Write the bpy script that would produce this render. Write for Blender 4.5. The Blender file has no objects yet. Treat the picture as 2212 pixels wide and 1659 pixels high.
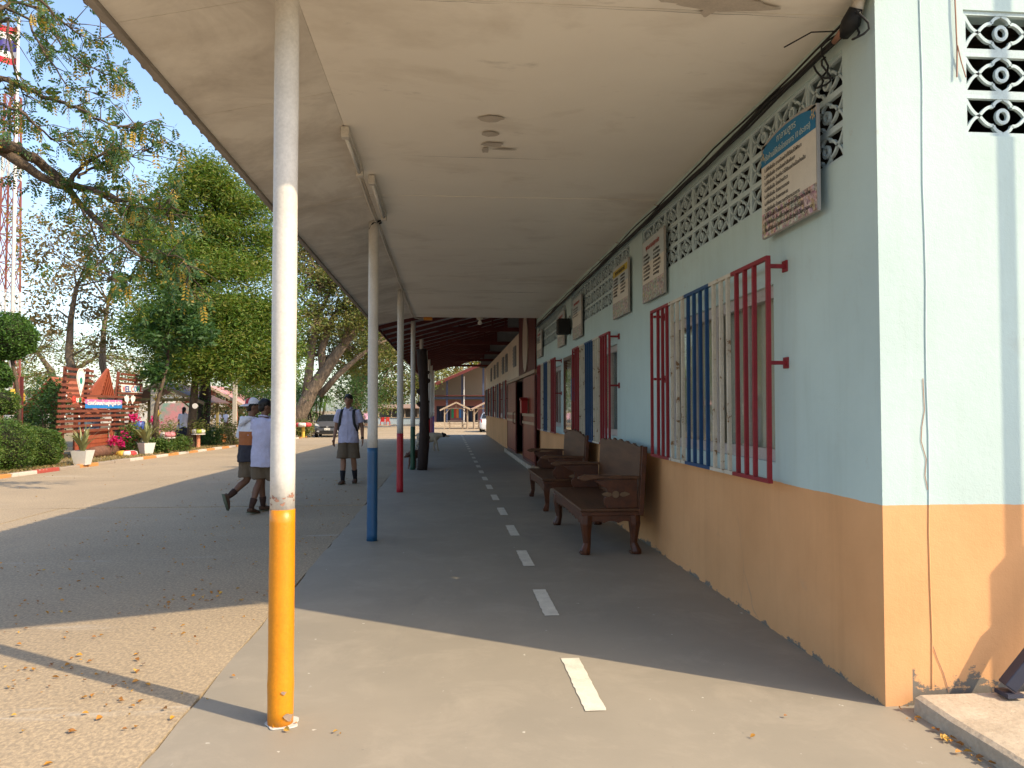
import bpy, bmesh, math, random
import numpy as np
from mathutils import Vector, Matrix, noise

scene = bpy.context.scene
col = scene.collection
R = math.radians

# ---------------------------------------------------------------- camera
FPX, VPX, VPY, CAMH = 1640.0, 967.0, 883.0, 1.45      # photo measured on a 2212 x 1659 grid
YAW = math.atan((1106 - VPX) / FPX)
PITCH = math.atan((VPY - 829.5) / FPX * math.cos(YAW))
cam_d = bpy.data.cameras.new('camera')
cam = bpy.data.objects.new('camera', cam_d); col.objects.link(cam)
cam.location = (0, 0, CAMH)
cam.rotation_euler = (math.pi / 2 + PITCH, 0, -YAW)
cam_d.sensor_width = 36.0
cam_d.lens = FPX / 2212 * 36.0
cam_d.clip_start = 0.05; cam_d.clip_end = 3000
scene.camera = cam

# ---------------------------------------------------------------- sky, sun, exposure
SUN = Vector((1.0, -0.65, 1.0)).normalized()            # direction towards the sun
world = bpy.data.worlds.new('World'); scene.world = world
world.use_nodes = True
wn = world.node_tree
bg = wn.nodes['Background']
sky = wn.nodes.new('ShaderNodeTexSky'); sky.sky_type = 'NISHITA'
sky.sun_disc = False
sky.sun_elevation = math.asin(SUN.z)
sky.sun_rotation = math.atan2(SUN.x, SUN.y)
sky.altitude = 0; sky.air_density = 1.0; sky.dust_density = 1.7; sky.ozone_density = 0.9
wn.links.new(sky.outputs[0], bg.inputs[0])
bg.inputs[1].default_value = 0.15
sun_d = bpy.data.lights.new('sun', 'SUN'); sun_d.energy = 2.9; sun_d.angle = R(0.6)
sun_d.color = (1.0, 0.82, 0.57)
sun = bpy.data.objects.new('sun', sun_d); col.objects.link(sun)
sun.location = (20, -13, 30)
sun.rotation_euler = SUN.to_track_quat('Z', 'Y').to_euler()
scene.view_settings.view_transform = 'Standard'
scene.view_settings.look = 'None'
scene.view_settings.exposure = 1.12
scene.view_settings.gamma = 1.0
scene.view_settings.use_curve_mapping = False
scene.cycles.max_bounces = 10
scene.cycles.diffuse_bounces = 6
scene.cycles.transparent_max_bounces = 12
scene.cycles.sample_clamp_indirect = 6.0

# ---------------------------------------------------------------- pixel -> place helpers
_f = Vector((math.sin(YAW) * math.cos(PITCH), math.cos(YAW) * math.cos(PITCH), math.sin(PITCH)))
_r = Vector((math.cos(YAW), -math.sin(YAW), 0)); _u = _r.cross(_f)
def ray(x, y): return _f + _r * ((x - 1106) / FPX) - _u * ((y - 829.5) / FPX)
def gz(y): return 0.0 if y < 16 else max(-0.45, -(y - 16) * 0.45 / 35.0)     # the yard falls gently away
def on_x(x, y, X):
    d = ray(x, y); t = X / d.x; return Vector((X, d.y * t, CAMH + d.z * t))
def on_y(x, y, Y):
    d = ray(x, y); t = Y / d.y; return Vector((d.x * t, Y, CAMH + d.z * t))
def on_g(x, y, dz=0.0):
    d = ray(x, y); Y = 20.0
    for _ in range(40):
        t = (gz(Y) + dz - CAMH) / d.z
        Y = 0.5 * Y + 0.5 * min(d.y * t, 200)
    t = (gz(Y) + dz - CAMH) / d.z
    return Vector((d.x * t, d.y * t, CAMH + d.z * t))

# ---------------------------------------------------------------- mesh helpers
class MB:
    def __init__(s): s.v = []; s.f = []; s.m = []; s.cm = 0
    def add(s, vs, fs):
        b = len(s.v); s.v.extend([tuple(p) for p in vs])
        for f in fs: s.f.append(tuple(i + b for i in f)); s.m.append(s.cm)
        return s
    def box(s, x0, x1, y0, y1, z0, z1):
        return s.add([(x0,y0,z0),(x1,y0,z0),(x1,y1,z0),(x0,y1,z0),(x0,y0,z1),(x1,y0,z1),(x1,y1,z1),(x0,y1,z1)],
                     [(0,3,2,1),(4,5,6,7),(0,1,5,4),(1,2,6,5),(2,3,7,6),(3,0,4,7)])
    def bar(s, a, b, w, h, up=(0,0,1)):
        a = Vector(a); b = Vector(b); d = (b - a).normalized(); up = Vector(up)
        if abs(d.dot(up)) > 0.98: up = Vector((0,1,0))
        x = d.cross(up).normalized() * (w/2); y = x.cross(d).normalized() * (h/2)
        vs = [p + sx*x + sy*y for p in (a, b) for sx, sy in ((-1,-1),(1,-1),(1,1),(-1,1))]
        return s.add(vs, [(0,1,2,3),(7,6,5,4),(0,4,5,1),(1,5,6,2),(2,6,7,3),(3,7,4,0)])
    def tube(s, pts, rad, n=8, caps=True, flat=None, ref=None):
        pts = [Vector(p) for p in pts]
        if not hasattr(rad, '__len__'): rad = [rad] * len(pts)
        ref = Vector(ref) if ref else Vector((0.31, 0.17, 0.93))
        rings = []; vs = []; prev = None
        for i, p in enumerate(pts):
            t = (pts[min(i+1, len(pts)-1)] - pts[max(i-1, 0)])
            t = t.normalized() if t.length > 1e-9 else Vector((0,0,1))
            if prev is None:
                x = ref - t * ref.dot(t)
                if x.length < 1e-3: x = Vector((1,0,0)) - t * t.x
                x.normalize()
            else:
                x = (prev - t * prev.dot(t)).normalized()
            prev = x; y = t.cross(x); r = rad[i]
            rx, ry = (r if hasattr(r, '__len__') else (r, r))
            if flat: ry *= flat
            for k in range(n):
                a = 2*math.pi*k/n; vs.append(p + x*(rx*math.cos(a)) + y*(ry*math.sin(a)))
        fs = []
        for i in range(len(pts)-1):
            for k in range(n):
                k2 = (k+1) % n; fs.append((i*n+k, i*n+k2, (i+1)*n+k2, (i+1)*n+k))
        if caps:
            fs.append(tuple(reversed(range(n)))); fs.append(tuple(range((len(pts)-1)*n, len(pts)*n)))
        return s.add(vs, fs)
    def lathe(s, prof, n=16, c=(0,0,0)):
        vs = []; fs = []
        for r, z in prof:
            for k in range(n):
                a = 2*math.pi*k/n; vs.append((c[0]+r*math.cos(a), c[1]+r*math.sin(a), c[2]+z))
        for i in range(len(prof)-1):
            for k in range(n):
                k2 = (k+1) % n; fs.append((i*n+k, i*n+k2, (i+1)*n+k2, (i+1)*n+k))
        fs.append(tuple(reversed(range(n)))); fs.append(tuple(range((len(prof)-1)*n, len(prof)*n)))
        return s.add(vs, fs)
    def ball(s, c, r, nu=12, nv=8):
        rx, ry, rz = r if hasattr(r, '__len__') else (r, r, r)
        vs = [(c[0], c[1], c[2]-rz)]
        for i in range(1, nv):
            ph = math.pi * i / nv - math.pi/2
            for k in range(nu):
                a = 2*math.pi*k/nu
                vs.append((c[0]+rx*math.cos(ph)*math.cos(a), c[1]+ry*math.cos(ph)*math.sin(a), c[2]+rz*math.sin(ph)))
        vs.append((c[0], c[1], c[2]+rz)); L = len(vs)-1; fs = []
        for k in range(nu):
            k2 = (k+1) % nu
            fs.append((0, 1+k2, 1+k)); fs.append((L, L-nu+k, L-nu+k2))
            for i in range(nv-2):
                fs.append((1+i*nu+k, 1+i*nu+k2, 1+(i+1)*nu+k2, 1+(i+1)*nu+k))
        return s.add(vs, fs)
    def prism(s, pts, o, ex, ey, en, d):
        """2-d outline pts in the plane (o, ex, ey), extruded by d along en"""
        o = Vector(o); ex = Vector(ex); ey = Vector(ey); en = Vector(en); n = len(pts)
        a = [o + ex*p[0] + ey*p[1] for p in pts]; b = [p + en*d for p in a]
        fs = [tuple(reversed(range(n))), tuple(range(n, 2*n))]
        fs += [(k, (k+1) % n, n+(k+1) % n, n+k) for k in range(n)]
        return s.add(a + b, fs)
    def xf(s, M):
        s.v = [tuple(M @ Vector(p)) for p in s.v]; return s
    def mesh(s, name, mats, smooth=False):
        me = bpy.data.meshes.new(name); me.from_pydata(s.v, [], s.f)
        for m in (mats if isinstance(mats, (list, tuple)) else [mats]): me.materials.append(m)
        if isinstance(mats, (list, tuple)) and len(mats) > 1:
            me.polygons.foreach_set('material_index', s.m)
        bm = bmesh.new(); bm.from_mesh(me); bmesh.ops.recalc_face_normals(bm, faces=bm.faces); bm.to_mesh(me); bm.free()
        if smooth: me.polygons.foreach_set('use_smooth', [True]*len(me.polygons))
        me.update(); return me
    def build(s, name, mats, parent=None, smooth=False, bevel=0, world=False):
        return link(name, s.mesh(name, mats, smooth), parent, bevel, world)

def link(name, me, parent=None, bevel=0, world=False):
    o = bpy.data.objects.new(name, me); col.objects.link(o)
    if parent is not None:
        o.parent = parent
        if world: o.matrix_parent_inverse = parent.matrix_basis.inverted()
    if bevel:
        b = o.modifiers.new('bevel', 'BEVEL'); b.width = bevel; b.segments = 2; b.limit_method = 'ANGLE'
        b.angle_limit = R(40)
    return o

def np_mesh(name, V, F, mats, mi=None, smooth=False):
    V = np.asarray(V, dtype=np.float32); F = np.asarray(F, dtype=np.int32); k = F.shape[1]
    me = bpy.data.meshes.new(name)
    me.vertices.add(len(V)); me.vertices.foreach_set('co', V.ravel())
    me.loops.add(F.size); me.loops.foreach_set('vertex_index', F.ravel())
    me.polygons.add(len(F)); me.polygons.foreach_set('loop_start', np.arange(0, F.size, k, dtype=np.int32))
    try: me.polygons.foreach_set('loop_total', np.full(len(F), k, dtype=np.int32))
    except Exception: pass
    for m in (mats if isinstance(mats, (list, tuple)) else [mats]): me.materials.append(m)
    if mi is not None: me.polygons.foreach_set('material_index', np.asarray(mi, dtype=np.int32))
    me.polygons.foreach_set('use_smooth', np.full(len(F), smooth, dtype=bool))
    me.update(calc_edges=True); me.validate(); return me

def tag(o, label=None, cat=None, group=None, kind=None):
    if label: o['label'] = label
    if cat: o['category'] = cat
    if group: o['group'] = group
    if kind: o['kind'] = kind
    return o
def thing(name, label, cat, loc=(0,0,0), rz=0.0, group=None, scale=1.0):
    o = bpy.data.objects.new(name, None); col.objects.link(o)
    o.empty_display_size = 0.2
    o.location = loc; o.rotation_euler = (0, 0, rz); o.scale = (scale,)*3
    return tag(o, label, cat, group)
def struct(name, mb, m, parent=None, smooth=False):
    o = mb.build(name, m, parent, smooth)
    if parent is None: o['kind'] = 'structure'
    return o
_kids = {}
def copy_tree(o, parent=None):
    c = o.copy(); col.objects.link(c)
    if parent is not None:
        c.parent = parent; c.matrix_parent_inverse = o.matrix_parent_inverse
    for ch in list(o.children): copy_tree(ch, c)
    return c

# ---------------------------------------------------------------- materials
def _n(nt, t, **kw):
    n = nt.nodes.new(t)
    for k, v in kw.items(): setattr(n, k, v)
    return n
def ramp(nt, fac, stops):
    r = _n(nt, 'ShaderNodeValToRGB'); el = r.color_ramp.elements
    while len(el) < len(stops): el.new(0.5)
    for e, (p, c) in zip(el, stops):
        e.position = p; e.color = tuple(c) + (1,) if len(c) == 3 else c
    nt.links.new(fac, r.inputs[0]); return r.outputs[0]
def mixc(nt, fac, a, b, mode='MIX'):
    m = _n(nt, 'ShaderNodeMix', data_type='RGBA', blend_type=mode)
    for sock, val in ((m.inputs[0], fac), (m.inputs[6], a), (m.inputs[7], b)):
        if hasattr(val, 'is_linked'): nt.links.new(val, sock)
        elif isinstance(val, (int, float)): sock.default_value = val
        else: sock.default_value = tuple(val) + ((1,) if len(val) == 3 else ())
    return m.outputs[2]
def nz(nt, vec, scale, detail=5, rough=0.6, dist=0.0):
    n = _n(nt, 'ShaderNodeTexNoise'); n.inputs['Scale'].default_value = scale
    n.inputs['Detail'].default_value = detail; n.inputs['Roughness'].default_value = rough
    n.inputs['Distortion'].default_value = dist
    nt.links.new(vec, n.inputs['Vector']); return n.outputs['Fac']
def math_(nt, op, a, b=None, clamp=False):
    m = _n(nt, 'ShaderNodeMath', operation=op, use_clamp=clamp)
    for s, v in ((m.inputs[0], a), (m.inputs[1], b)):
        if v is None: continue
        if hasattr(v, 'is_linked'): nt.links.new(v, s)
        else: s.default_value = v
    return m.outputs[0]
def new_mat(name):
    m = bpy.data.materials.new(name); m.use_nodes = True
    nt = m.node_tree; b = nt.nodes['Principled BSDF']
    tc = _n(nt, 'ShaderNodeTexCoord'); return m, nt, b, tc.outputs['Object']
def bump(nt, b, h, strength=0.2, dist=0.01):
    bp = _n(nt, 'ShaderNodeBump'); bp.inputs['Strength'].default_value = strength
    bp.inputs['Distance'].default_value = dist
    nt.links.new(h, bp.inputs['Height']); nt.links.new(bp.outputs[0], b.inputs['Normal'])
def scaled(nt, vec, s):
    m = _n(nt, 'ShaderNodeMapping'); m.inputs['Scale'].default_value = s
    nt.links.new(vec, m.inputs['Vector']); return m.outputs[0]
def mat(name, c, c2=None, scale=4.0, rough=0.75, bs=60.0, bst=0.15, bd=0.004, metallic=0.0, spec=0.3,
        stretch=(1,1,1), lo=0.35, hi=0.7, fine=0.12, chip=None):
    m, nt, b, co = new_mat(name); v = scaled(nt, co, stretch)
    c2 = c2 or tuple(x*0.78 for x in c)
    colr = ramp(nt, nz(nt, v, scale, 8, 0.65), [(lo, c), (hi, c2)])
    f = ramp(nt, nz(nt, v, scale*14, 4), [(0.3, (1-fine,)*3), (0.7, (1+fine*0.4,)*3)])
    colr = mixc(nt, 1.0, colr, f, 'MULTIPLY')
    if chip:            # chips of another colour showing through, (colour, scale, amount)
        cm = ramp(nt, nz(nt, co, chip[1], 6, 0.7), [(1-chip[2], (0,0,0)), (1-chip[2]+0.02, (1,1,1))])
        colr = mixc(nt, cm, colr, chip[0])
    nt.links.new(colr, b.inputs['Base Color'])
    b.inputs['Roughness'].default_value = rough; b.inputs['Metallic'].default_value = metallic
    b.inputs['Specular IOR Level'].default_value = spec
    if bst: bump(nt, b, nz(nt, v, bs, 5), bst, bd)
    return m
def leaf_mat(name, cols, trans=0.35, rough=0.55):
    m, nt, b, co = new_mat(name)
    g = _n(nt, 'ShaderNodeNewGeometry')
    k = len(cols)
    c = ramp(nt, g.outputs['Random Per Island'], [(i/(k-1), cc) for i, cc in enumerate(cols)])
    nt.links.new(c, b.inputs['Base Color']); b.inputs['Roughness'].default_value = rough
    b.inputs['Specular IOR Level'].default_value = 0.35
    t = _n(nt, 'ShaderNodeBsdfTranslucent')
    tcn = mixc(nt, 1.0, c, (1.5, 1.45, 0.7), 'MULTIPLY'); nt.links.new(tcn, t.inputs[0])
    mx = _n(nt, 'ShaderNodeMixShader'); mx.inputs[0].default_value = trans
    nt.links.new(b.outputs[0], mx.inputs[1]); nt.links.new(t.outputs[0], mx.inputs[2])
    nt.links.new(mx.outputs[0], nt.nodes['Material Output'].inputs[0]); return m

M = {}
# painted wall, two colours split at a height, with its own stains
def wall_paint(name, upper, lower, split=0.975, base=0.0, cem=3.0):
    m, nt, b, co = new_mat(name)
    sep = _n(nt, 'ShaderNodeSeparateXYZ'); nt.links.new(co, sep.inputs[0]); z = sep.outputs[2]
    wob = math_(nt, 'MULTIPLY', math_(nt, 'SUBTRACT', nz(nt, co, 2.2, 5), 0.5), 0.035)
    zz = math_(nt, 'ADD', z, wob)
    isup = math_(nt, 'GREATER_THAN', zz, split)
    big = nz(nt, co, 0.9, 6, 0.6); mid = nz(nt, co, 4.0, 8, 0.7)
    up = mixc(nt, ramp(nt, big, [(0.35, (0,)*3), (0.75, (1,)*3)]), upper, tuple(x*0.86 for x in upper))
    lo = mixc(nt, ramp(nt, big, [(0.4, (0,)*3), (0.7, (1,)*3)]), lower, (lower[0]*0.86, lower[1]*0.84, lower[2]*0.8))
    streak = ramp(nt, nz(nt, scaled(nt, co, (3, 3, 0.25)), 3.2, 7, 0.65), [(0.50, (1,)*3), (0.75, (0.93, 0.925, 0.91))])
    c = mixc(nt, isup, lo, up); c = mixc(nt, 1.0, c, streak, 'MULTIPLY')
    blot = ramp(nt, mid, [(0.66, (0,)*3), (0.74, (0.45,)*3)])
    c = mixc(nt, blot, c, (0.36, 0.26, 0.16))
    hair = _n(nt, 'ShaderNodeTexVoronoi', feature='DISTANCE_TO_EDGE'); hair.inputs['Scale'].default_value = 0.5
    wv = _n(nt, 'ShaderNodeVectorMath', operation='ADD'); wn_ = _n(nt, 'ShaderNodeTexNoise'); wn_.inputs['Scale'].default_value = 3.0; nt.links.new(co, wn_.inputs['Vector'])
    sc_ = _n(nt, 'ShaderNodeVectorMath', operation='SCALE'); sc_.inputs['Scale'].default_value = 0.18; nt.links.new(wn_.outputs['Color'], sc_.inputs[0])
    nt.links.new(scaled(nt, co, (1, 1, 0.45)), wv.inputs[0]); nt.links.new(sc_.outputs[0], wv.inputs[1]); nt.links.new(wv.outputs[0], hair.inputs['Vector'])
    hm = math_(nt, 'MULTIPLY', ramp(nt, hair.outputs['Distance'], [(0.0, (0.35,)*3), (0.004, (0,)*3)]), ramp(nt, nz(nt, co, 0.8, 3), [(0.5, (0,)*3), (0.62, (1,)*3)]))
    c = mixc(nt, hm, c, (0.20, 0.18, 0.15))
    smear = ramp(nt, nz(nt, co, 1.7, 9, 0.75, 0.8), [(0.60, (0,)*3), (0.78, (0.30,)*3)])
    c = mixc(nt, smear, c, (0.33, 0.30, 0.25))
    # bare cement scabs along the foot of the wall
    foot = math_(nt, 'SUBTRACT', nz(nt, scaled(nt, co, (1, 1, 1.6)), 4.1, 9, 0.75), math_(nt, 'MULTIPLY', math_(nt, 'SUBTRACT', z, base), cem))
    fm = ramp(nt, foot, [(0.46, (0,)*3), (0.49, (1,)*3)])
    c = mixc(nt, fm, c, mixc(nt, mid, (0.24, 0.21, 0.17), (0.12, 0.10, 0.08)))
    nt.links.new(c, b.inputs['Base Color']); b.inputs['Roughness'].default_value = 0.82
    b.inputs['Specular IOR Level'].default_value = 0.2
    h = math_(nt, 'ADD', nz(nt, co, 22, 6, 0.7), math_(nt, 'MULTIPLY', nz(nt, co, 120, 3), 0.4))
    bump(nt, b, h, 0.35, 0.006); return m
M['wall'] = wall_paint('painted_wall_blue', (0.475, 0.595, 0.575), (0.68, 0.36, 0.165))
M['wall_end'] = wall_paint('painted_wall_blue_end', (0.475, 0.595, 0.575), (0.68, 0.36, 0.165), 0.975, 0.10, 1.7)
M['wall_cream'] = wall_paint('painted_wall_cream', (0.70, 0.60, 0.48), (0.66, 0.36, 0.16), 1.1)
M['blue_trim'] = mat('vent_block_paint', (0.50, 0.61, 0.62), (0.40, 0.48, 0.48), 6, 0.85, chip=((0.33, 0.25, 0.19), 9, 0.30))
# ceiling board
def ceiling_mat(name='ceiling_paint', shade_dirt=0.0):
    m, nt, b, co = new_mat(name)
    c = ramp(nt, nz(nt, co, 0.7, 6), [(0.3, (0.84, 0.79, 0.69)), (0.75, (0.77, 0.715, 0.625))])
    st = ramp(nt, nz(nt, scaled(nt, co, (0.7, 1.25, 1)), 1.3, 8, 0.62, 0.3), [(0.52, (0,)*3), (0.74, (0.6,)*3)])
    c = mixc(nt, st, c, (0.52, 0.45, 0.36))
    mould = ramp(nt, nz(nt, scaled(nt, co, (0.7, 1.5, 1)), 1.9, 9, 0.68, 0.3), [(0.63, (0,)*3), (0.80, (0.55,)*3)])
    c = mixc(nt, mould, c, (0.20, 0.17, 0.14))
    if shade_dirt:  # eave boards: shade of the outward slope painted in, with mould and dirt
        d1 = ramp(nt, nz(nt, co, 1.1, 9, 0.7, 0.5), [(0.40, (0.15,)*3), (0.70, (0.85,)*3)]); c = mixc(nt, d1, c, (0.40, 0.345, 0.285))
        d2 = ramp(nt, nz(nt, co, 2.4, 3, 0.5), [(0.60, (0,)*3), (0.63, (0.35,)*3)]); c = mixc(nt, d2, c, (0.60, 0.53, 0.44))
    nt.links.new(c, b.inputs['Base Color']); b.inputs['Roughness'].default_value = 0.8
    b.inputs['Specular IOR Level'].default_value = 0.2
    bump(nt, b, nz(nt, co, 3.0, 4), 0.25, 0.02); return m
M['ceil'] = ceiling_mat(); M['eave'] = ceiling_mat('eave_paint_shaded', 1.0)
M['patch'] = mat('bare_board', (0.54, 0.475, 0.395), None, 8)
def floor_mat():
    m, nt, b, co = new_mat('painted_concrete_floor')
    c = ramp(nt, nz(nt, co, 0.8, 8, 0.65), [(0.3, (0.305, 0.265, 0.205)), (0.7, (0.25, 0.22, 0.172))])
    dust = ramp(nt, nz(nt, co, 2.1, 9, 0.75, 0.5), [(0.50, (0,)*3), (0.72, (0.65,)*3)])
    worn = ramp(nt, nz(nt, scaled(nt, co, (1, 0.3, 1)), 1.2, 9, 0.72, 0.7), [(0.56, (0,)*3), (0.70, (0.5,)*3)])
    c = mixc(nt, worn, c, (0.20, 0.18, 0.155))
    c = mixc(nt, dust, c, (0.36, 0.31, 0.24))
    sp = ramp(nt, nz(nt, co, 30, 5, 0.6), [(0.70, (0,)*3), (0.73, (0.6,)*3)])
    c = mixc(nt, sp, c, (0.17, 0.15, 0.13))
    fl = ramp(nt, nz(nt, co, 19, 3, 0.5), [(0.735, (0,)*3), (0.75, (0.8,)*3)])
    c = mixc(nt, fl, c, (0.60, 0.56, 0.48))
    scuff = ramp(nt, nz(nt, scaled(nt, co, (1, 0.35, 1)), 6, 8, 0.7), [(0.68, (0,)*3), (0.72, (0.5,)*3)])
    c = mixc(nt, scuff, c, (0.45, 0.42, 0.37))
    nt.links.new(c, b.inputs['Base Color']); b.inputs['Roughness'].default_value = 0.62
    b.inputs['Specular IOR Level'].default_value = 0.35
    h = math_(nt, 'ADD', nz(nt, co, 6, 6), math_(nt, 'MULTIPLY', nz(nt, co, 90, 4), 0.25))
    bump(nt, b, h, 0.25, 0.008); return m
M['floor'] = floor_mat()
def road_mat():
    m, nt, b, co = new_mat('worn_concrete')
    c = ramp(nt, nz(nt, co, 0.45, 8, 0.65), [(0.3, (0.42, 0.335, 0.232)), (0.72, (0.335, 0.268, 0.188))])
    ag = ramp(nt, nz(nt, scaled(nt, co, (1.6, 1, 1)), 34, 6, 0.7), [(0.42, (0.74,)*3), (0.62, (1.18, 1.14, 1.06))])
    c = mixc(nt, 1.0, c, ag, 'MULTIPLY')
    st = ramp(nt, nz(nt, scaled(nt, co, (1, 0.4, 1)), 1.3, 8, 0.7, 0.8), [(0.60, (0,)*3), (0.72, (0.5,)*3)])
    c = mixc(nt, st, c, (0.21, 0.18, 0.15))
    lt = ramp(nt, nz(nt, scaled(nt, co, (0.25, 1.6, 1)), 1.1, 8, 0.7), [(0.62, (0,)*3), (0.68, (0.45,)*3)])
    c = mixc(nt, lt, c, (0.48, 0.44, 0.38))
    nt.links.new(c, b.inputs['Base Color']); b.inputs['Roughness'].default_value = 0.85
    b.inputs['Specular IOR Level'].default_value = 0.2
    h = math_(nt, 'ADD', nz(nt, co, 5, 6), math_(nt, 'MULTIPLY', nz(nt, co, 42, 5), 0.8))
    bump(nt, b, h, 0.45, 0.012); return m
M['road'] = road_mat()
M['pad'] = mat('rough_cement', (0.50, 0.42, 0.32), (0.36, 0.29, 0.21), 3.5, 0.9, 30, 0.5, 0.015)
M['earth'] = mat('dry_earth', (0.30, 0.22, 0.13), (0.20, 0.16, 0.09), 2.2, 0.95, 18, 0.6, 0.03)
M['tape'] = mat('line_paint', (0.72, 0.67, 0.55), (0.58, 0.53, 0.43), 9, 0.7, chip=((0.35, 0.32, 0.28), 26, 0.30))
M['post_white'] = mat('post_white_paint', (0.62, 0.59, 0.54), (0.52, 0.49, 0.44), 5, 0.5, 35, 0.3, 0.004, chip=((0.35, 0.27, 0.2), 7, 0.22))
for k, c in dict(yellow=(0.62, 0.225, 0.003), blue=(0.012, 0.078, 0.18), red=(0.42, 0.012, 0.025), green=(0.01, 0.07, 0.035),
                 pink=(0.42, 0.12, 0.20), purple=(0.10, 0.05, 0.26)).items():
    M['band_'+k] = mat('band_paint_'+k, c, tuple(x*0.85 for x in c), 7, 0.4, 45, 0.35, 0.004, spec=0.5, chip=((0.45, 0.30, 0.2), 6, 0.24))
M['red'] = mat('grille_red', (0.26, 0.018, 0.026), (0.20, 0.02, 0.025), 5, 0.5, chip=((0.35, 0.12, 0.1), 20, 0.3))
M['blue'] = mat('grille_blue', (0.014, 0.062, 0.165), (0.012, 0.048, 0.12), 5, 0.5)
M['white'] = mat('grille_white', (0.58, 0.53, 0.43), (0.46, 0.41, 0.32), 5, 0.6, chip=((0.20, 0.11, 0.05), 10, 0.40))
M['alu'] = mat('aluminium_frame', (0.50, 0.45, 0.42), (0.42, 0.38, 0.35), 5, 0.45)
M['curtain'] = mat('curtain_cloth', (0.50, 0.49, 0.41), (0.33, 0.34, 0.27), 3, 0.9, stretch=(1,4,0.3))
M['dark'] = mat('dark_interior', (0.035, 0.03, 0.026), (0.02, 0.018, 0.016), 2, 0.9)  # near-black: unlit darkness behind openings put into the colour
M['grey_wall'] = mat('grey_render', (0.26, 0.27, 0.28), (0.2, 0.2, 0.2), 2, 0.9)
M['wood'] = mat('bench_wood', (0.105, 0.030, 0.009), (0.045, 0.014, 0.006), 3, 0.42, 40, 0.2, 0.004, spec=0.4, stretch=(4, 0.5, 4))
M['wood_dust'] = mat('bench_wood_dusty', (0.125, 0.053, 0.022), (0.06, 0.024, 0.010), 3, 0.5, 40, 0.2, 0.004, spec=0.35, stretch=(4, 0.5, 4))
M['wood_light'] = mat('carved_wood', (0.19, 0.12, 0.065), (0.13, 0.075, 0.04), 8, 0.6)
M['sign_wood'] = mat('stained_plank', (0.20, 0.058, 0.030), (0.12, 0.036, 0.020), 3, 0.55, 30, 0.3, 0.005, stretch=(6, 0.6, 6))
M['sign_wood2'] = mat('stained_plank_bright', (0.33, 0.085, 0.04), (0.24, 0.06, 0.03), 3, 0.5, 30, 0.3, 0.005)
M['door'] = mat('corrugated_door', (0.30, 0.055, 0.018), (0.19, 0.03, 0.012), 2, 0.42, spec=0.4, stretch=(1,1,0.3))
M['maroon'] = mat('maroon_steel', (0.13, 0.026, 0.022), (0.09, 0.02, 0.018), 3, 0.55)
M['roof_sheet'] = mat('roof_sheet_underside', (0.46, 0.47, 0.48), (0.34, 0.34, 0.35), 2, 0.5)
M['roof_tile'] = mat('roof_tile_grey', (0.24, 0.21, 0.19), (0.16, 0.14, 0.12), 3, 0.85)
M['fascia'] = mat('fascia_board', (0.34, 0.31, 0.27), (0.22, 0.19, 0.16), 4, 0.85, stretch=(1, 0.4, 3))
M['red_roof'] = mat('red_roof_sheet', (0.42, 0.05, 0.07), (0.30, 0.04, 0.05), 3, 0.5)
M['terracotta'] = mat('terracotta_roof', (0.36, 0.11, 0.06), (0.26, 0.08, 0.045), 3, 0.7)
M['black'] = mat('black_rubber', (0.012, 0.012, 0.012), (0.02, 0.02, 0.02), 5, 0.6)
M['plastic_white'] = mat('white_plastic', (0.62, 0.58, 0.50), (0.5, 0.46, 0.4), 6, 0.45)
M['bark'] = mat('bark', (0.125, 0.09, 0.06), (0.05, 0.036, 0.026), 6, 0.95, 14, 1.0, 0.06, stretch=(1, 1, 0.35))
M['bark_pale'] = mat('bark_pale', (0.20, 0.15, 0.105), (0.085, 0.063, 0.045), 5, 0.95, 9, 1.0, 0.12, stretch=(1, 1, 0.35))
M['log'] = mat('old_dark_log', (0.045, 0.028, 0.022), (0.025, 0.016, 0.013), 4, 0.85, 12, 0.9, 0.03, stretch=(1, 1, 0.2))
M['timber'] = mat('weathered_timber', (0.42, 0.33, 0.24), (0.30, 0.22, 0.15), 4, 0.85, stretch=(1,1,0.4))
M['orange_timber'] = mat('painted_timber', (0.42, 0.14, 0.075), (0.33, 0.11, 0.06), 4, 0.8)
def flat(name, c, rough=0.6, spec=0.3, **k): 
    M[name] = mat(name, c, tuple(x*0.9 for x in c), 8, rough, fine=0.06, bst=0.05, spec=spec, **k); return M[name]
def glass_mat():
    m, nt, b, co = new_mat('window_glass'); nt.nodes.remove(b)
    g = _n(nt, 'ShaderNodeBsdfGlossy'); g.inputs['Roughness'].default_value = 0.03
    g.inputs['Color'].default_value = (0.9, 0.9, 0.9, 1)
    t = _n(nt, 'ShaderNodeBsdfTransparent'); t.inputs[0].default_value = (0.96, 0.97, 0.95, 1)
    lw = _n(nt, 'ShaderNodeLayerWeight'); lw.inputs[0].default_value = 0.5
    sch = math_(nt, 'ADD', math_(nt, 'MULTIPLY', math_(nt, 'POWER', lw.outputs['Facing'], 5.0), 0.9), 0.03, True)
    mx = _n(nt, 'ShaderNodeMixShader'); nt.links.new(sch, mx.inputs[0])
    nt.links.new(t.outputs[0], mx.inputs[1]); nt.links.new(g.outputs[0], mx.inputs[2])
    nt.links.new(mx.outputs[0], nt.nodes['Material Output'].inputs[0]); return m
M['glass'] = glass_mat()
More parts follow.
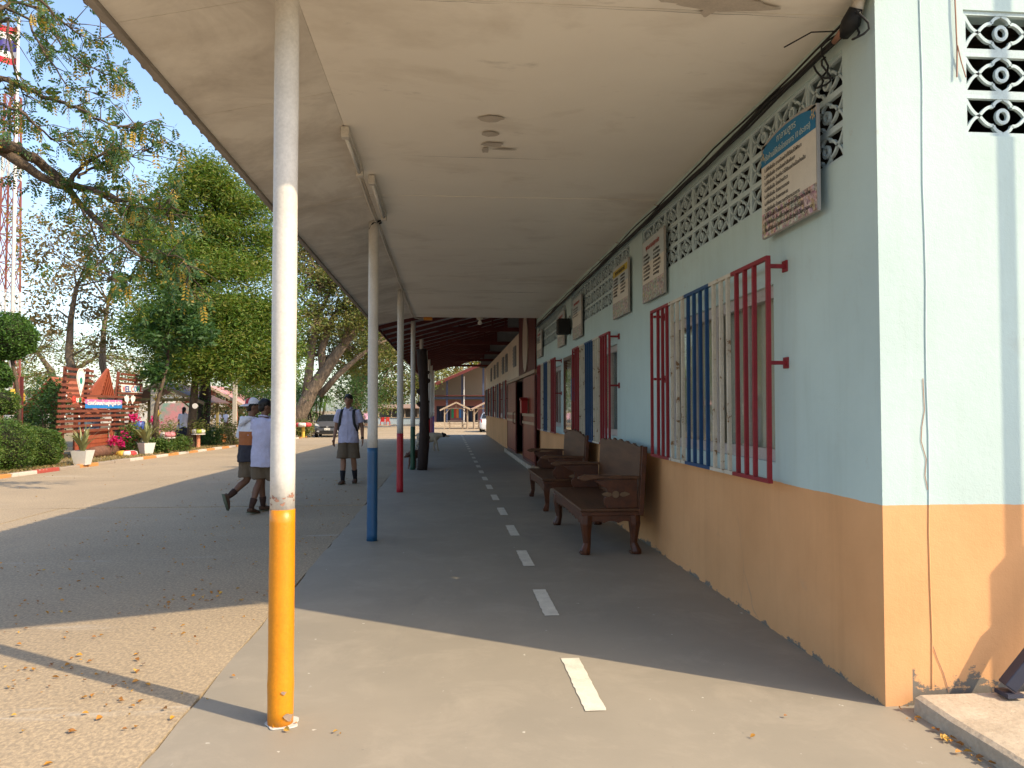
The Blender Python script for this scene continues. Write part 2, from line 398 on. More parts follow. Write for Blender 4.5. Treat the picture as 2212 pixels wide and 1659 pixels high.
def crowd_mat(name, a, b_, c_):
    m, nt, b, co = new_mat(name)
    v = _n(nt, 'ShaderNodeTexVoronoi'); v.inputs['Scale'].default_value = 34; nt.links.new(co, v.inputs['Vector'])
    n1 = nz(nt, co, 30, 5, 0.7)
    c = ramp(nt, n1, [(0.36, a), (0.5, b_), (0.62, c_)])
    c = mixc(nt, 0.35, c, v.outputs['Color'], 'SOFT_LIGHT')
    nt.links.new(c, b.inputs['Base Color']); b.inputs['Roughness'].default_value = 0.5; return m
M['print'] = crowd_mat('printed_crowd_picture', (0.12, 0.08, 0.08), (0.42, 0.30, 0.26), (0.62, 0.52, 0.45))
M['print_grey'] = crowd_mat('printed_grey_picture', (0.14, 0.12, 0.10), (0.36, 0.31, 0.26), (0.52, 0.46, 0.39))

# leaves
M['lf_green'] = leaf_mat('leaf_green', [(0.030, 0.085, 0.015), (0.06, 0.135, 0.022), (0.10, 0.18, 0.03)])
M['lf_tam'] = leaf_mat('leaf_feathery', [(0.045, 0.105, 0.014), (0.085, 0.16, 0.020), (0.15, 0.205, 0.03), (0.20, 0.19, 0.042)], 0.4)
M['lf_dark'] = leaf_mat('leaf_dark', [(0.020, 0.058, 0.014), (0.036, 0.088, 0.02), (0.07, 0.13, 0.035)])
M['lf_yellow'] = leaf_mat('leaf_yellowing', [(0.05, 0.10, 0.02), (0.12, 0.14, 0.03), (0.30, 0.20, 0.03), (0.34, 0.20, 0.05)])
M['lf_olive'] = leaf_mat('leaf_olive', [(0.06, 0.095, 0.022), (0.115, 0.15, 0.032), (0.19, 0.19, 0.05), (0.16, 0.115, 0.06)])
M['lf_brown'] = leaf_mat('leaf_brown', [(0.10, 0.085, 0.035), (0.17, 0.12, 0.055), (0.10, 0.10, 0.04), (0.22, 0.14, 0.07)])
M['lf_near'] = leaf_mat('leaf_near_branch', [(0.025, 0.075, 0.022), (0.05, 0.115, 0.030), (0.085, 0.135, 0.035), (0.04, 0.095, 0.03), (0.30, 0.19, 0.02)])
M['lf_gold'] = leaf_mat('leaf_gold', [(0.40, 0.28, 0.03), (0.34, 0.20, 0.03), (0.28, 0.26, 0.04)])
M['lf_hedge'] = leaf_mat('leaf_hedge', [(0.030, 0.075, 0.010), (0.065, 0.125, 0.018), (0.12, 0.16, 0.03)], 0.25)
M['lf_litter'] = leaf_mat('leaf_litter', [(0.50, 0.25, 0.03), (0.38, 0.17, 0.03), (0.22, 0.09, 0.02), (0.52, 0.32, 0.06)], 0.15)
M['lf_sans'] = leaf_mat('leaf_sansevieria', [(0.10, 0.13, 0.05), (0.20, 0.22, 0.09), (0.32, 0.30, 0.12)], 0.1)
M['lf_grass'] = leaf_mat('dry_grass', [(0.34, 0.24, 0.10), (0.24, 0.17, 0.07), (0.14, 0.15, 0.05)], 0.2)
M['petal'] = leaf_mat('bougainvillea_petal', [(0.50, 0.01, 0.13), (0.62, 0.02, 0.20), (0.45, 0.01, 0.10)], 0.3)
M['lf_brom'] = leaf_mat('leaf_bromeliad', [(0.40, 0.28, 0.03), (0.45, 0.33, 0.05), (0.24, 0.24, 0.05)], 0.2)
# ================================================================= SETTING
rng = random.Random(11)
XW, YC, ZC = 2.13, 3.58, 3.55          # side wall plane, front corner, ceiling height
XP, XE = -0.775, -1.635                 # post line, eave line
XK = -9.3                              # garden kerb
def yfront(x): return 3.55 + 0.30*(x - XW) if x < XW else 3.55

# ground sheet to the horizon
mb = MB(); ys = [-60, 16, 51, 120, 600]; zs = [-0.05, -0.05, -0.50, -0.50, -0.50]
for i in range(4):
    mb.add([(-500,ys[i],zs[i]),(500,ys[i],zs[i]),(500,ys[i+1],zs[i+1]),(-500,ys[i+1],zs[i+1])], [(0,1,2,3)])
struct('ground', mb, M['earth'])
# road: bed + concrete slabs
mb = MB(); xs0, xs1 = XK, -1.245
for a, b in ((-12, 16), (16, 51), (51, 118)):
    x1 = 40 if a >= 51 else xs1
    mb.add([(xs0,a,gz(a)-0.03),(x1,a,gz(a)-0.03),(x1,b,gz(b)-0.03),(xs0,b,gz(b)-0.03)], [(0,1,2,3)])
road = struct('road', mb, M['earth'])
ycuts = [-7.0, -2.2, 2.6, 6.9, 11.6, 16.0, 20.9, 25.7, 30.6, 35.5, 40.5, 45.6, 51.0]
for lane, (xa, xb) in enumerate(((XK+0.02, -5.62), (-5.60, -1.244))):
    for i in range(len(ycuts)-1):
        a, b = ycuts[i]+0.012, ycuts[i+1]-0.012
        if lane == 1: a += 0.0
        d = rng.uniform(-0.004, 0.004); mb = MB(); t = 0.03
        v = [(x, y, gz(y)+d-q) for q in (t+0.02, 0) for x, y in ((xa,a),(xb,a),(xb,b),(xa,b))]
        mb.add(v, [(0,3,2,1),(4,5,6,7),(0,1,5,4),(1,2,6,5),(2,3,7,6),(3,0,4,7)])
        mb.build('slab', M['road'], road)
for (xa, xb, a, b) in ((XK+0.02, 40, 51.02, 56), (XK+0.02, 40, 56.02, 62), (XK+0.02, 40, 62.02, 70), (XK+0.02, 40, 70.02, 118),
                       (-1.22, 40, 42.62, 50.98)):
    mb = MB(); v = [(x, y, gz(y)-q) for q in (0.05, 0) for x, y in ((xa,a),(xb,a),(xb,b),(xa,b))]
    mb.add(v, [(0,3,2,1),(4,5,6,7),(0,1,5,4),(1,2,6,5),(2,3,7,6),(3,0,4,7)]); mb.build('slab', M['road'], road)
# verandah walkway, hand-laid edge
mb = MB(); y = -5.0; L = []
while y < 42.5:
    L.append((-1.237 + rng.uniform(-0.012, 0.012), y)); y += 0.3
L.append((-1.235, 42.5)); n = len(L)
vs = [(x, y, 0.0) for x, y in L] + [(2.5, y, 0.0) for x, y in L] + [(x, y, -0.5) for x, y in L]
mb.add(vs, [(i, n+i, n+i+1, i+1) for i in range(n-1)] + [(i, i+1, 2*n+i+1, 2*n+i) for i in range(n-1)])
mb.box(-1.2, 2.5, 42.44, 42.56, -0.5, -0.004)
walkway = struct('walkway', mb, M['floor'])
def marking(x0, x1, y0, y1, z=0.004):
    m = MB(); n = 26
    vs = []; 
    for k in range(n+1):
        y = y0 + (y1-y0)*k/n; vs += [(x0+rng.uniform(-0.0045,0.0045), y, z), (x1+rng.uniform(-0.0025,0.0025), y, z)]
    m.add(vs, [(2*k, 2*k+1, 2*k+3, 2*k+2) for k in range(n)])
    m.build('line_marking', M['tape'], walkway)
for k in range(24):
    y0 = 3.64 + 1.68*k
    if y0 + 0.8 > 42.3: break
    x = 0.712 + min(0.06, 0.02*k); marking(x-0.052, x+0.052, y0, y0+0.77)
for k in range(9):
    x = -1.0 + 0.36*k
    if abs(x+0.1-0.77) > 0.2: marking(x, x+0.18, 37.6, 37.85)
# raised pad by the end wall
mb = MB(); prof = []
ey = [-4 + 0.25*k for k in range(31)]
vs = []
for y in ey:
    j = rng.uniform(-0.018, 0.018); zz = 0.075 + rng.uniform(-0.006, 0.006)
    vs += [(2.215+j*0.6, y, -0.05), (2.235+j, y, zz-0.012), (2.26+j, y, zz), (9.5, y, 0.08)]
fs = []
for i in range(len(ey)-1):
    for k in range(3): fs.append((4*i+k, 4*i+k+1, 4*i+4+k+1, 4*i+4+k))
mb.add(vs, fs); struct('side_pavement', mb, M['pad'])

# ================================================================= BLUE SCHOOL BUILDING
def holed(mb, us, vs, holes, P):
    us = sorted(set(us + [h[0] for h in holes] + [h[1] for h in holes]))
    vs = sorted(set(vs + [h[2] for h in holes] + [h[3] for h in holes]))
    def solid(i, j):
        if i < 0 or j < 0 or i >= len(us)-1 or j >= len(vs)-1: return False
        u = (us[i]+us[i+1])/2; v = (vs[j]+vs[j+1])/2
        return not any(h[0] < u < h[1] and h[2] < v < h[3] for h in holes)
    for i in range(len(us)-1):
        for j in range(len(vs)-1):
            if not solid(i, j): continue
            a, b, c, d = us[i], us[i+1], vs[j], vs[j+1]
            mb.add([P(a,c,0),P(b,c,0),P(b,d,0),P(a,d,0)], [(0,1,2,3)])
            mb.add([P(a,c,1),P(b,c,1),P(b,d,1),P(a,d,1)], [(0,1,2,3)])
            for (di, dj, q) in ((-1,0,(a,c,a,d)), (1,0,(b,c,b,d)), (0,-1,(a,c,b,c)), (0,1,(a,d,b,d))):
                if not solid(i+di, j+dj):
                    mb.add([P(q[0],q[1],0),P(q[2],q[3],0),P(q[2],q[3],1),P(q[0],q[1],1)], [(0,1,2,3)])
school = thing('school_building', 'pale blue school building with orange dado, patterned vent blocks and verandah ceiling', 'building', (XW, YC, 0))
PW, PH = 0.4268, 0.1967
bands = [(3.90, 10), (8.75, 10), (13.55, 10)]; ZV = 2.81
wins = [(4.80, 7.12), (9.42, 11.82), (14.2, 16.6)]
holes = [(a, a+PW*n, ZV, ZV+3*PH) for a, n in bands] + [(a, b, 1.10, 2.27) for a, b in wins]
mb = MB(); T = 0.14
holed(mb, [YC, 18.2], [-0.1, 3.6], holes, lambda u, v, w: (XW + T*w, u, v))
mb.build('side_wall', M['wall'], school, world=True)
mb = MB()
EB = (2.60, 3, 2.83, 0.215)
holed(mb, [XW+T, 9.0], [-0.1, 3.6], [(EB[0], EB[0]+PW*EB[1], EB[2], EB[2]+3*EB[3])], lambda u, v, w: (u, YC + 0.002 + T*w, v))
mb.add([(XW+T,YC+0.002,3.6),(9.0,YC+0.002,3.6),(5.4,YC+0.002,4.9)], [(0,1,2)])
mb.build('end_wall', M['wall_end'], school, world=True)
mb = MB(); mb.box(9.0, 9.1, YC, 18.2, -0.1, 4.2); mb.box(XW+T, 9.0, 18.05, 18.2, -0.1, 4.9); mb.box(XW+T, 9.0, YC+T, 18.05, -0.1, 0.05)
mb.build('interior_shell', M['dark'], school, world=True)
# vent block: a frame, a four-petal flower, a ring, corner arcs
def vent_mesh():
    m = MB(); w, h, d = PW, PH, 0.024; bd = 0.019
    for (x0, x1, z0, z1) in ((-w/2, w/2, -h/2, -h/2+bd), (-w/2, w/2, h/2-bd, h/2), (-w/2, -w/2+bd, -h/2+bd, h/2-bd), (w/2-bd, w/2, -h/2+bd, h/2-bd)):
        m.box(x0, x1, 0, d, z0, z1)
    def rib(pts, closed=False, t=0.0125):
        n = len(pts); L = []
        for i in range(n):
            a = Vector(pts[(i-1) % n] if closed or i else pts[0]); b = Vector(pts[(i+1) % n] if closed or i < n-1 else pts[-1])
            tg = (b-a); tg = tg.normalized() if tg.length else Vector((1,0)); L.append(Vector((-tg.y, tg.x))*t/2)
        vs = []
        for p, q in zip(pts, L):
            for s, y in ((1, 0.003), (1, d-0.004), (-1, d-0.004), (-1, 0.003)): vs.append((p[0]+s*q.x, y, p[1]+s*q.y))
        fs = []
        for i in range(n if closed else n-1):
            j = (i+1) % n
            for k in range(4): fs.append((4*i+k, 4*i+(k+1)%4, 4*j+(k+1)%4, 4*j+k))
        m.add(vs, fs)
    rr = [(0.030*math.cos(2*math.pi*k/14), 0.030*math.sin(2*math.pi*k/14)) for k in range(14)]
    rib(rr, True, 0.017)
    hx, hz = 0.124, h/2-bd*0.75; dx, dz = 0.050, 0.044
    def bez(a, b, c, d, k=6):
        return [tuple((1-u)**3*a[q]+3*(1-u)**2*u*b[q]+3*(1-u)*u*u*c[q]+u**3*d[q] for q in (0, 1)) for u in [i/k for i in range(k+1)]]
    for s in (1, -1):
        for q in (1, -1):
            rib(bez((s*dx, q*dz), (s*(dx-0.006), q*(dz+0.024)), (s*0.022, q*(hz-0.012)), (0, q*hz)), t=0.015)      # upright petals
            rib(bez((s*dx, q*dz), (s*(dx+0.030), q*(dz+0.006)), (s*(hx-0.016), q*0.020), (s*hx, 0)), t=0.015)      # side petals
            rib(bez((s*hx, 0), (s*(hx+0.030), q*0.004), (s*(w/2-bd-0.012), q*0.045), (s*(w/2-bd*0.7), q*hz)), t=0.015)   # corner arcs
    return m.mesh('vent_block', M['blue_trim'])
vm = vent_mesh()
MV = Matrix(((0,1,0,0),(-1,0,0,0),(0,0,1,0),(0,0,0,1)))
for a, n in bands:
    for i in range(n):
        for k in range(3):
            o = link('vent_block', vm, school, world=True)
            o.matrix_basis = Matrix.Translation((XW+0.012+rng.uniform(-0.004,0.004), a+PW*(i+0.5), ZV+PH*(k+0.5))) @ Matrix.Rotation(-math.pi/2, 4, 'Z')
for i in range(EB[1]):
    for k in range(3):
        o = link('vent_block', vm, school, world=True)
        o.matrix_basis = Matrix.Translation((EB[0]+PW*(i+0.5), YC+0.012, EB[2]+EB[3]*(k+0.5))) @ Matrix.Diagonal((1,1,EB[3]/PH,1))
# added near-black sheet stands in for the darkness behind the vents
mb = MB(); mb.box(XW+0.30, XW+0.32, YC+0.2, 18.0, 2.4, 4.0); mb.build('vent_dark_backing', M['dark'], school, world=True)
# ceiling boards
cuts = [3.85 + 1.21*k for k in range(12)]; cuts = [c for c in cuts if c < 17.2] + [17.5]
MC = []
pz = [ZC + rng.uniform(-0.003, 0.003) for _ in range(len(cuts)+1)]
for i in range(len(cuts)):
    y1 = cuts[i]-0.002; 
    def y0(x, i=i): return yfront(x) if i == 0 else cuts[i-1]+0.002
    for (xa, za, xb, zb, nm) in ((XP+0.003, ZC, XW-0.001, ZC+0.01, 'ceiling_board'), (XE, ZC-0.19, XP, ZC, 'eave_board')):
        m = MB(); d = rng.uniform(-0.0025, 0.0025); t = 0.012; tilt = rng.uniform(-0.002, 0.002)
        v = [(xa,y0(xa),za+d),(xb,y0(xb),zb+d+tilt),(xb,y1,zb+d+tilt),(xa,y1,za+d)]
        v += [(p[0],p[1],p[2]+t) for p in v]
        m.add(v, [(0,3,2,1),(4,5,6,7),(0,1,5,4),(1,2,6,5),(2,3,7,6),(3,0,4,7)])
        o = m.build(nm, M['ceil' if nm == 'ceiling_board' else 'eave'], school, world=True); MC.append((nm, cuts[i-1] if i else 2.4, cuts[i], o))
m = MB(); m.box(XE, XW, 17.47, 17.53, ZC+0.014, 4.3); m.build('ceiling_end_board', M['fascia'], school, world=True)
# bare patches where the ceiling paint peeled, lying flat on the boards
def blob(cx, cy, rx, ry, seed, n=22, amp=0.25):
    r = random.Random(seed); ph = [r.uniform(0, 6.28) for _ in range(4)]
    return [(cx+rx*math.cos(a)*(1+amp*(math.sin(2*a+ph[0])*0.5+math.sin(3*a+ph[1])*0.35+math.sin(5*a+ph[2])*0.3)),
             cy+ry*math.sin(a)*(1+amp*(math.sin(2*a+ph[3])*0.5+math.sin(4*a+ph[1])*0.4+math.sin(7*a+ph[0])*0.2))) for a in [2*math.pi*k/n for k in range(n)]]
for k, (cx, cy, rx, ry) in enumerate(((0.306,5.42,0.085,0.062),(0.315,5.72,0.06,0.06),(0.35,5.95,0.09,0.05),(0.30,6.08,0.03,0.07),(0.45,6.05,0.09,0.02),
                                      (1.45,3.765,0.24,0.055),(1.36,3.83,0.035,0.05),(1.18,3.74,0.12,0.03))):
    bd = [o for nm, a, b, o in MC if nm == 'ceiling_board' and a <= cy <= b][0]
    m = MB(); pts = blob(cx, cy, rx, ry, k+3); m.add([(x, y, ZC-0.006-0.0006*k) for x, y in pts], [tuple(range(len(pts)))])
    o = m.build('peeled_patch', M['patch'], bd)
# open seams
M['crack'] = mat('open_seam', (0.05, 0.04, 0.035), None, 9)
for (xa, xb, y, w) in ((-0.37,0.92,6.27,0.006),(-0.3,0.3,3.85,0.004),(0.5,2.0,3.853,0.004),(0.75,1.7,13.54,0.03),(-0.6,0.5,13.53,0.01),(0.1,0.7,11.1,0.006)):
    m = MB(); n = 14
    vs = []
    for k in range(n+1):
        x = xa+(xb-xa)*k/n; ww = w*math.sin(math.pi*min(0.97, max(0.03, k/n)))*rng.uniform(0.5, 1.1); c = y+rng.uniform(-0.004,0.004)
        vs += [(x, c-ww/2, ZC-0.007), (x, c+ww/2, ZC-0.007)]
    m.add(vs, [(2*k,2*k+1,2*k+3,2*k+2) for k in range(n)]); m.build('open_seam', M['crack'], school, world=True)
# fascia and roof
m = MB(); yf = yfront(XE)
m.box(XE-0.048, XE-0.002, yf, 17.5, ZC-0.215, ZC-0.085); m.build('fascia_board', M['fascia'], school, bevel=0.004, world=True)
m = MB(); a = Vector((XE-0.02, yfront(XE)-0.015, 0)); b = Vector((XW+0.02, yfront(XW)-0.015, 0))
m.add([(a.x,a.y,ZC-0.21),(b.x,b.y,ZC-0.02),(b.x,b.y,ZC+0.62),(a.x,a.y,ZC-0.05),(a.x,a.y+.02,ZC-0.21),(b.x,b.y+.02,ZC-0.02),(b.x,b.y+.02,ZC+0.62),(a.x,a.y+.02,ZC-0.05)],
      [(0,1,2,3),(7,6,5,4),(0,4,5,1),(1,5,6,2),(2,6,7,3),(3,7,4,0)]); m.build('barge_board', M['fascia'], school, world=True)
def corrugated(xs, zf, y0f, y1, pitch, amp, step=5, th=0.012):
    xs = list(xs); NY = int((y1 - min(y0f(x) for x in xs)) / pitch * step); V = []; F = []
    for lay in (0, 1):
        for x in xs:
            ya = y0f(x)
            for k in range(NY+1):
                y = ya + (y1-ya)*k/NY
                V.append((x, y, zf(x) + amp*math.sin(2*math.pi*y/pitch) + lay*th))
    nx = len(xs); S = nx*(NY+1)
    for l in (0, 1):
        for i in range(nx-1):
            for k in range(NY):
                q = l*S + i*(NY+1) + k; F.append((q, q+1, q+NY+2, q+NY+1))
    for k in range(NY):
        F.append((k, k+1, S+k+1, S+k)); e = (nx-1)*(NY+1)+k; F.append((e, e+1, S+e+1, S+e))
    return V, F
V, F = corrugated([XE-0.155, 0.3, 2.4, 5.4], lambda x: 3.497 + 0.21*(x-XE), lambda x: yfront(x)-0.06, 17.62, 0.177, 0.022)
link('roof', np_mesh('roof', V, F, M['roof_tile']), school, world=True)
m = MB(); m.add([(5.39,3.49,5.0),(9.4,3.49,4.2),(9.4,18.3,4.2),(5.39,18.3,5.0),(5.39,3.49,5.03),(9.4,3.49,4.23),(9.4,18.3,4.23),(5.39,18.3,5.03)],
      [(0,1,2,3),(4,5,6,7),(0,1,5,4),(1,2,6,5),(2,3,7,6),(3,0,4,7)]); m.build('roof_back_slope', M['roof_tile'], school, world=True)
# windows, curtains and painted grilles
def window(parent, y0, y1, z0, z1, x=XW, panes=4):
    m = MB(); f = 0.045; xa, xb = x+0.03, x+0.09
    m.box(xa, xb, y0, y1, z0, z0+f); m.box(xa, xb, y0, y1, z1-f, z1); m.box(xa+0.001, xb-0.001, y0, y0+f, z0+f, z1-f); m.box(xa+0.001, xb-0.001, y1-f, y1, z0+f, z1-f)
    w = (y1-y0)/panes
    for k in range(1, panes): m.box(xa+0.004, xb-0.004, y0+w*k-0.03, y0+w*k+0.03, z0+f, z1-f)
    m.box(xa+0.002, xb-0.002, y0+f, y1-f, z0+f, z0+f+0.035); m.box(xa+0.002, xb-0.002, y0+f, y1-f, z1-f-0.035, z1-f)
    fr = m.build('window_frame', M['alu'], parent, world=True)
    for k in range(panes):
        q = MB(); q.box(x+0.058, x+0.062, y0+w*k+0.03, y0+w*(k+1)-0.03, z0+0.08, z1-0.08)
        p = q.build('pane', M['glass'], fr)
    cv = MB(); n = 90; vs = []
    for k in range(n+1):
        y = y0+(y1-y0)*k/n; xx = x+0.125+0.022*math.sin(k*1.05)+0.012*math.sin(k*0.37)
        vs += [(xx, y, z0-0.05), (xx, y, z1+0.05)]
    cv.add(vs, [(2*k, 2*k+1, 2*k+3, 2*k+2) for k in range(n) if (k % 30) not in (12, 13, 14)])
    c = cv.build('curtain', M['curtain'], fr, smooth=True)
    return fr
SEQ = ['red']*4 + ['white']*3 + ['blue']*4 + ['white']*3 + ['red']*4
def grille(parent, y0, y1, z0, z1, x, bars=True):
    seq = SEQ; n = len(seq); w = (y1-y0)/n; ms = []
    for yy in (y0+0.04, y1-0.04):
        for zz in (z0+0.55*(z1-z0)-0.03, z1-0.06):
            m = MB(); ms.append(m); m.box(x+0.011, XW+0.005, yy-0.012, yy+0.012, zz-0.012, zz+0.012)
            m.box(XW-0.012, XW+0.004, yy-0.03, yy+0.03, zz-0.035, zz+0.035)
    g = bpy.data.objects.new('window_grille', None); col.objects.link(g); g.parent = parent
    g.matrix_parent_inverse = parent.matrix_basis.inverted()
    for q in ms: q.build('bracket', M['red'], g)
    i = 0
    while i < n:
        j = i
        while j < n and seq[j] == seq[i]: j += 1
        for za in (z0, z1-0.025):
            r = MB(); r.box(x-0.014, x+0.014, y0+w*i+0.0015, y0+w*j-0.0015, za, za+0.025)
            p = r.build('rail', M[seq[i]], g)
        i = j
    for k in range(n):
        yc = y0+w*(k+0.5)
        if k == 0: yc = y0+0.012
        if k == n-1: yc = y1-0.012
        r = MB(); yc += rng.uniform(-0.006, 0.006); t = rng.uniform(-0.006, 0.006)
        r.bar((x, yc+t, z0+0.024), (x, yc-t, z1-0.024), 0.026, 0.024, up=(0,1,0))
        p = r.build('bar', M[seq[k]], g)
    return g
for a, b in wins: window(school, a, b, 1.10, 2.27)
for a, b in ((4.575, 7.32), (9.26, 12.06), (14.06, 16.85)): grille(school, a, b, 0.985, 2.41, XW-0.13)
# painted-over wire and loose wire on the end wall
m = MB(); m.tube([(2.37+0.004*math.sin(k*1.7), YC+0.001, 0.08+k*0.25) for k in range(15)], 0.0045, 6)
m.build('wall_wire', M['wall'], school, world=True)
m = MB(); m.tube([(2.545, YC-0.01, 3.75), (2.55, YC-0.012, 3.45), (2.556, YC-0.01, 3.25), (2.552, YC-0.01, 3.12)], 0.004, 5)
m.tube([(2.556, YC-0.014, 3.28), (2.575, YC-0.012, 3.2), (2.60, YC-0.01, 3.12)], 0.003, 5)
M['rust'] = flat('rusty_wire', (0.30, 0.16, 0.11)); m.build('loose_wire', M['rust'], school, world=True)
# cracks in the end wall render
for pts in (((2.365,1.05),(2.352,1.12),(2.36,1.2),(2.335,1.29),(2.34,1.36),(2.355,1.44),(2.35,1.6)), ((2.372,0.30),(2.40,0.22),(2.43,0.15),(2.455,0.06))):
    m = MB(); vs = []
    for i, (x, z) in enumerate(pts): vs += [(x-0.0022, YC-0.0012, z), (x+0.0022, YC-0.0012, z)]
    m.add(vs, [(2*i,2*i+1,2*i+3,2*i+2) for i in range(len(pts)-1)]); m.build('render_crack', M['rust'], school, world=True)

# ================================================================= MAROON HALL BEYOND (open steel roof)
hall = thing('hall_building', 'cream hall with maroon doors, steel trusses and open corrugated verandah roof', 'building', (XW, 30, 0))
hz = lambda x: 3.47 + 0.27*(x-XE)
mb = MB()
hw = [(26.3, 27.9), (29.2, 32.0), (33.4, 36.2), (37.4, 41.2)]
holed(mb, [18.21, 42.2], [-0.1, 3.72], [(18.6, 25.2, 0.13, 2.27)] + [(a+.1, b-.1, 1.2, 2.35) for a, b in hw], lambda u, v, w: (XW+0.004 + 0.16*w, u, v))
mb.build('wall', M['wall_cream'], hall, world=True)
mb = MB(); mb.box(5.5, 5.6, 18.3, 42.2, -0.1, 6); mb.box(XW+.2, 5.5, 42.0, 42.2, -.1, 3.72); mb.box(XW+.2, 5.5, 18.3, 42.0, -.1, .1); mb.box(XW+.2, 5.5, 18.4, 42.0, 3.70, 3.72)
mb.build('interior_shell', M['dark'], hall, world=True)
mb = MB(); mb.box(XW+0.5, XW+0.55, 18.6, 25.2, 0.1, 2.4); mb.build('inner_wall', M['grey_wall'], hall, world=True)
mb = MB(); mb.box(XW-0.22, XW, 17.5, 25.6, 0.005, 0.12); mb.build('threshold', M['pad'], hall, bevel=0.01, world=True)
for a, b in hw:
    window(hall, a+.1, b-.1, 1.2, 2.35, XW+0.01, 2); grille(hall, a, b, 1.08, 2.45, XW-0.11)
for (a, b) in ((23.55, 24.35), (27.0, 27.8), (28.7, 29.4), (31.9, 32.6), (33.9, 34.6), (36.6, 37.3)):
    mb = MB(); mb.box(XW-0.035, XW+0.003, a, b, 2.78, 3.42)
    for k in range(5): mb.box(XW-0.05, XW-0.036, a+.05, b-.05, 2.85+0.11*k, 2.90+0.11*k)
    mb.build('vent_panel', M['grey_wall'], hall, world=True)
def ribbed(y0, y1, z0, z1, x, pitch=0.085, d=0.02):
    m = MB(); n = int((y1-y0)/pitch); w = (y1-y0)/n
    m.box(x, x+0.012, y0, y1, z0, z1)
    for k in range(n): m.box(x-d, x-0.0005, y0+w*k+0.012, y0+w*(k+1)-0.012, z0+0.012, z1-0.012)
    return m
for (a, b) in ((17.4, 20.2), (22.3, 25.4)):
    d = ribbed(a, b, 0.16, 2.26, XW-0.10).build('sliding_door', M['door'], hall, world=True)
    q = MB(); 
    for z in (1.06, 1.26): q.box(XW-0.145, XW-0.121, a, b, z, z+0.07)
    M.setdefault('brass', mat('door_rail', (0.34, 0.20, 0.12), (0.26, 0.15, 0.09), 4, 0.4))
    p = q.build('cross_rail', M['brass'], d)
    yh = b-0.08 if a < 20 else a+0.08
    q = MB(); q.tube([(XW-0.14,yh,1.0),(XW-0.20,yh,1.03),(XW-0.20,yh,1.33),(XW-0.14,yh,1.36)], 0.014, 6)
    p = q.build('handle', M['maroon'], d)
    q = MB(); q.box(XW-0.13, XW-0.085, a, b, 0.13, 0.20); q.box(XW-0.135, XW-0.085, a, a+0.05, 0.2, 2.24); q.box(XW-0.135, XW-0.085, b-0.05, b, 0.2, 2.24)
    p = q.build('frame', M['maroon'], d)
mb = MB(); mb.box(XW-0.15, XW-0.02, 17.3, 25.6, 2.275, 2.36); mb.build('door_track', M['brass'], hall, bevel=0.006, world=True)
ribbed(18.05, 22.2, 2.37, 4.25, XW-0.03, 0.12).build('cladding_panel', M['maroon'], hall, world=True)
mb = MB(); pts = [(0.62*math.cos(a), 0.78*math.sin(a)) for a in [2*math.pi*k/28 for k in range(28)]]
mb.prism(pts, (XW-0.055, 20.1, 3.2), (0,1,0), (0,0,1), (-1,0,0), 0.03)
flat('oval_cream', (0.46, 0.38, 0.30)); mb.build('oval_plaque', M['oval_cream'], hall, world=True)
V, F = corrugated([XE-0.10, 0.5, 2.5, 6.0], hz, lambda x: 17.35, 44.2, 0.15, 0.02, 4)
link('roof', np_mesh('roof', V, F, M['roof_sheet']), hall, world=True)
mb = MB(); mb.box(XE-0.075, XE-0.052, 17.3, 44.2, hz(XE)-0.10, hz(XE)+0.02); mb.build('fascia_board', M['maroon'], hall, world=True)
for k in range(22):
    y = 18.3+1.2*k; mb = MB()
    mb.bar((XE, y, hz(XE)-0.085), (5.6, y, hz(5.6)-0.085), 0.05, 0.09); mb.build('rafter', M['maroon'], hall, world=True)
for k in range(5):
    y = 23.0+4.88*k
    mb = MB(); zc = 3.86
    mb.box(XP, 3.2, y-0.03, y+0.03, zc-0.06, zc+0.06)
    t = mb.build('truss', M['maroon'], hall, world=True)
    for x in (0.35, 1.35, 1.75):
        q = MB(); q.box(x-0.03, x+0.03, y-0.028, y+0.028, zc+0.061, hz(x)-0.03); p = q.build('strut', M['maroon'], t)
    q = MB(); q.bar((XP, y, zc+0.16), (3.2, y, hz(3.2)-0.2), 0.056, 0.08); p = q.build('top_chord', M['maroon'], t)
    q = MB(); q.box(1.82, 3.2, y+0.032, y+0.05, 3.73, hz(1.8)-0.06); p = q.build('infill_panel', M['grey_wall'], t)

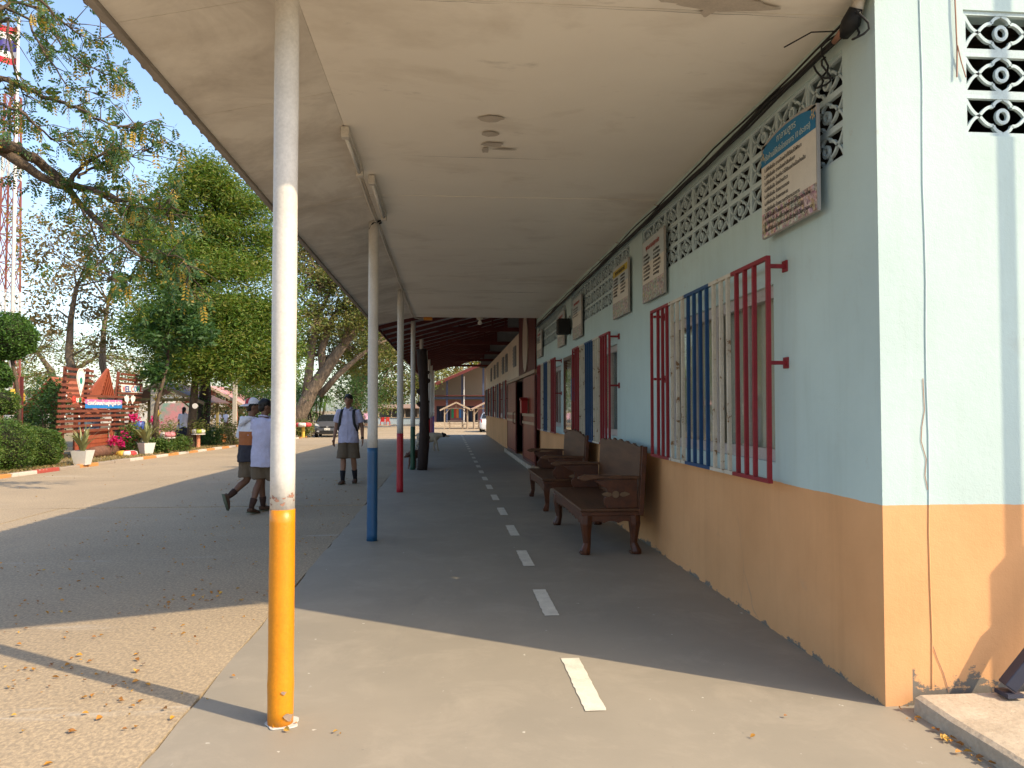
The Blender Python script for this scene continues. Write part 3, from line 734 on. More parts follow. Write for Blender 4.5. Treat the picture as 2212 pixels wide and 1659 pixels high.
# ================================================================= POSTS
PY = [3.62 + 4.88*k for k in range(9)]
pcol = ['yellow', 'blue', 'red', 'green', 'blue', 'yellow', 'red', 'pink', 'purple']
plab = ['nearest white pipe post with chipped yellow base', 'white pipe post with dark blue base beside the walkway', 'white pipe post with red base, third along the verandah',
        'white pipe post with dark green base beside the dark log', 'white pipe post hidden behind the upright dark log', 'white pipe post with yellow base behind the dog',
        'distant white pipe post with red base, between yellow and pink ones', 'distant white pipe post with pink base', 'farthest white pipe post with purple base']
for k, (y, c) in enumerate(zip(PY, pcol)):
    x = XP + (0.012 if k == 0 else -0.05); top = ZC-0.006 if k < 4 else 3.8; rr = 0.056
    if k >= 4: x = XP-0.02
    t = thing('verandah_post', plab[k], 'post', (x, y, 0), 0, 'pipe posts along the verandah')
    zb = 0.985 if k == 0 else 1.02
    pr = [(rr*(1+0.012*math.sin(7*z+k)), z) for z in [zb + (top-zb)*i/14 for i in range(15)]]
    MB().lathe(pr, 24).build('pipe', M['post_white'], t, smooth=False)
    pr = [(rr+0.0015+(0.004*rng.random() if z < 0.2 else 0.001*rng.random()), z) for z in [zb*i/16 for i in range(17)]]
    MB().lathe(pr, 24).build('painted_base', M['band_'+c], t)
    if k == 0:
        rr_ = random.Random(12)
        for i in range(11):
            a0 = -2.6+0.24*i+rr_.uniform(-.1,.1); z0 = 1.03+rr_.uniform(-.02,.022); s = rr_.uniform(.005,.013); q = MB(); vs = []
            for j in range(9):
                aa = 2*math.pi*j/9; a = a0+s*1.3/0.058*math.cos(aa)*(0.7+0.4*math.sin(3*aa+i)); vs.append((0.0582*math.cos(a), 0.0582*math.sin(a), z0+s*math.sin(aa)*(0.7+0.4*math.cos(2*aa+i))))
            q.add(vs, [tuple(range(9))]); q.build('paint_chip', M['rust'], t)
        q = MB(); pts = blob(0, 0, 0.078, 0.070, 5, 30, 0.2)
        q.prism(pts, (0.012, 0.0, 0.001), (1,0,0), (0,1,0), (0,0,1), 0.006); q.build('foot_splash', M['post_white'], t)
        for a0, z0, s in ((-1.15, 0.16, 0.012), (-0.75, 0.045, 0.026)):
            q = MB(); vs = []; nn = 14
            for i in range(nn):
                aa = 2*math.pi*i/nn; a = a0 + s*1.1/0.058*math.cos(aa)*(0.7+0.3*math.sin(3*aa)); z = z0+s*math.sin(aa)*(0.8+0.3*math.cos(2*aa+1))
                vs.append((0.0655*math.cos(a), 0.0655*math.sin(a), z))
            q.add(vs, [tuple(range(nn))]); q.build('paint_chip', flat('bare_steel', (0.26,0.19,0.14)), t)
    for p in t.children:
        for f in p.data.polygons: f.use_smooth = len(f.vertices) == 4
# dark upright log
t = thing('upright_log', 'dark weathered tree log standing upright beside the green-based post', 'log', (-0.60, 18.12, 0))
r_ = random.Random(4); pts = []; rad = []
for i in range(16):
    z = 2.86*i/15; pts.append((0.05*math.sin(z*1.3)+0.01*r_.random(), 0.02*math.cos(z*2), z)); rad.append(0.112+0.012*math.sin(z*2.3+1)+0.012*r_.random())
MB().tube(pts, rad, 14).build('trunk', M['log'], t, smooth=True)
for z, a, s in ((2.1,0.2,0.10),(1.85,2.9,0.11),(1.55,2.7,0.09),(1.2,0.1,0.07),(0.75,-0.1,0.10),(2.3,-0.3,0.07),(1.6,0.3,0.06)):
    q = MB(); d = Vector((math.cos(a), -0.35, 0)).normalized()
    q.tube([d*0.07+Vector((0.03,0,z)), d*0.12+Vector((0.03,0,z+0.01)), d*(0.12+s*0.5)+Vector((0.03,0,z+0.02))], [(s*0.8,s*0.35),(s*0.7,s*0.3),(s*0.25,s*0.15)], 8)
    q.build('bracket_stub', M['log'], t, smooth=True)
# tube lights and conduit along the post line
def tube_light(y0, y1, lab, x):
    t = thing('tube_light', lab, 'light fitting', (x, (y0+y1)/2, ZC-0.002), 0, 'tube lights on the verandah ceiling'); h = (y1-y0)/2
    MB().box(-0.028, 0.028, -h, h, -0.045, 0).build('batten', M['plastic_white'], t, bevel=0.006)
    q = MB(); q.tube([(0,-h+0.05,-0.062),(0,h-0.05,-0.062)], 0.014, 10); q.build('tube', flat('tube_glass', (0.7,0.68,0.62), 0.2), t, smooth=True)
    for s in (-1, 1): MB().box(-0.03, 0.03, s*h-0.035, s*h+0.035, -0.085, -0.003).build('end_cap', M['plastic_white'], t, bevel=0.008)
tube_light(5.68, 6.62, 'nearer dusty tube light fitting on the verandah ceiling fold', XP+0.01)
tube_light(6.85, 8.15, 'second tube light fitting ending at the blue-based post', XP+0.09)
t = thing('ceiling_conduit', 'thin pale conduit running along the verandah ceiling past the post tops', 'conduit', (XP, 12, ZC))
q = MB(); q.tube([(XP-0.02+0.004*math.sin(y*3), y, ZC-0.02-0.012*abs(math.sin(y*0.643))) for y in [6.65+0.4*k for k in range(27)]] + [(XP+0.02,17.45,ZC-0.02),(XP+0.12,17.55,ZC-0.03),(XP+0.3,17.55,ZC-0.02)], 0.012, 6)
q.build('pipe', M['plastic_white'], t, world=True, smooth=True)
q = MB(); q.box(XP+0.22, XP+0.42, 17.44, 17.52, ZC-0.07, ZC-0.001); q.build('junction_box', M['band_yellow'], t, world=True, bevel=0.006)
for y in (8.47, 8.56): q = MB(); q.tube([(XP+0.03,y,ZC-0.01),(XP-0.06,y-0.02,ZC-0.05),(XP-0.10,y,ZC-0.11)], [0.01,0.012,0.004], 5); q.build('loose_end', M['black'], t, world=True)
t = thing('lamp_holder', 'white bulb holder with bulb under the far end of the ceiling', 'lamp', (0.735, 17.43, ZC-0.002))
MB().lathe([(0.055,-0.05),(0.075,-0.04),(0.075,0)], 12).build('ceiling_rose', M['plastic_white'], t)
MB().lathe([(0.02,-0.17),(0.05,-0.15),(0.055,-0.12),(0.03,-0.085),(0.028,-0.05)], 12).build('bulb', M['tube_glass'], t, smooth=True)
# ================================================================= BENCHES
def scallop(u0, u1, top, depth, n, drop=0.03):
    pts = [(u0, top), (u1, top)]; k = n*6; w = u1-u0
    for i in range(k+1):
        t = 1-i/k; s = abs(math.sin(math.pi*t*n)); e = drop*(2*abs(t-0.5))**2
        pts.append((u0+w*t, top-depth+0.022*s-e))
    return pts
def make_bench(label, loc, L, variant):
    t = thing('carved_bench', label, 'bench', loc, 0, 'carved wooden benches against the wall')
    W = M['wood']; D = M['wood_dust']; x0, x1 = -0.33, 0.30; h = L/2
    MB().box(x0, x1, -h, h, 0.425, 0.458).build('seat', D, t, bevel=0.012)
    m = MB(); m.box(x0+0.018, x1-0.01, -h+0.018, h-0.018, 0.385, 0.424); m.build('seat_frame', W, t, bevel=0.004)
    m = MB(); m.prism(scallop(-h+0.10, h-0.10, 0.384, 0.085, 9), (x0+0.035, 0, 0), (0,1,0), (0,0,1), (1,0,0), 0.028); m.build('front_apron', W, t)
    for s in (-1, 1):
        m = MB(); m.prism(scallop(x0+0.10, x1-0.10, 0.384, 0.075, 3, 0.0), (0, s*(h-0.05)-0.014, 0), (1,0,0), (0,0,1), (0,1,0), 0.028); m.build('side_apron', W, t)
        for x, sx in ((x0+0.075, -1), (x1-0.075, 1)):
            m = MB(); y = s*(h-0.075); pts = []; rad = []
            for z, o, r in ((0.385,0.0,0.066),(0.30,0.006,0.062),(0.2,0.002,0.047),(0.11,-0.004,0.040),(0.06,0.010,0.048),(0.028,0.022,0.056),(0.0,0.024,0.050)):
                pts.append((x+sx*o*(0.9), y+s*o*0.7, z)); rad.append(r)
            m.tube(pts, rad, 4 if variant else 8, ref=(1,1,0)); lg = m.build('leg', W, t, bevel=0.006)
            if not variant:
                for q in range(4):
                    c = MB(); c.ball((x+sx*0.012-0.045+0.001, y-0.036+0.024*q, 0.014), (0.016, 0.011, 0.014), 6, 4); c.build('carved_toe', D, lg, smooth=True)
        # arm: top rail and panel with a swan-neck front
        m = MB(); y = s*(h-0.045)
        m.prism([(x0-0.02,0.752),(x0-0.01,0.770),(x0+0.06,0.792),(x1-0.04,0.778),(x1-0.04,0.748),(x0+0.16,0.752),(x0+0.10,0.742),(x0+0.05,0.730),(x0+0.02,0.735)], (0, y-0.04, 0), (1,0,0), (0,0,1), (0,1,0), 0.08); m.build('arm_rail', D, t, bevel=0.006)
        if variant:
            out = [(x1-0.05,0.459),(x0+0.20,0.459),(x0+0.16,0.50),(x0+0.15,0.56),(x0+0.20,0.62),(x0+0.16,0.66),(x0+0.10,0.70),(x0+0.09,0.74),(x1-0.05,0.748)]
        else:
            out = [(x1-0.05,0.459),(x0+0.27,0.459),(x0+0.245,0.50),(x0+0.24,0.55),(x0+0.285,0.60),(x0+0.275,0.65),(x0+0.20,0.69),(x0+0.14,0.735),(x1-0.05,0.748)]
        m = MB(); m.prism(out, (0, y-0.018, 0), (1,0,0), (0,0,1), (0,1,0), 0.036); ap = m.build('arm_panel', W, t, bevel=0.004)
        if not variant:
            for cx, rx in ((0.03, 0.036), (-0.06, 0.052), (0.12, 0.052)):
                m = MB(); yy = y + s*0.018
                if rx < 0.05: pts = [(cx+rx*math.cos(a), 0.595+rx*math.sin(a)) for a in [2*math.pi*k/14 for k in range(14)]]
                else:
                    d = 1 if cx < 0 else -1
                    pts = [(cx+rx*d*1.0,0.588),(cx+rx*d*0.75,0.612),(cx,0.622),(cx-rx*d*0.6,0.612),(cx-rx*d*1.1,0.600),(cx-rx*d*0.5,0.580),(cx+rx*d*0.4,0.570)]
                m.prism(pts, (0, yy, 0), (1,0,0), (0,0,1), (0, s, 0), 0.010); m.build('carved_motif', M['wood_light'], ap, bevel=0.003)
    # backrest: leaning board with a carved wavy crest
    n = 60; crest = []
    for i in range(n+1):
        u = -h+0.03+(L-0.06)*i/n; q = i/n
        base = 1.08 + 0.035*math.sin(math.pi*q) if not variant else 1.06+0.075*math.sin(math.pi*q)
        crest.append((u, base - 0.028*abs(math.sin(math.pi*q*(6.5 if not variant else 8)))**0.7))
    pts = [(-h+0.03, 0.459), (h-0.03, 0.459)] + list(reversed(crest))
    m = MB(); ex, ey, en = Vector((0,1,0)), Vector((0.055,0,1)), Vector((1,0,0))
    m.prism(pts, (x1-0.075, 0, 0), ex, ey, en, 0.03); m.build('backrest', D, t, bevel=0.004)
    for s in (-1, 1):
        m = MB(); m.bar((x1-0.02, s*(h-0.028), 0.386), (x1+0.025, s*(h-0.028), 1.07), 0.055, 0.05, up=(1,0,0)); m.build('back_post', W, t, bevel=0.005)
    return t
make_bench('near dark carved wooden bench with leaf and disc motifs on its arm', (1.64, 8.48, 0.002), 2.06, 0)
make_bench('far dark carved wooden bench with an arched back, by the second window', (1.66, 11.62, 0.002), 1.95, 1)

# ================================================================= SIGNS ON THE WALL
def text_mesh(body, size, m, align='LEFT', extrude=0.0006, bold=0.0):
    cu = bpy.data.curves.new('txt', 'FONT'); cu.body = body; cu.size = size; cu.align_x = align; cu.extrude = extrude
    cu.resolution_u = 2; cu.offset = bold
    o = bpy.data.objects.new('txt', cu); col.objects.link(o)
    dg = bpy.context.evaluated_depsgraph_get(); dg.update()
    me = bpy.data.meshes.new_from_object(o.evaluated_get(dg), depsgraph=dg)
    bpy.data.objects.remove(o); bpy.data.curves.remove(cu)
    me.materials.clear(); me.materials.append(m); return me
def fit(me, w):
    xs = [v.co.x for v in me.vertices]
    return (w/(max(xs)-min(xs))) if xs and max(xs) > min(xs) else 1.0
flat('ink', (0.035, 0.03, 0.028)); flat('ink_blue', (0.02, 0.05, 0.16)); flat('ink_red', (0.36, 0.05, 0.04)); flat('paper', (0.62, 0.57, 0.48)); flat('header_blue', (0.018, 0.16, 0.31))
flat('pale_ink', (0.48, 0.56, 0.52)); flat('header_yellow', (0.48, 0.36, 0.05)); flat('ornament', (0.45, 0.36, 0.20)); flat('board_edge', (0.34, 0.32, 0.29)); flat('paper_blue', (0.44, 0.48, 0.47))
def wall_sign(label, yc, w, z0, z1, lean=0.0, x=XW-0.05):
    t = thing('wall_sign', label, 'sign', (x, yc, z0), -math.pi/2, 'notice boards hung high on the blue wall')
    t.rotation_euler = (lean, 0, -math.pi/2)       # local x = reader's right, local -y = towards the reader
    h = z1-z0
    MB().box(-w/2, w/2, 0, 0.022, 0, h).build('board', M['board_edge'], t, bevel=0.003)
    return t, h
def put_text(t, me, x, z, y=-0.0035, sx=1.0, name='lettering'):
    o = link(name, me, t); o.rotation_euler = (math.pi/2, 0, 0); o.location = (x, y, z); o.scale = (sx, 1, 1); o['kind'] = 'stuff'; return o
def sheet(t, name, m, x0, x1, z0, z1, y=-0.002):
    q = MB(); q.add([(x0,y,z0),(x1,y,z0),(x1,y,z1),(x0,y,z1)], [(0,1,2,3)]); return q.build(name, m, t)
def orn(t, cx, cz, s):
    q = MB()
    for k in range(7):
        a = k*2.4; r = s*(0.2+0.11*k); pts = [(cx+r*math.cos(a)+0.3*s*math.cos(b)*(0.6+0.4*math.sin(3*b)), cz+r*math.sin(a)+0.3*s*math.sin(b)) for b in [2*math.pi*i/9 for i in range(9)]]
        q.add([(p[0], -0.0042-0.0004*k, p[1]) for p in pts], [tuple(range(9))])
    o = q.build('corner_ornament', M['ornament'], t); o['kind'] = 'stuff'
# sign 1: ten rules
t, h = wall_sign('white notice board with blue header and Thai list, nearest the corner', 4.43, 0.75, 2.56, 3.17, 0.0, XW-0.07)
w = 0.75
sheet(t, 'print', M['paper'], -w/2+.004, w/2-.004, 0.16, 0.50); sheet(t, 'picture', M['print'], -w/2+.004, w/2-.004, .004, 0.16)
q = MB(); arc = [(-w/2+.004, 0.47), (w/2-.004, 0.47)] + [((w/2-.004)*math.cos(math.pi*k/16)*1.0, 0.545+0.085*math.sin(math.pi*k/16)) for k in range(17)]
q.add([(a, -0.003, b) for a, b in arc], [tuple(range(len(arc)))]); q.build('header', M['header_blue'], t)
q = MB(); q.prism([((w/2)*math.cos(math.pi*k/16), h-0.02+0.055*math.sin(math.pi*k/16)) for k in range(17)], (0,0,0), (1,0,0), (0,0,1), (0,1,0), 0.02); q.build('crest', M['board_edge'], t)
me = text_mesh('กาลามสูตร', 0.062, M['pale_ink'], 'CENTER'); put_text(t, me, 0, 0.565, -0.0055)
me = text_mesh('(ข้อห้ามมิให้เชื่อโดยอาการ 10 ประการ)', 0.052, M['pale_ink'], 'CENTER'); put_text(t, me, 0, 0.495, -0.0055, fit(me, 0.62))
rules = ['ตามถ้อยคำที่ได้ยินได้ฟังมา', 'ตามถ้อยคำสืบกันมา', 'โดยถือว่าได้ยินอย่างนี้อย่างนั้น', 'โดยอ้างตำรา', 'โดยเดาเอาเอง', 'โดยคาดคะเน', 'โดยความตรึกตามอาการ', 'โดยชอบใจว่าตรงกับทิฐิของตนเอง', 'โดยเชื่อว่าผู้พูดควรเชื่อถือได้', 'โดยความนับถือว่าผู้นี้เป็นครูของเรา']
for k, r in enumerate(rules):
    me = text_mesh('%d.มิให้เชื่อถือ %s' % (k+1, r), 0.034, M['ink']); put_text(t, me, -w/2+0.05, 0.425-0.0435*k, sx=1.0)
for cx, cz in ((-w/2+0.035, 0.53), (w/2-0.035, 0.55), (-w/2+0.04, 0.04), (w/2-0.045, 0.045)): orn(t, cx, cz, 0.035)
def small_sign(label, y0, y1, z0, z1, head=None, cols=2, rows=7, ink='ink', seed=1, title='พุทธศาสนสุภาษิต'):
    w = y1-y0; t, h = wall_sign(label, (y0+y1)/2, w, z0, z1); r = random.Random(seed)
    sheet(t, 'print', M['paper_blue'], -w/2+.005, w/2-.005, h*0.62, h-.005); sheet(t, 'print', M['paper'], -w/2+.005, w/2-.005, h*0.30, h*0.62); sheet(t, 'picture', M['print_grey'], -w/2+.005, w/2-.005, .005, h*0.30)
    if head: sheet(t, 'header', M[head], -w/2+.03, w/2-.03, h*0.80, h*0.93, -0.003)
    me = text_mesh(title, 0.07, M['ink_red'] if not head else M['ink'], 'CENTER', bold=0.0006); put_text(t, me, 0, h*0.83, -0.0045, fit(me, w*0.62))
    words = ['ความเพียร', 'ความอดทน', 'ความซื่อสัตย์', 'ความกตัญญู', 'ความสามัคคี', 'ความพอเพียง', 'ความเมตตา', 'ความรับผิดชอบ']
    for c in range(cols):
        for k in range(rows):
            me = text_mesh(r.choice(words), 0.04, M['ink'])
            put_text(t, me, -w/2+0.06+c*w*0.46, h*(0.73-0.062*k), sx=fit(me, w*(0.28 if cols == 2 else 0.6)*r.uniform(0.8, 1.15)))
small_sign('faded notice board with red title in two columns, over first vents', 7.14, 7.96, 2.57, 3.22, None, 2, 7, seed=2)
small_sign('faded notice board with yellow title strip, over second vents', 8.60, 9.43, 2.57, 3.21, 'header_yellow', 2, 6, seed=3)
small_sign('plain faded notice board just before the black speaker box', 11.70, 12.53, 2.59, 3.25, None, 1, 4, seed=4)
small_sign('plain faded notice board just beyond the black speaker box', 13.46, 14.28, 2.60, 3.23, None, 1, 4, seed=5)
small_sign('farthest faded notice board by the maroon hall cladding', 16.75, 17.65, 2.62, 3.22, None, 1, 4, seed=6)
# speaker
t = thing('wall_speaker', 'black box speaker hung between two notice boards', 'speaker', (XW-0.02, 13.05, 2.74))
MB().box(-0.20, 0, -0.11, 0.11, 0, 0.27).build('cabinet', M['black'], t, bevel=0.01)
q = MB(); q.box(-0.215, -0.201, -0.10, 0.10, 0.01, 0.26); q.build('grille_cloth', mat('speaker_cloth', (0.05,0.045,0.04), None, 40, 0.9), t)
q = MB(); q.bar((-0.02,0,0.271),(0.01,0,0.33),0.03,0.01); q.build('bracket', M['maroon'], t)
# glazed notice board
t = thing('glazed_notice_board', 'narrow glazed notice board of pinned papers in dark wood frame', 'notice board', (XW-0.01, 12.93, 1.03), -math.pi/2)
w, h = 0.90, 1.32
for (a, b, c, d) in ((-w/2,-w/2+.06,0,h),(w/2-.06,w/2,0,h),(-w/2+.06,w/2-.06,0,.06),(-w/2+.06,w/2-.06,h-.06,h)):
    MB().box(a, b, -0.07, 0, c, d).build('frame', M['wood'], t, bevel=0.005)
MB().box(-w/2+.05, w/2-.05, -0.012, -0.001, .05, h-.05).build('backing', flat('cork', (0.42,0.34,0.24)), t)
flat('paper_white', (0.62,0.60,0.55)); r = random.Random(8)
for i in range(3):
    for k in range(4):
        cx = -0.25+0.25*i+r.uniform(-.01,.01); cz = 0.22+0.28*k+r.uniform(-.02,.02)
        pp = sheet(t, 'paper', M['paper_white'], cx-0.10, cx+0.10, cz-0.115, cz+0.115, -0.0135-0.0005*i)
MB().box(-w/2+.06, w/2-.06, -0.052, -0.048, .06, h-.06).build('pane', M['glass'], t)
t = thing('wall_dispenser', 'small blue and red dispenser between notice board and second window', 'dispenser', (XW-0.001, 12.24, 1.45))
MB().box(-0.12, 0, -0.09, 0.09, 0.12, 0.50).build('bottle', M['blue'], t, bevel=0.03)
MB().box(-0.11, 0, -0.08, 0.08, -0.12, 0.115).build('cup_holder', M['red'], t, bevel=0.02)
# red letter box on door
t = thing('letter_box', 'small red letter box on the maroon sliding door', 'letter box', (XW-0.151, 18.9, 1.34))
MB().box(-0.16, 0, -0.17, 0.17, 0, 0.32).build('body', flat('signal_red', (0.36,0.01,0.012), 0.4), t, bevel=0.01)
q = MB(); q.prism([(-0.19,0),(0.19,0),(0,0.07)], (-0.18,0,0.322), (0,1,0), (0,0,1), (1,0,0), 0.19); q.build('lid', M['signal_red'], t)
# cable run along the top of the wall
t = thing('cable_run', 'black cable bundle sagging along the wall top with loose loops', 'cable', (XW, YC, 3.45))
r = random.Random(3)
for k, (dz, rad) in enumerate(((0, 0.016), (-0.030, 0.007), (0.025, 0.006))):
    pts = [(XW-0.045-0.012*k+r.uniform(-.004,.004), y, 3.455+dz-0.018*abs(math.sin(y*1.3+k))-0.004*(y-4) + r.uniform(-.006,.006)) for y in [3.72+0.33*i for i in range(44)]]
    MB().tube(pts, [rad*(1+0.25*r.random()) for _ in pts], 6).build('cable', M['black'], t, smooth=True, world=True)
q = MB(); q.tube([(XW-.05,3.66,3.50),(XW-.06,3.70,3.44),(XW-.05,3.78,3.42)], [0.035,0.05,0.03], 8); q.build('taped_joint', M['black'], t, smooth=True, world=True)
q = MB(); q.tube([(XW-.06,3.72,3.44),(XW-.07,3.78,3.43),(XW-.065,3.86,3.42)], [0.016,0.02,0.014], 8); q.build('connector', M['rust'], t, smooth=True, world=True)
q = MB(); q.tube([(XW-.04,3.64,3.55),(XW-.05,3.67,3.47)], 0.03, 8); q.build('insulator', M['plastic_white'], t, smooth=True, world=True)
for (c, R0, R1, a0, a1) in (((3.86,3.36),0.15,0.12,0.3,3.9),((3.64,3.40),0.05,0.07,-3.0,2.6),((4.02,3.33),0.05,0.09,-2.4,2.2)):
    pts = [(XW-0.05-0.03*math.sin(k), c[0]+R0*math.sin(a), c[1]-R1*math.cos(a)) for k, a in [(k, a0+(a1-a0)*k/14) for k in range(15)]]
    MB().tube(pts, 0.006, 5).build('wire_loop', M['black'], t, smooth=True, world=True)
q = MB(); q.tube([(XW-.07,3.82,3.46),(XW-.17,3.9,3.49),(XW-.27,4.02,3.46)], 0.004, 5); q.build('wire_loop', M['black'], t, smooth=True, world=True)
# nails on the wall head
for y in (7.45, 9.2, 10.3, 12.4):
    q = MB(); q.tube([(XW+.01,y,3.50),(XW-.06,y,3.505)], 0.004, 5); q.build('nail', M['rust'], school, world=True)
# steel stand out of frame by the end wall: its shadow climbs the wall, its foot shows
t = thing('steel_pole', 'tall thin steel pole whose shadow falls on the end wall', 'pole', (3.74, 2.98, 0.08))
MB().lathe([(0.028, 1.55), (0.028, 5.2)], 10).build('pole', M['maroon'], t)
q = MB(); q.box(-0.065, 0.065, -0.05, 0.05, 0.35, 1.55); q.build('control_box', M['maroon'], t, bevel=0.01)
q = MB(); q.lathe([(0.12,0),(0.12,0.35)], 8); q.build('base', M['maroon'], t)
t2 = flat('steel_blue', (0.045, 0.05, 0.075), 0.4)
a = on_y(2176,1522,3.44); a.z = 0.10
t = thing('leaning_bar', 'dark slate steel bar leaning on the raised pavement at the right edge', 'bar', a)
q = MB(); q.bar((0,0,0.03), (0.42,-0.10,0.62), 0.075, 0.06); q.build('bar', t2, t, bevel=0.006)
q = MB(); q.bar((-0.03,0.0,0.0), (0.05,0.0,0.0), 0.09, 0.02); q.build('foot_plate', t2, t)
# ================================================================= FOLIAGE TOOLS
NR = np.random.default_rng(5)
def leaves(C, size, aspect=0.42, up=0.3, droop=0.0, rg=NR, fold=0.25):
    """rhombic folded leaves at points C; returns verts, tris"""
    C = np.asarray(C, dtype=float); n = len(C)
    d = rg.normal(size=(n,3)); d[:,2] = d[:,2]*0.6 - droop; d /= np.linalg.norm(d, axis=1)[:,None]
    nn = rg.normal(size=(n,3)); nn[:,2] += up*2; nn -= d*np.sum(nn*d, axis=1)[:,None]; nn /= np.linalg.norm(nn, axis=1)[:,None]
    s = np.cross(d, nn); L = (size*rg.uniform(0.7, 1.3, n))[:,None]; W = L*aspect*0.5
    a = C - d*L*0.5; b = C + s*W + nn*W*fold - d*L*0.05; t = C + d*L*0.5; e = C - s*W + nn*W*fold - d*L*0.05
    V = np.stack([a,b,t,e], 1).reshape(-1,3); i = np.arange(n)*4
    F = np.concatenate([np.stack([i,i+1,i+2],1), np.stack([i,i+2,i+3],1)])
    return V, F
def ball_pts(n, c, r, rg=NR, shell=0.55):
    v = rg.normal(size=(n,3)); v /= np.linalg.norm(v, axis=1)[:,None]
    return np.asarray(c) + v*np.asarray(r)*(shell + (1-shell)*rg.random(n)**0.6)[:,None]
def leaf_obj(name, C, size, m, parent=None, world=True, **k):
    V, F = leaves(C, size, **k); me = np_mesh(name, V, F, m); return link(name, me, parent, 0, world)
def clump_tree(name, label, base, trunk, blobs, leafm, leaf_size, barkm='bark', seed=1, per=160, clump_r=0.5, cat='tree', group=None,
               up=0.3, droop=0.0, aspect=0.42, twigs=True, shell=0.5, bare=0.0):
    """trunk: list of (point, radius); blobs: (centre, radii, clumps)"""
    rg = np.random.default_rng(seed); r = random.Random(seed)
    t = thing(name, label, cat, base, 0, group)
    mb = MB(); pts = [Vector(p) for p, _ in trunk]
    mb.tube(pts, [q for _, q in trunk], 9); allC = []; top = pts[len(pts)//2:]
    for (c, rad, n) in blobs:
        cs = ball_pts(n, c, rad, rg, shell)
        hub = min(top, key=lambda p: (p - Vector(c)).length + max(0, p.z - c[2])*2)
        mid = Vector(c)*0.75 + hub*0.25
        rr = max(0.03, trunk[-1][1]*0.55)
        mb.tube([hub, hub.lerp(mid, 0.5)+Vector((r.uniform(-.2,.2), r.uniform(-.2,.2), r.uniform(0,.3))), mid], [rr, rr*0.75, rr*0.5], 6)
        if twigs:
            for k in range(0, n, 2):
                p = Vector(cs[k]); q = mid.lerp(p, 0.5) + Vector((r.uniform(-.25,.25), r.uniform(-.25,.25), r.uniform(-.1,.25)))
                mb.tube([mid, q, p], [rr*0.4, rr*0.25, 0.008], 4, caps=False)
        for p in cs:
            if r.random() < bare: continue
            m = int(per*r.uniform(0.6, 1.4)); v = rg.normal(size=(m,3))
            allC.append(p + v*clump_r*r.uniform(0.35, 0.62)*np.array([1,1,0.62]))
    mb.build('trunk', M[barkm], t, smooth=True, world=True)
    C = np.concatenate(allC)
    o = leaf_obj('crown', C, leaf_size, M[leafm], t, rg=rg, up=up, droop=droop, aspect=aspect); o['kind'] = 'stuff'
    return t
# pinnate sprays for the near branches
def sprays(P, D, L, rg, pairs=8, lf=0.035):
    """compound leaves from points P along directions D"""
    n = len(P); Vs = []; 
    D = D/np.linalg.norm(D, axis=1)[:,None]
    side = np.cross(D, rg.normal(size=(n,3))); side /= np.linalg.norm(side, axis=1)[:,None]
    nor = np.cross(D, side); C = []; X = []; S = []
    for k in range(pairs):
        f = 0.25 + 0.75*k/(pairs-1); sag = np.zeros((n,3)); sag[:,2] = -0.35*f*f*L
        q = P + D*(f*L)[:,None] + sag
        for s in (-1, 1):
            dd = side*s*0.9 + D*0.45; dd[:,2] -= 0.25; dd /= np.linalg.norm(dd, axis=1)[:,None]
            ln = lf*rg.uniform(0.8, 1.2, n)[:,None]*(1.0 if 0 < k < pairs-1 else 0.8); w = np.cross(dd, nor); w /= np.linalg.norm(w, axis=1)[:,None]
            Vs.append(np.stack([q, q+dd*ln*0.5+w*ln*0.24, q+dd*ln, q+dd*ln*0.5-w*ln*0.24], 1))
    V = np.stack(Vs, 1).reshape(-1,3); m = len(V)//4; i = np.arange(m)*4
    F = np.concatenate([np.stack([i,i+1,i+2],1), np.stack([i,i+2,i+3],1)])
    return V, F

# ================================================================= NEAR OVERHANGING TREE
t = thing('rain_tree', 'tree reaching in from the left with drooping feathery branches against the sky', 'tree', (-11.6, 13.2, 0))
rb = random.Random(21); rgb = np.random.default_rng(21)
limbs = [([(-330,520),(-220,400),(-90,300),(0,311),(28,319),(71,342),(114,374),(148,399),(200,411),(257,430),(285,437)], 13.2, 0.17, 0.030),
         ([(0,322),(43,351),(86,382),(143,407),(177,450),(222,484),(257,515),(299,552),(328,567)], 13.0, 0.10, 0.015),
         ([(-220,400),(-150,310),(-90,240),(0,168),(43,185),(94,211),(143,225),(174,237),(222,262),(271,274),(302,272)], 12.6, 0.075, 0.006),
         ([(-220,400),(-160,280),(-90,150),(-50,70),(0,17),(34,6),(86,17),(114,71),(143,111),(177,140),(217,154),(254,155)], 13.4, 0.05, 0.006),
         ([(-90,150),(-60,40),(0,-30),(86,0),(128,43),(160,66),(200,86),(245,80)], 12.8, 0.04, 0.006),
         ([(-90,150),(-40,70),(15,40),(20,90),(35,160),(48,200),(60,260)], 13.1, 0.035, 0.006),
         ([(-60,40),(-20,0),(60,40),(100,120),(150,190),(200,200)], 13.5, 0.035, 0.006),
         ([(148,399),(165,372),(190,350),(225,330),(257,317),(262,300)], 13.2, 0.05, 0.006),
         ([(170,385),(186,365),(242,348),(285,337),(320,322)], 13.1, 0.03, 0.005),
         ([(-110,315),(-60,250),(-20,220),(40,240),(80,270),(110,300),(160,310),(210,322)], 12.7, 0.04, 0.005),
         ([(200,411),(250,440),(300,452),(340,448),(365,440)], 13.2, 0.03, 0.005),
         ([(222,484),(270,490),(330,470),(375,463)], 13.0, 0.022, 0.005),
         ([(257,515),(310,525),(350,545),(395,560),(410,590)], 12.9, 0.022, 0.005),
         ([(177,450),(200,500),(215,540),(225,590),(260,610)], 13.0, 0.022, 0.005),
         ([(328,567),(360,575),(395,580)], 13.0, 0.014, 0.004)]
mb = MB(); tips = []
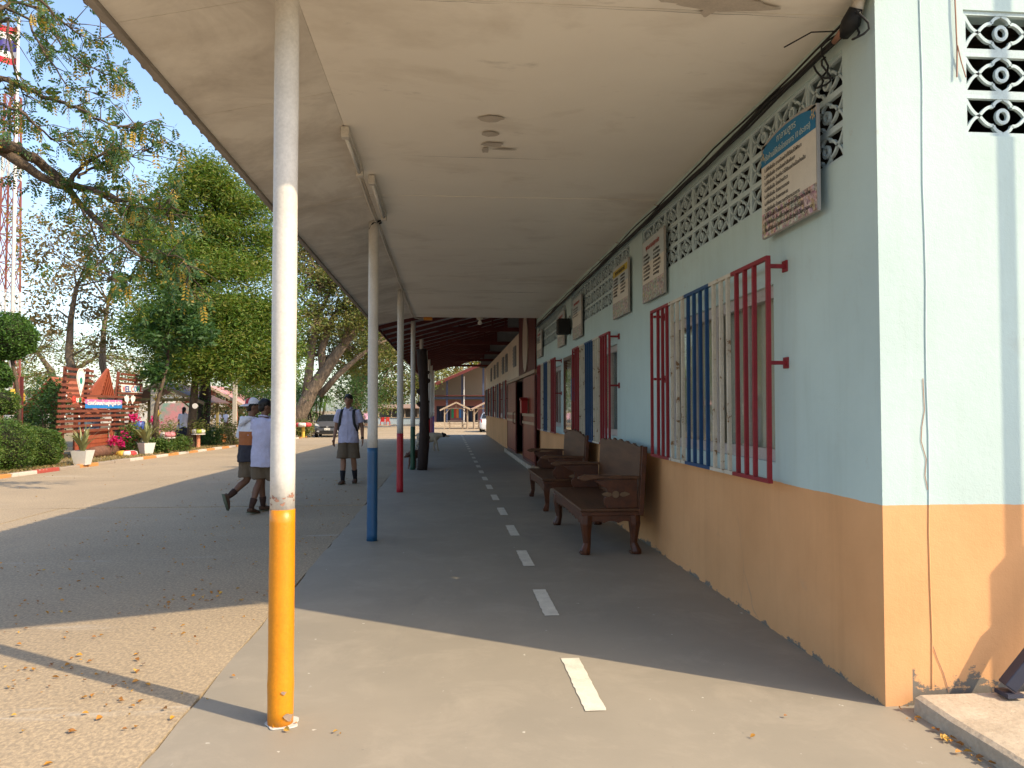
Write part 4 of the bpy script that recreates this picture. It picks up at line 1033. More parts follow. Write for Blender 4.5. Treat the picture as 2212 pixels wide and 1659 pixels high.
mb.tube([(-11.6,13.2,-0.1),(-11.5,13.2,1.5),(-11.2,13.2,3.4),on_y(-330,520,13.2)], [0.42,0.33,0.27,0.2], 10)
for li, (pts, Y, r0, r1) in enumerate(limbs):
    P = []
    for i in range(len(pts)):
        off = max(0.0, min(1.0, (pts[i][0]+60)/60))
        P.append(on_y(*pts[i], 13.2*(1-off) + Y*off + off* 0.5*math.sin(i*0.9+r0*50)*min(1, i/3)))
    Q = []                                             # a little irregular between points
    for i in range(len(P)-1):
        for k in range(3):
            Q.append(P[i].lerp(P[i+1], k/3) + (Vector((rb.uniform(-1,1),rb.uniform(-1,1),rb.uniform(-1,1)))*0.025 if (i or k) else Vector()))
    Q.append(P[-1]); n = len(Q)
    mb.tube(Q, [r0+(r1-r0)*(i/(n-1))**0.8 for i in range(n)], 7)
    for i in range(n//4, n):
        for _ in range(2):
            d = (Q[min(i+1,n-1)]-Q[i-1]).normalized(); d = (d*0.8 + Vector((rb.uniform(-.9,.9),rb.uniform(-.9,.9),rb.uniform(-.8,.7)))).normalized()
            L = rb.uniform(0.25, 0.75); a = Q[i]; b = a + d*L*0.5 + Vector((0,0,rb.uniform(-.05,.08))); c = b + (d+Vector((rb.uniform(-.4,.4),rb.uniform(-.4,.4),-0.25))).normalized()*L*0.5
            if rb.random() < 0.62 or i == n-1:
                mb.tube([a,b,c], [0.011,0.007,0.0035], 4, caps=False)
                for f in (0.35, 0.6, 0.8, 1.0):
                    if rb.random() < (0.66 if li not in (5,) else 0.12): tips.append((a.lerp(b, f*2) if f < 0.5 else b.lerp(c, f*2-1), d))
mb.build('trunk', M['bark'], t, smooth=True, world=True)
P = np.array([tuple(p) for p, d in tips for _ in range(2)]); D = np.array([tuple(d) for p, d in tips for _ in range(2)])
D = D*0.5 + rgb.normal(size=D.shape)*0.6; D[:,2] -= 0.35
V, F = sprays(P, D, rgb.uniform(0.12, 0.22, len(P)), rgb, 5, 0.075)
o = link('foliage', np_mesh('foliage', V, F, M['lf_near']), t, 0, True); o['kind'] = 'stuff'
sel = rgb.choice(len(P), len(P)//20, replace=False)
DD = np.tile(np.array([0.0,0,-1.0]), (len(sel),1)) + rgb.normal(size=(len(sel),3))*0.15
V, F = sprays(P[sel], DD, rgb.uniform(0.16, 0.26, len(sel)), rgb, 6, 0.075)
o = link('yellow_foliage', np_mesh('yellow_foliage', V, F, M['lf_gold']), t, 0, True); o['kind'] = 'stuff'

# ================================================================= GARDEN BED AND KERB
mb = MB()
for a, b in ((-12, 16), (16, 51), (51, 118)):
    mb.add([(XK-0.14,a,gz(a)+0.06),(XK-0.14,b,gz(b)+0.06),(-60,b,gz(b)+0.10),(-60,a,gz(a)+0.10)], [(0,1,2,3)])
struct('garden_bed', mb, M['earth'])
kerb = struct('kerb', MB().add([(XK-0.14,-10,-0.2),(XK,-10,-0.2),(XK,16,-0.2),(XK-0.14,16,-0.2)], [(0,1,2,3)]), M['pad'])
flat('kerb_red', (0.38, 0.07, 0.05), chip=((0.4,0.33,0.26), 12, 0.4)); flat('kerb_white', (0.58, 0.50, 0.42), chip=((0.36,0.29,0.22), 12, 0.4)); flat('kerb_orange', (0.55, 0.24, 0.07), chip=((0.4,0.3,0.2), 12, 0.35)); flat('kerb_grey', (0.33,0.27,0.21))
y = 8.0; k = 0
while y < 60:
    L = 1.02; mb = MB(); j = rng.uniform(-.012,.012); h = rng.uniform(0.07, 0.09); e = rng.uniform(0.01, 0.04)
    v = [(x, yy, gz(yy)+z) for yy in (y+e*0.5, y+L-e*0.5) for x, z in ((XK-0.14+j,-0.1),(XK+j,-0.1),(XK-0.012+j,h),(XK-0.13+j,h))]
    mb.add(v, [(0,1,2,3),(7,6,5,4),(0,4,5,1),(1,5,6,2),(2,6,7,3),(3,7,4,0)])
    c = ('kerb_orange','kerb_white','kerb_red','kerb_white')[k % 4] if y < 26 else ('kerb_orange','kerb_white')[k % 2]
    if k in (13, 14, 11): c = 'kerb_grey'
    mb.build('kerb_stone', M[c], kerb, bevel=0.012); y += L; k += 1
# dry grass and litter on the bed
rgg = np.random.default_rng(9); n = 9000
yy = 14 + 26*rgg.random(n); xx = XK-0.18 - 3.2*rgg.random(n)**1.6; zz = np.array([gz(v)+0.07 for v in yy])
C = np.stack([xx, yy, zz+0.03], 1); V, F = leaves(C, 0.11, 0.16, 0.0, -0.9, rgg)
o = link('dry_grass', np_mesh('dry_grass', V, F, M['lf_grass'])); tag(o, 'dry straw grass and weeds on the garden bed', 'grass', kind='stuff')
# fallen leaves on the road and walkway
n = 560; k0 = 70; cx_ = -1.4 - 3.6*rgg.random(k0)**0.8; cy_ = 3.0 + 3.0*rgg.random(k0); pick = (k0*rgg.random(n)**1.7).astype(int)
x = cx_[pick] + rgg.normal(size=n)*0.17; y = cy_[pick] + rgg.normal(size=n)*0.12
n2 = 420; x2 = -1.3 - 2.9*rgg.random(n2); y2 = 6 + 10*rgg.random(n2)**1.3
n3 = 12; x3 = -1.2 + 3.0*rgg.random(n3)**1.6; y3 = 2.9 + 1.6*rgg.random(n3)
n4 = 40; x4 = 2.13+0.09*rgg.random(n4); y4 = 2.2+1.35*rgg.random(n4)
n5 = 200; x5 = -9.2+8*rgg.random(n5); y5 = 7+22*rgg.random(n5)
keep = (y - 3.1) > (x + 3.0)*0.15
x = np.concatenate([x, x2, x3, x4, x5]); y = np.concatenate([y, y2, y3, y4, y5])
C = np.stack([x, y, np.array([gz(v) for v in y]) + 0.012], 1)
d = rgg.normal(size=(len(C),3)); d[:,2] *= 0.18; d /= np.linalg.norm(d, axis=1)[:,None]
up = np.tile([0,0,1.0], (len(C),1)) + rgg.normal(size=(len(C),3))*0.30
s = np.cross(d, up); s /= np.linalg.norm(s, axis=1)[:,None]; nn = np.cross(s, d); L = (0.013+0.026*rgg.random(len(C))**1.3)[:,None]; W = L*0.33
a = C-d*L*0.5; b = C-d*L*0.1+s*W+nn*W*0.7; e = C+d*L*0.25+s*W*0.8+nn*W*0.5; tt = C+d*L*0.5; f = C+d*L*0.25-s*W*0.8+nn*W*0.5; g = C-d*L*0.1-s*W+nn*W*0.7
V = np.stack([a,b,e,tt,f,g],1).reshape(-1,3); i = np.arange(len(C))*6
F = np.concatenate([np.stack([i,i+1,i+2],1), np.stack([i,i+2,i+3],1), np.stack([i,i+3,i+4],1), np.stack([i,i+4,i+5],1)])
o = link('leaf_litter', np_mesh('leaf_litter', V, F, M['lf_litter'])); tag(o, 'scattered yellow and brown fallen leaves on the concrete', 'leaves', kind='stuff')

# ================================================================= CLIPPED SHRUBS
def clipped(name, label, c, r, n, seed, base=None, group=None, leaf=0.05, m='lf_hedge', stem=None, power=2.4):
    rg = np.random.default_rng(seed); t = thing(name, label, 'shrub', base or (c[0], c[1], c[2]-r[2]), 0, group)
    v = rg.normal(size=(n,3)); nrm = (np.abs(v/np.array([1,1,1]))**power).sum(1)**(1/power); v /= nrm[:,None]
    lump = 1 + 0.09*np.sin(v[:,0]*4+seed)*np.cos(v[:,1]*5+v[:,2]*3) + 0.05*np.sin(v[:,2]*9+v[:,0]*7+seed*2)
    C = np.asarray(c) + v*np.asarray(r)*(lump*(0.88+0.17*rg.random(n)**1.5))[:,None]
    C = C[C[:,2] > c[2]-r[2]*0.96]
    V, F = leaves(C, leaf, 0.55, 0.3, 0, rg); o = link('foliage', np_mesh('foliage', V, F, M[m]), t, 0, True); o['kind'] = 'stuff'
    q = MB(); q.ball(c, tuple(x*0.86 for x in r), 14, 9); q.build('dark_core', mat_inner, t, smooth=True, world=True)  # added solid dark core fills the bush so nothing shows through
    if stem:
        q = MB(); q.tube(stem, 0.05, 7); q.build('stem', M['bark'], t, smooth=True, world=True)
    return t
mat_inner = mat('shrub_core_dark', (0.018, 0.026, 0.010), (0.03, 0.025, 0.015), 8, 0.95)
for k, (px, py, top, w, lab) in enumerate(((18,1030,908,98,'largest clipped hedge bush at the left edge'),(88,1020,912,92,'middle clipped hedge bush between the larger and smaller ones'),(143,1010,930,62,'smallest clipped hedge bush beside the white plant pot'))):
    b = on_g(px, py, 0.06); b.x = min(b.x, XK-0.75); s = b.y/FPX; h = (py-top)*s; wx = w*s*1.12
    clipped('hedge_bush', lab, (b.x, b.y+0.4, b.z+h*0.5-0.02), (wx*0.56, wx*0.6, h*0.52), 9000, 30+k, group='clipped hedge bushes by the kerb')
c = on_y(18, 728, 20.5); clipped('topiary_tree', 'ball topiary on a stem at the left edge', tuple(c), (0.66,0.62,0.62), 7000, 41, (c.x+0.3,20.5,gz(20.5)+.08), leaf=0.07, m='lf_green', stem=[(c.x+0.33,20.5,-0.05),(c.x+0.3,20.5,1.6),(c.x,20.5,c.z)], power=2)
c = on_y(-12, 812, 20.3); clipped('topiary_tree', 'lower leafy ball topiary cut by the left edge', tuple(c), (0.42,0.4,0.38), 3500, 42, (c.x,20.3,gz(20)+.08), leaf=0.07, m='lf_green', stem=[(c.x,20.3,-0.05),(c.x,20.3,c.z)], power=2)
c = on_y(-6, 870, 19.8); clipped('hedge_bush', 'low leafy shrub cut by the left edge below the topiary', tuple(c), (0.5,0.4,0.32), 3000, 43, (c.x,19.8,gz(20)+.08), leaf=0.06, m='lf_hedge')
# leafy bushes (unclipped)
def bush(name, label, c, r, n, leafm, size, seed, group=None):
    t = thing(name, label, 'bush', (c[0], c[1], gz(c[1])+0.06), 0, group); rg = np.random.default_rng(seed)
    cs = ball_pts(max(6, n//90), c, r, rg, 0.3); C = np.concatenate([p + rg.normal(size=(90,3))*np.array(r)*0.28 for p in cs]); C = C[C[:,2] > gz(c[1])+0.08]
    o = leaf_obj('foliage', C, size, M[leafm], t, rg=rg); o['kind'] = 'stuff'
    q = MB()
    for k in range(5): p = cs[k]; q.tube([(c[0]+0.05*(k-2), c[1], gz(c[1])), (c[0]*.6+p[0]*.4, c[1]*.6+p[1]*.4, c[2]-r[2]*0.2), tuple(p)], [0.03,0.02,0.008], 5)
    q.build('stems', M['bark'], t, world=True)['kind'] = 'stuff'
for k, (px, py, Y, r, m, sz, lab) in enumerate((
    (105,880,23.5,(0.55,0.6,0.75),'lf_dark',0.10,'dark leafy bush left of the wooden welcome sign'),
    (62,905,24.5,(0.5,0.5,0.55),'lf_dark',0.09,'dark low bush behind the clipped hedges'),
    (282,952,26.2,(0.45,0.4,0.45),'lf_hedge',0.09,'yellow-green bush right of the welcome sign'),
    (345,968,26.6,(0.38,0.3,0.30),'lf_hedge',0.09,'low leafy plant left of the pink pedestal'),
    (378,965,28.2,(0.45,0.3,0.32),'lf_hedge',0.09,'low leafy plant right of the pink pedestal'),
    (503,940,35.5,(0.75,0.6,0.55),'lf_olive',0.10,'olive bush beyond the orange plant pot'),
    (455,945,34.0,(0.4,0.4,0.5),'lf_dark',0.09,'small dark bush between tree trunk and orange pot'),
    (548,842,47.0,(2.2,1.6,1.6),'lf_dark',0.16,'rounded dark green tree canopy behind the walking pair'),
    (650,868,62.0,(1.6,0.8,1.4),'lf_dark',0.14,'dark shrub by the parked grey car'),
    (652,928,50.5,(0.6,0.5,0.5),'lf_olive',0.16,'low fern-like shrub beside the parked car'),
    (775,840,70.0,(3.0,2.5,2.6),'lf_dark',0.24,'dark green bush mass behind the front-facing student'))):
    c = on_y(px, py, Y); bush('leafy_bush', lab, tuple(c), r, 2200 if r[0] < 1 else 4200, m, sz, 60+k, 'loose bushes in the garden')

# ================================================================= WOODEN WELCOME SIGN (faces the road)
XS = -10.9
def SP(u, v): return on_x((180+u/4.878)/1.8228, (1420+v/4.878)/1.8228, XS)
p0 = SP(150, 1500); p1 = SP(1750, 1500)
ws = thing('welcome_sign', 'wooden slat welcome sign with pin, banner and colourful letters in the garden', 'sign', (XS, (p0.y+p1.y)/2, gz(23)+0.06))
def W(mb, name, m, **k): return mb.build(name, m, ws, world=True, **k)
def slat(u0, v0, u1, v1, th, x=0.0, m='sign_wood'):
    a = SP(u0, v0); b = SP(u1, v1); z = (a.z+b.z)/2; q = MB()
    q.box(XS+x, XS+x+0.03, a.y, b.y, z-th/2, z+th/2); return W(q, 'slat', M[m], bevel=0.004)
for (u0,v0,u1,v1) in ((210,660,1810,712),(200,775,1800,803),(205,882,1770,880),(190,985,1755,952),(180,1080,1740,1038),(178,1178,1720,1118),(170,1278,1700,1200),(220,1375,1700,1282)): slat(u0,v0,u1,v1,0.075,0.03)
for (u0,v0,u1,v1) in ((370,160,890,195),(350,255,890,290),(330,365,880,390),(280,470,865,490),(240,570,850,590)): slat(u0,v0,u1,v1,0.075,0.03)
for (u0,v0,u1,v1) in ((1420,260,1830,295),(1400,355,1830,382),(1390,440,1835,460),(1370,500,1830,520),(1365,560,1830,575),(1360,625,1820,640)): slat(u0,v0,u1,v1,0.07,0.03)
def post(ua, va, ub, vb, w=0.11, m='sign_wood'):
    a = SP(ua, va); b = SP(ub, vb); q = MB(); q.bar((XS-0.03, a.y, a.z), (XS-0.03, b.y, b.z), w, 0.06, up=(1,0,0)); return W(q, 'post', M[m])
for (a,b,c,d) in ((395,110,330,1560),(830,150,690,1560),(1415,215,1290,1560),(1760,260,1590,1520)): post(a,b,c,d)
for (a,b,c,d) in ((340,1500,330,1790),(690,1500,690,1780),(1290,1500,1290,1750),(1590,1500,1590,1720)): post(a,b,c,d,0.11)
# braces and boarded foot
for (a,b,c,d) in ((1230,1340,1190,1640),(1510,1330,1480,1620)):
    p = SP(a,b); q_ = SP(c,d); q = MB(); q.bar((XS+0.02,p.y,p.z),(XS+0.25,q_.y,gz(24)+.06),0.09,0.05,up=(0,1,0)); W(q,'brace',M['sign_wood2'])
for k in range(4):
    a = SP(620,1380+k*95); b = SP(1250,1350+k*85); q = MB(); z = (a.z+b.z)/2; q.box(XS-0.10, XS-0.065, a.y, b.y, z-0.09, z+0.075); W(q, 'foot_board', M['sign_wood2'], bevel=0.004)
# chevron gable
ap = SP(1225,165); L0 = SP(835,680); R0 = SP(1335,680); zb = (L0.z+R0.z)/2; yc = ap.y
for k in range(7):
    f = 1-k*0.135; zt = zb+(ap.z-zb)*f; ya = yc-(yc-L0.y)*f; yb = yc+(R0.y-yc)*f
    for y_, nm in ((ya,'gable_batten'),(yb,'gable_batten')):
        q = MB(); q.bar((XS-0.06-0.03*k, y_, zb), (XS-0.06-0.03*k, yc, zt), 0.06, 0.07, up=(1,0,0)); W(q, nm, M['sign_wood2'])
# location pin: white drop, green outline, green dot
def drop(cy, cz, r, tail, n=26):
    pts = []
    for k in range(n+1):
        a = -0.5+ (math.pi+1.0)*k/n; pts.append((cy+r*math.cos(a), cz+r*1.15*math.sin(a)))
    return pts + [(cy, cz-tail)]
c = SP(628,330); e = SP(612,690); r_ = abs(SP(705,340).y-SP(550,340).y)/2; tl = c.z-e.z
for (sc, x, m) in ((1.0,0.062,'pin_white'),(0.86,0.0725,'pin_green'),(0.79,0.0755,'pin_white')):
    if m not in M: flat('pin_white', (0.75,0.72,0.64)); flat('pin_green', (0.02,0.22,0.16))
    q = MB(); q.prism(drop(c.y, c.z, r_*sc, tl*sc), (XS+x,0,0), (0,1,0), (0,0,1), (1,0,0), 0.010 if sc == 1 else 0.0025); W(q, 'pin_board' if sc == 1 else 'pin_inlay', M[m])
q = MB(); d0 = SP(628,385); q.prism([(d0.y+r_*0.36*math.cos(a), d0.z+r_*0.42*math.sin(a)) for a in [2*math.pi*k/16 for k in range(16)]], (XS+0.0785,0,0), (0,1,0), (0,0,1), (1,0,0), 0.003); W(q, 'pin_dot', M['pin_green'])
ROT = Matrix(((0,0,1,0),(1,0,0,0),(0,1,0,0),(0,0,0,1)))       # text x -> +Y, text y -> Z, faces +X
def sign_text(body, u0, u1, vb, vt, m, x, name='letter'):
    me = text_mesh(body, 1.0, M[m], extrude=0.006, bold=0.012)
    xs = [v.co.x for v in me.vertices]; ysv = [v.co.y for v in me.vertices]; a = SP(u0,(vb+vt)/2); b = SP(u1,(vb+vt)/2); lo = SP((u0+u1)/2,vb).z; hi = SP((u0+u1)/2,vt).z
    sx = (b.y-a.y)/(max(xs)-min(xs)); sz = (hi-lo)/(max(ysv)-min(ysv))
    o = link(name, me, ws, world=True); o.matrix_basis = Matrix.Translation((XS+x, a.y-min(xs)*sx, lo-min(ysv)*sz)) @ ROT @ Matrix.Diagonal((sx, sz, 1, 1)); return o
a = SP(1415,540); b = SP(1825,550); q = MB(); zt = SP(1620,470).z; z_ = SP(1620,615).z
q.box(XS+0.062, XS+0.075, a.y, b.y, z_, zt); W(q, 'letter_board', M['pin_white'], bevel=0.004)
flat('l_pink',(0.62,0.16,0.17)); flat('l_navy',(0.03,0.06,0.22)); flat('l_green',(0.03,0.30,0.13)); flat('l_blue',(0.05,0.20,0.50)); flat('l_orange',(0.62,0.22,0.05)); flat('l_red',(0.55,0.06,0.04))
for k, (ch, cc) in enumerate(zip('WELCOME', ('l_pink','l_navy','l_navy','l_pink','l_blue','l_green','l_red'))):
    u = 1425+k*56.5; sign_text(ch, u+2, u+52, 600, 488, cc, 0.082)
for ch, u0, u1, vb, vt, cc in (('@',452,535,815,670,'l_red'),('น',540,580,800,720,'pin_white'),('ส',585,632,800,712,'l_green'),('.',634,644,806,790,'pin_white'),('ด',648,690,800,712,'l_red'),('.',694,706,806,788,'pin_white')): sign_text(ch,u0,u1,vb,vt,cc,0.075)
a = SP(715,820); b = SP(1425,820); zt = SP(1070,750).z; z_ = SP(1070,915).z; zm = z_+(zt-z_)*0.5
q = MB(); q.box(XS+0.062, XS+0.070, a.y, b.y, zm+0.001, zt); W(q, 'banner', flat('banner_pink',(0.50,0.15,0.32)))
q = MB(); q.box(XS+0.062, XS+0.070, a.y, b.y, z_, zm); W(q, 'banner', flat('banner_blue',(0.02,0.19,0.50)))
sign_text('โรงเรียนน่าอยู่ครูน่ารัก', 750, 1400, 880, 765, 'pin_white', 0.075, 'banner_lettering')
for cu, s in ((1515,1),(1630,-1)):          # white bird cut-outs
    o0 = SP(cu,745); sc = 0.0042; pts = [(0,-95),(12,-60),(35,-85),(30,-45),(50,-20),(42,20),(25,50),(18,90),(0,100),(-8,60),(-35,40),(-48,0),(-55,-40),(-40,-70),(-22,-55),(-15,-90)]
    q = MB(); q.prism([(s*p[0]*sc*0.9, -p[1]*0.0016) for p in pts], (XS+0.07, o0.y, o0.z), (0,1,0), (0,0,1), (1,0,0), 0.01); W(q, 'bird_cutout', M['pin_white'])
for (u,v) in ((825,1255),(1175,1235),(700,1345),(1160,1310),(315,1080),(590,1075),(345,675),(630,890),(1680,955),(1765,950),(1235,1145),(1380,1150)):
    p = SP(u,v); q = MB(); q.ball((XS+0.075,p.y,p.z), (0.02,0.035,0.03), 7, 5); W(q, 'shell_ornament', M['pin_white'], smooth=True)
# small red-roofed kiosk behind the sign
kx, ky = -12.6, 26.3
t = thing('garden_kiosk', 'small kiosk with steep terracotta roof behind the welcome sign', 'kiosk', (kx, ky, gz(ky)+0.06))
for sx in (-1, 1):
    for sy in (-1, 1): MB().box(sx*0.7-0.05, sx*0.7+0.05, sy*0.8-0.05, sy*0.8+0.05, 0, 1.45).build('post', M['sign_wood'], t)
    q = MB(); q.add([(sx*0.95,-1.1,1.35),(sx*0.95,1.1,1.35),(0,1.0,2.5),(0,-1.0,2.5),(sx*0.95,-1.1,1.39),(sx*0.95,1.1,1.39),(0,1.0,2.54),(0,-1.0,2.54)], [(0,1,2,3),(4,5,6,7),(0,1,5,4),(1,2,6,5),(2,3,7,6),(3,0,4,7)]); q.build('roof_slope', M['terracotta'], t)
flat('poster_blue',(0.10,0.15,0.24))
for k in range(2): MB().box(0.73, 0.76, -0.74+0.76*k, -0.02+0.76*k, 0.25, 1.4).build('poster', M['poster_blue'], t)

# ================================================================= POTS, PLANTS, PLANTERS
def blades(name, parent, n, L, w, m, seed, spread=0.5, z0=0.0, world=False, curl=0.2):
    r = random.Random(seed)
    for k in range(n):
        a = r.uniform(0, 6.28); s = r.uniform(0.1, 1)*spread; ln = L*r.uniform(0.65, 1.1); q = MB(); vs = []; side = Vector((-math.sin(a), math.cos(a), 0))
        for i in range(5):
            f = i/4; o = Vector((math.cos(a), math.sin(a), 0))*(0.03+s*ln*(f**(1.4)))
            p = o + Vector((0, 0, z0+ln*f*(1-0.35*s*f) - curl*s*ln*f*f*f)); ww = w*(1-f**3)*(0.7+0.5*math.sin(math.pi*min(1,f+0.2)))
            vs += [p-side*ww/2, p+side*ww/2 + Vector((0,0,0.004))]
        q.add(vs, [(2*i,2*i+1,2*i+3,2*i+2) for i in range(4)]); q.build(name, m, parent, smooth=True)
def pot_plant(label, loc, potm, ph=0.42, pw=0.46, seed=1, L=0.75, n=16, tilt=0.0):
    t = thing('potted_plant', label, 'plant pot', loc, 0.3+seed, 'square pots of spiky plants by the kerb'); t.rotation_euler = (tilt, 0, 0.5+seed)
    q = MB(); b = pw*0.34; p = pw*0.5
    v = [(-b,-b,0),(b,-b,0),(b,b,0),(-b,b,0),(-p,-p,ph),(p,-p,ph),(p,p,ph),(-p,p,ph)]
    q.add(v, [(0,3,2,1),(0,1,5,4),(1,2,6,5),(2,3,7,6),(3,0,4,7)]); q.build('pot', potm, t, bevel=0.006)
    q = MB(); q.add([(-p*.93,-p*.93,ph-.03),(p*.93,-p*.93,ph-.03),(p*.93,p*.93,ph-.03),(-p*.93,p*.93,ph-.03)], [(0,1,2,3)]); q.build('soil', M['earth'], t)
    blades('blade', t, n, L, 0.06, M['lf_sans'], seed, 0.85, ph-0.04)
flat('pot_white',(0.60,0.58,0.54)); flat('pot_orange',(0.55,0.22,0.07))
pot_plant('white square pot of spiky variegated plant before the welcome sign', on_g(178,1004,0.06), M['pot_white'], 0.37, 0.42, 1, 0.85, 32)
pot_plant('white square pot of grey-green spiky plant right of the log', on_g(316,983,0.06), M['pot_white'], 0.40, 0.40, 2, 1.0, 34)
pot_plant('orange square pot of spiky plant beyond the tree trunk', on_g(480,957,0.06), M['pot_orange'], 0.42, 0.42, 3, 0.8, 18)
# fallen log
a = on_g(196,990,0.06); b = on_g(280,978,0.06); b.x = a.x - 0.25
t = thing('fallen_log', 'reddish fallen log lying in front of the welcome sign', 'log', a)
q = MB(); pts = [a.lerp(b, k/7)+Vector((0.03*math.sin(k*2),0,0.17+0.02*math.sin(k*3))) for k in range(8)]
q.tube(pts, [0.15,0.18,0.19,0.2,0.19,0.2,0.17,0.13], 11); q.build('trunk', mat('reddish_bark', (0.20,0.095,0.06), (0.11,0.055,0.038), 5, 0.9, 16, 0.8, 0.03), t, smooth=True, world=True)
# painted tyre edging and pedestal planters
flat('p_red',(0.50,0.05,0.05)); flat('p_yellow',(0.62,0.40,0.06)); flat('p_white',(0.62,0.58,0.52)); flat('p_pink',(0.58,0.24,0.26)); flat('p_salmon',(0.55,0.22,0.12)); flat('p_lime',(0.35,0.40,0.05))
def tyre(t, R0, r0, z, cols, seg=4):
    n = len(cols)*seg
    for k, c in enumerate(cols):
        pts = [(R0*math.cos(2*math.pi*(k*seg+i)/n), R0*math.sin(2*math.pi*(k*seg+i)/n), z) for i in range(seg+1)]
        q = MB(); q.tube(pts, r0, 8, ref=(0,0,1)); q.build('painted_band', M[c], t, smooth=True)
def pedestal(label, loc, h, stemc, cols, seed, flowers='lf_olive'):
    t = thing('pedestal_planter', label, 'planter', loc, 0, 'painted tyre planters on pedestals')
    MB().lathe([(0.09,0),(0.075,0.05),(0.075,h-0.05),(0.10,h)], 14).build('pedestal', M[stemc], t, smooth=True)
    MB().lathe([(0.27,h+0.001),(0.27,h+0.035)], 16).build('table', M['p_white'], t)
    tyre(t, 0.19, 0.095, h+0.13, cols)
    rg = np.random.default_rng(seed); C = np.array([0,0,h+0.36]) + rg.normal(size=(420,3))*np.array([0.2,0.2,0.15]); o = leaf_obj('plant', C, 0.09, M[flowers], t, world=False, rg=rg); o['kind'] = 'stuff'
pedestal('pink pedestal with painted tyre planter of red and yellow bands', on_g(361,977,0.06), 0.50, 'p_pink', ['p_red','p_red','p_white','p_yellow','p_yellow','p_white','p_pink','p_pink'], 4)
pedestal('salmon pedestal with striped tyre planter between the tree trunks', on_g(428,968,0.06), 0.55, 'p_salmon', ['p_lime','p_white','p_red','p_red','p_yellow','p_white','p_lime','p_white'], 5)
t = thing('painted_tyre', 'half-buried white red and yellow tyre by the log', 'tyre', on_g(274,985,0.06)); tyre(t, 0.22, 0.10, 0.07, ['p_white','p_white','p_red','p_yellow','p_yellow','p_yellow','p_white','p_red'])
t = thing('painted_tyre', 'red and white tyre on a stand beside the parked car', 'tyre', on_g(655,945,0.06)); tyre(t, 0.40, 0.13, 0.80, ['p_white','p_red','p_white','p_red','p_white','p_red'])
MB().lathe([(0.1,0),(0.1,0.66)], 10).build('stand', M['p_yellow'], t)
# bromeliads on the tree trunk
for (px,py,Y,s,lab) in ((340,872,28.6,0.55,'yellow bromeliad tuft mounted high in front of the pavilion'),(340,902,28.4,0.42,'pale bromeliad tuft mounted below the yellow one'),(440,892,on_g(440,962,0.06).y-0.32,0.6,'green bromeliad tuft growing on the tree trunk')):
    c = on_y(px,py,Y); t = thing('bromeliad', lab, 'plant', c, 0, 'bromeliads in the garden'); blades('blade', t, 16, s, 0.05, M['lf_brom'] if 'green' not in lab else M['lf_sans'], int(px+py), 0.9, 0, curl=0.5)
    q = MB(); q.tube([(0,0,0.03),(0.0,0.05,-0.15),(0,0.02,gz(Y)-c.z+0.05)] if 'green' not in lab else [(0,0,0.03),(0,0.1,-0.12),(0,0.3,-0.14)], 0.05, 7); q.build('support', M['bark'], t)
# orange croton blades near spirit pillar
c = on_g(92,960,0.06); c.y = 25.0; c = Vector(on_y(88,930,25.0)); t = thing('spiky_plant', 'orange-leaved spiky plant behind the hedges', 'plant', (c.x, 25.0, gz(25)+.06)); blades('blade', t, 12, 1.25, 0.10, M['lf_brom'], 5, 0.6, 0.05)
# bougainvillea
for k, (u, v, n) in enumerate(((1485,1110,160),(1080,1535,130),(1250,1600,110),(1430,1530,150),(1560,1420,170),(1330,1430,80),(1895,1160,140))):
    p = SP(u, v); p.x += 0.35; t = thing('bougainvillea', ['magenta blossom cluster in front of the sign slats','magenta blossom by the spiky white-potted plant','low magenta blossom above the fallen log','magenta blossom beside the sign brace','right-hand magenta blossom below the sign','small magenta blossom under the sign','magenta blossom right of the sign before the pavilion'][k], 'flower', (p.x, p.y, gz(p.y)+.06), 0, 'bougainvillea round the welcome sign')
    rg = np.random.default_rng(80+k); C = np.array(tuple(p)) + rg.normal(size=(n,3))*np.array([0.07,0.11,0.07]); o = leaf_obj('blossom', C, 0.075, M['petal'], t, rg=rg, aspect=0.8); o['kind'] = 'stuff'
    q = MB(); q.tube([(p.x-0.1,p.y,gz(p.y)), (p.x-0.03,p.y+0.05,(p.z+gz(p.y))/2), tuple(p)], [0.014,0.01,0.005], 5); q.build('stem', M['bark'], t, world=True)
    C = np.array([p.x-0.05,p.y,p.z*0.6]) + rg.normal(size=(60,3))*np.array([0.12,0.16,0.2]); o = leaf_obj('leaves', C, 0.07, M['lf_green'], t, rg=rg); o['kind'] = 'stuff'

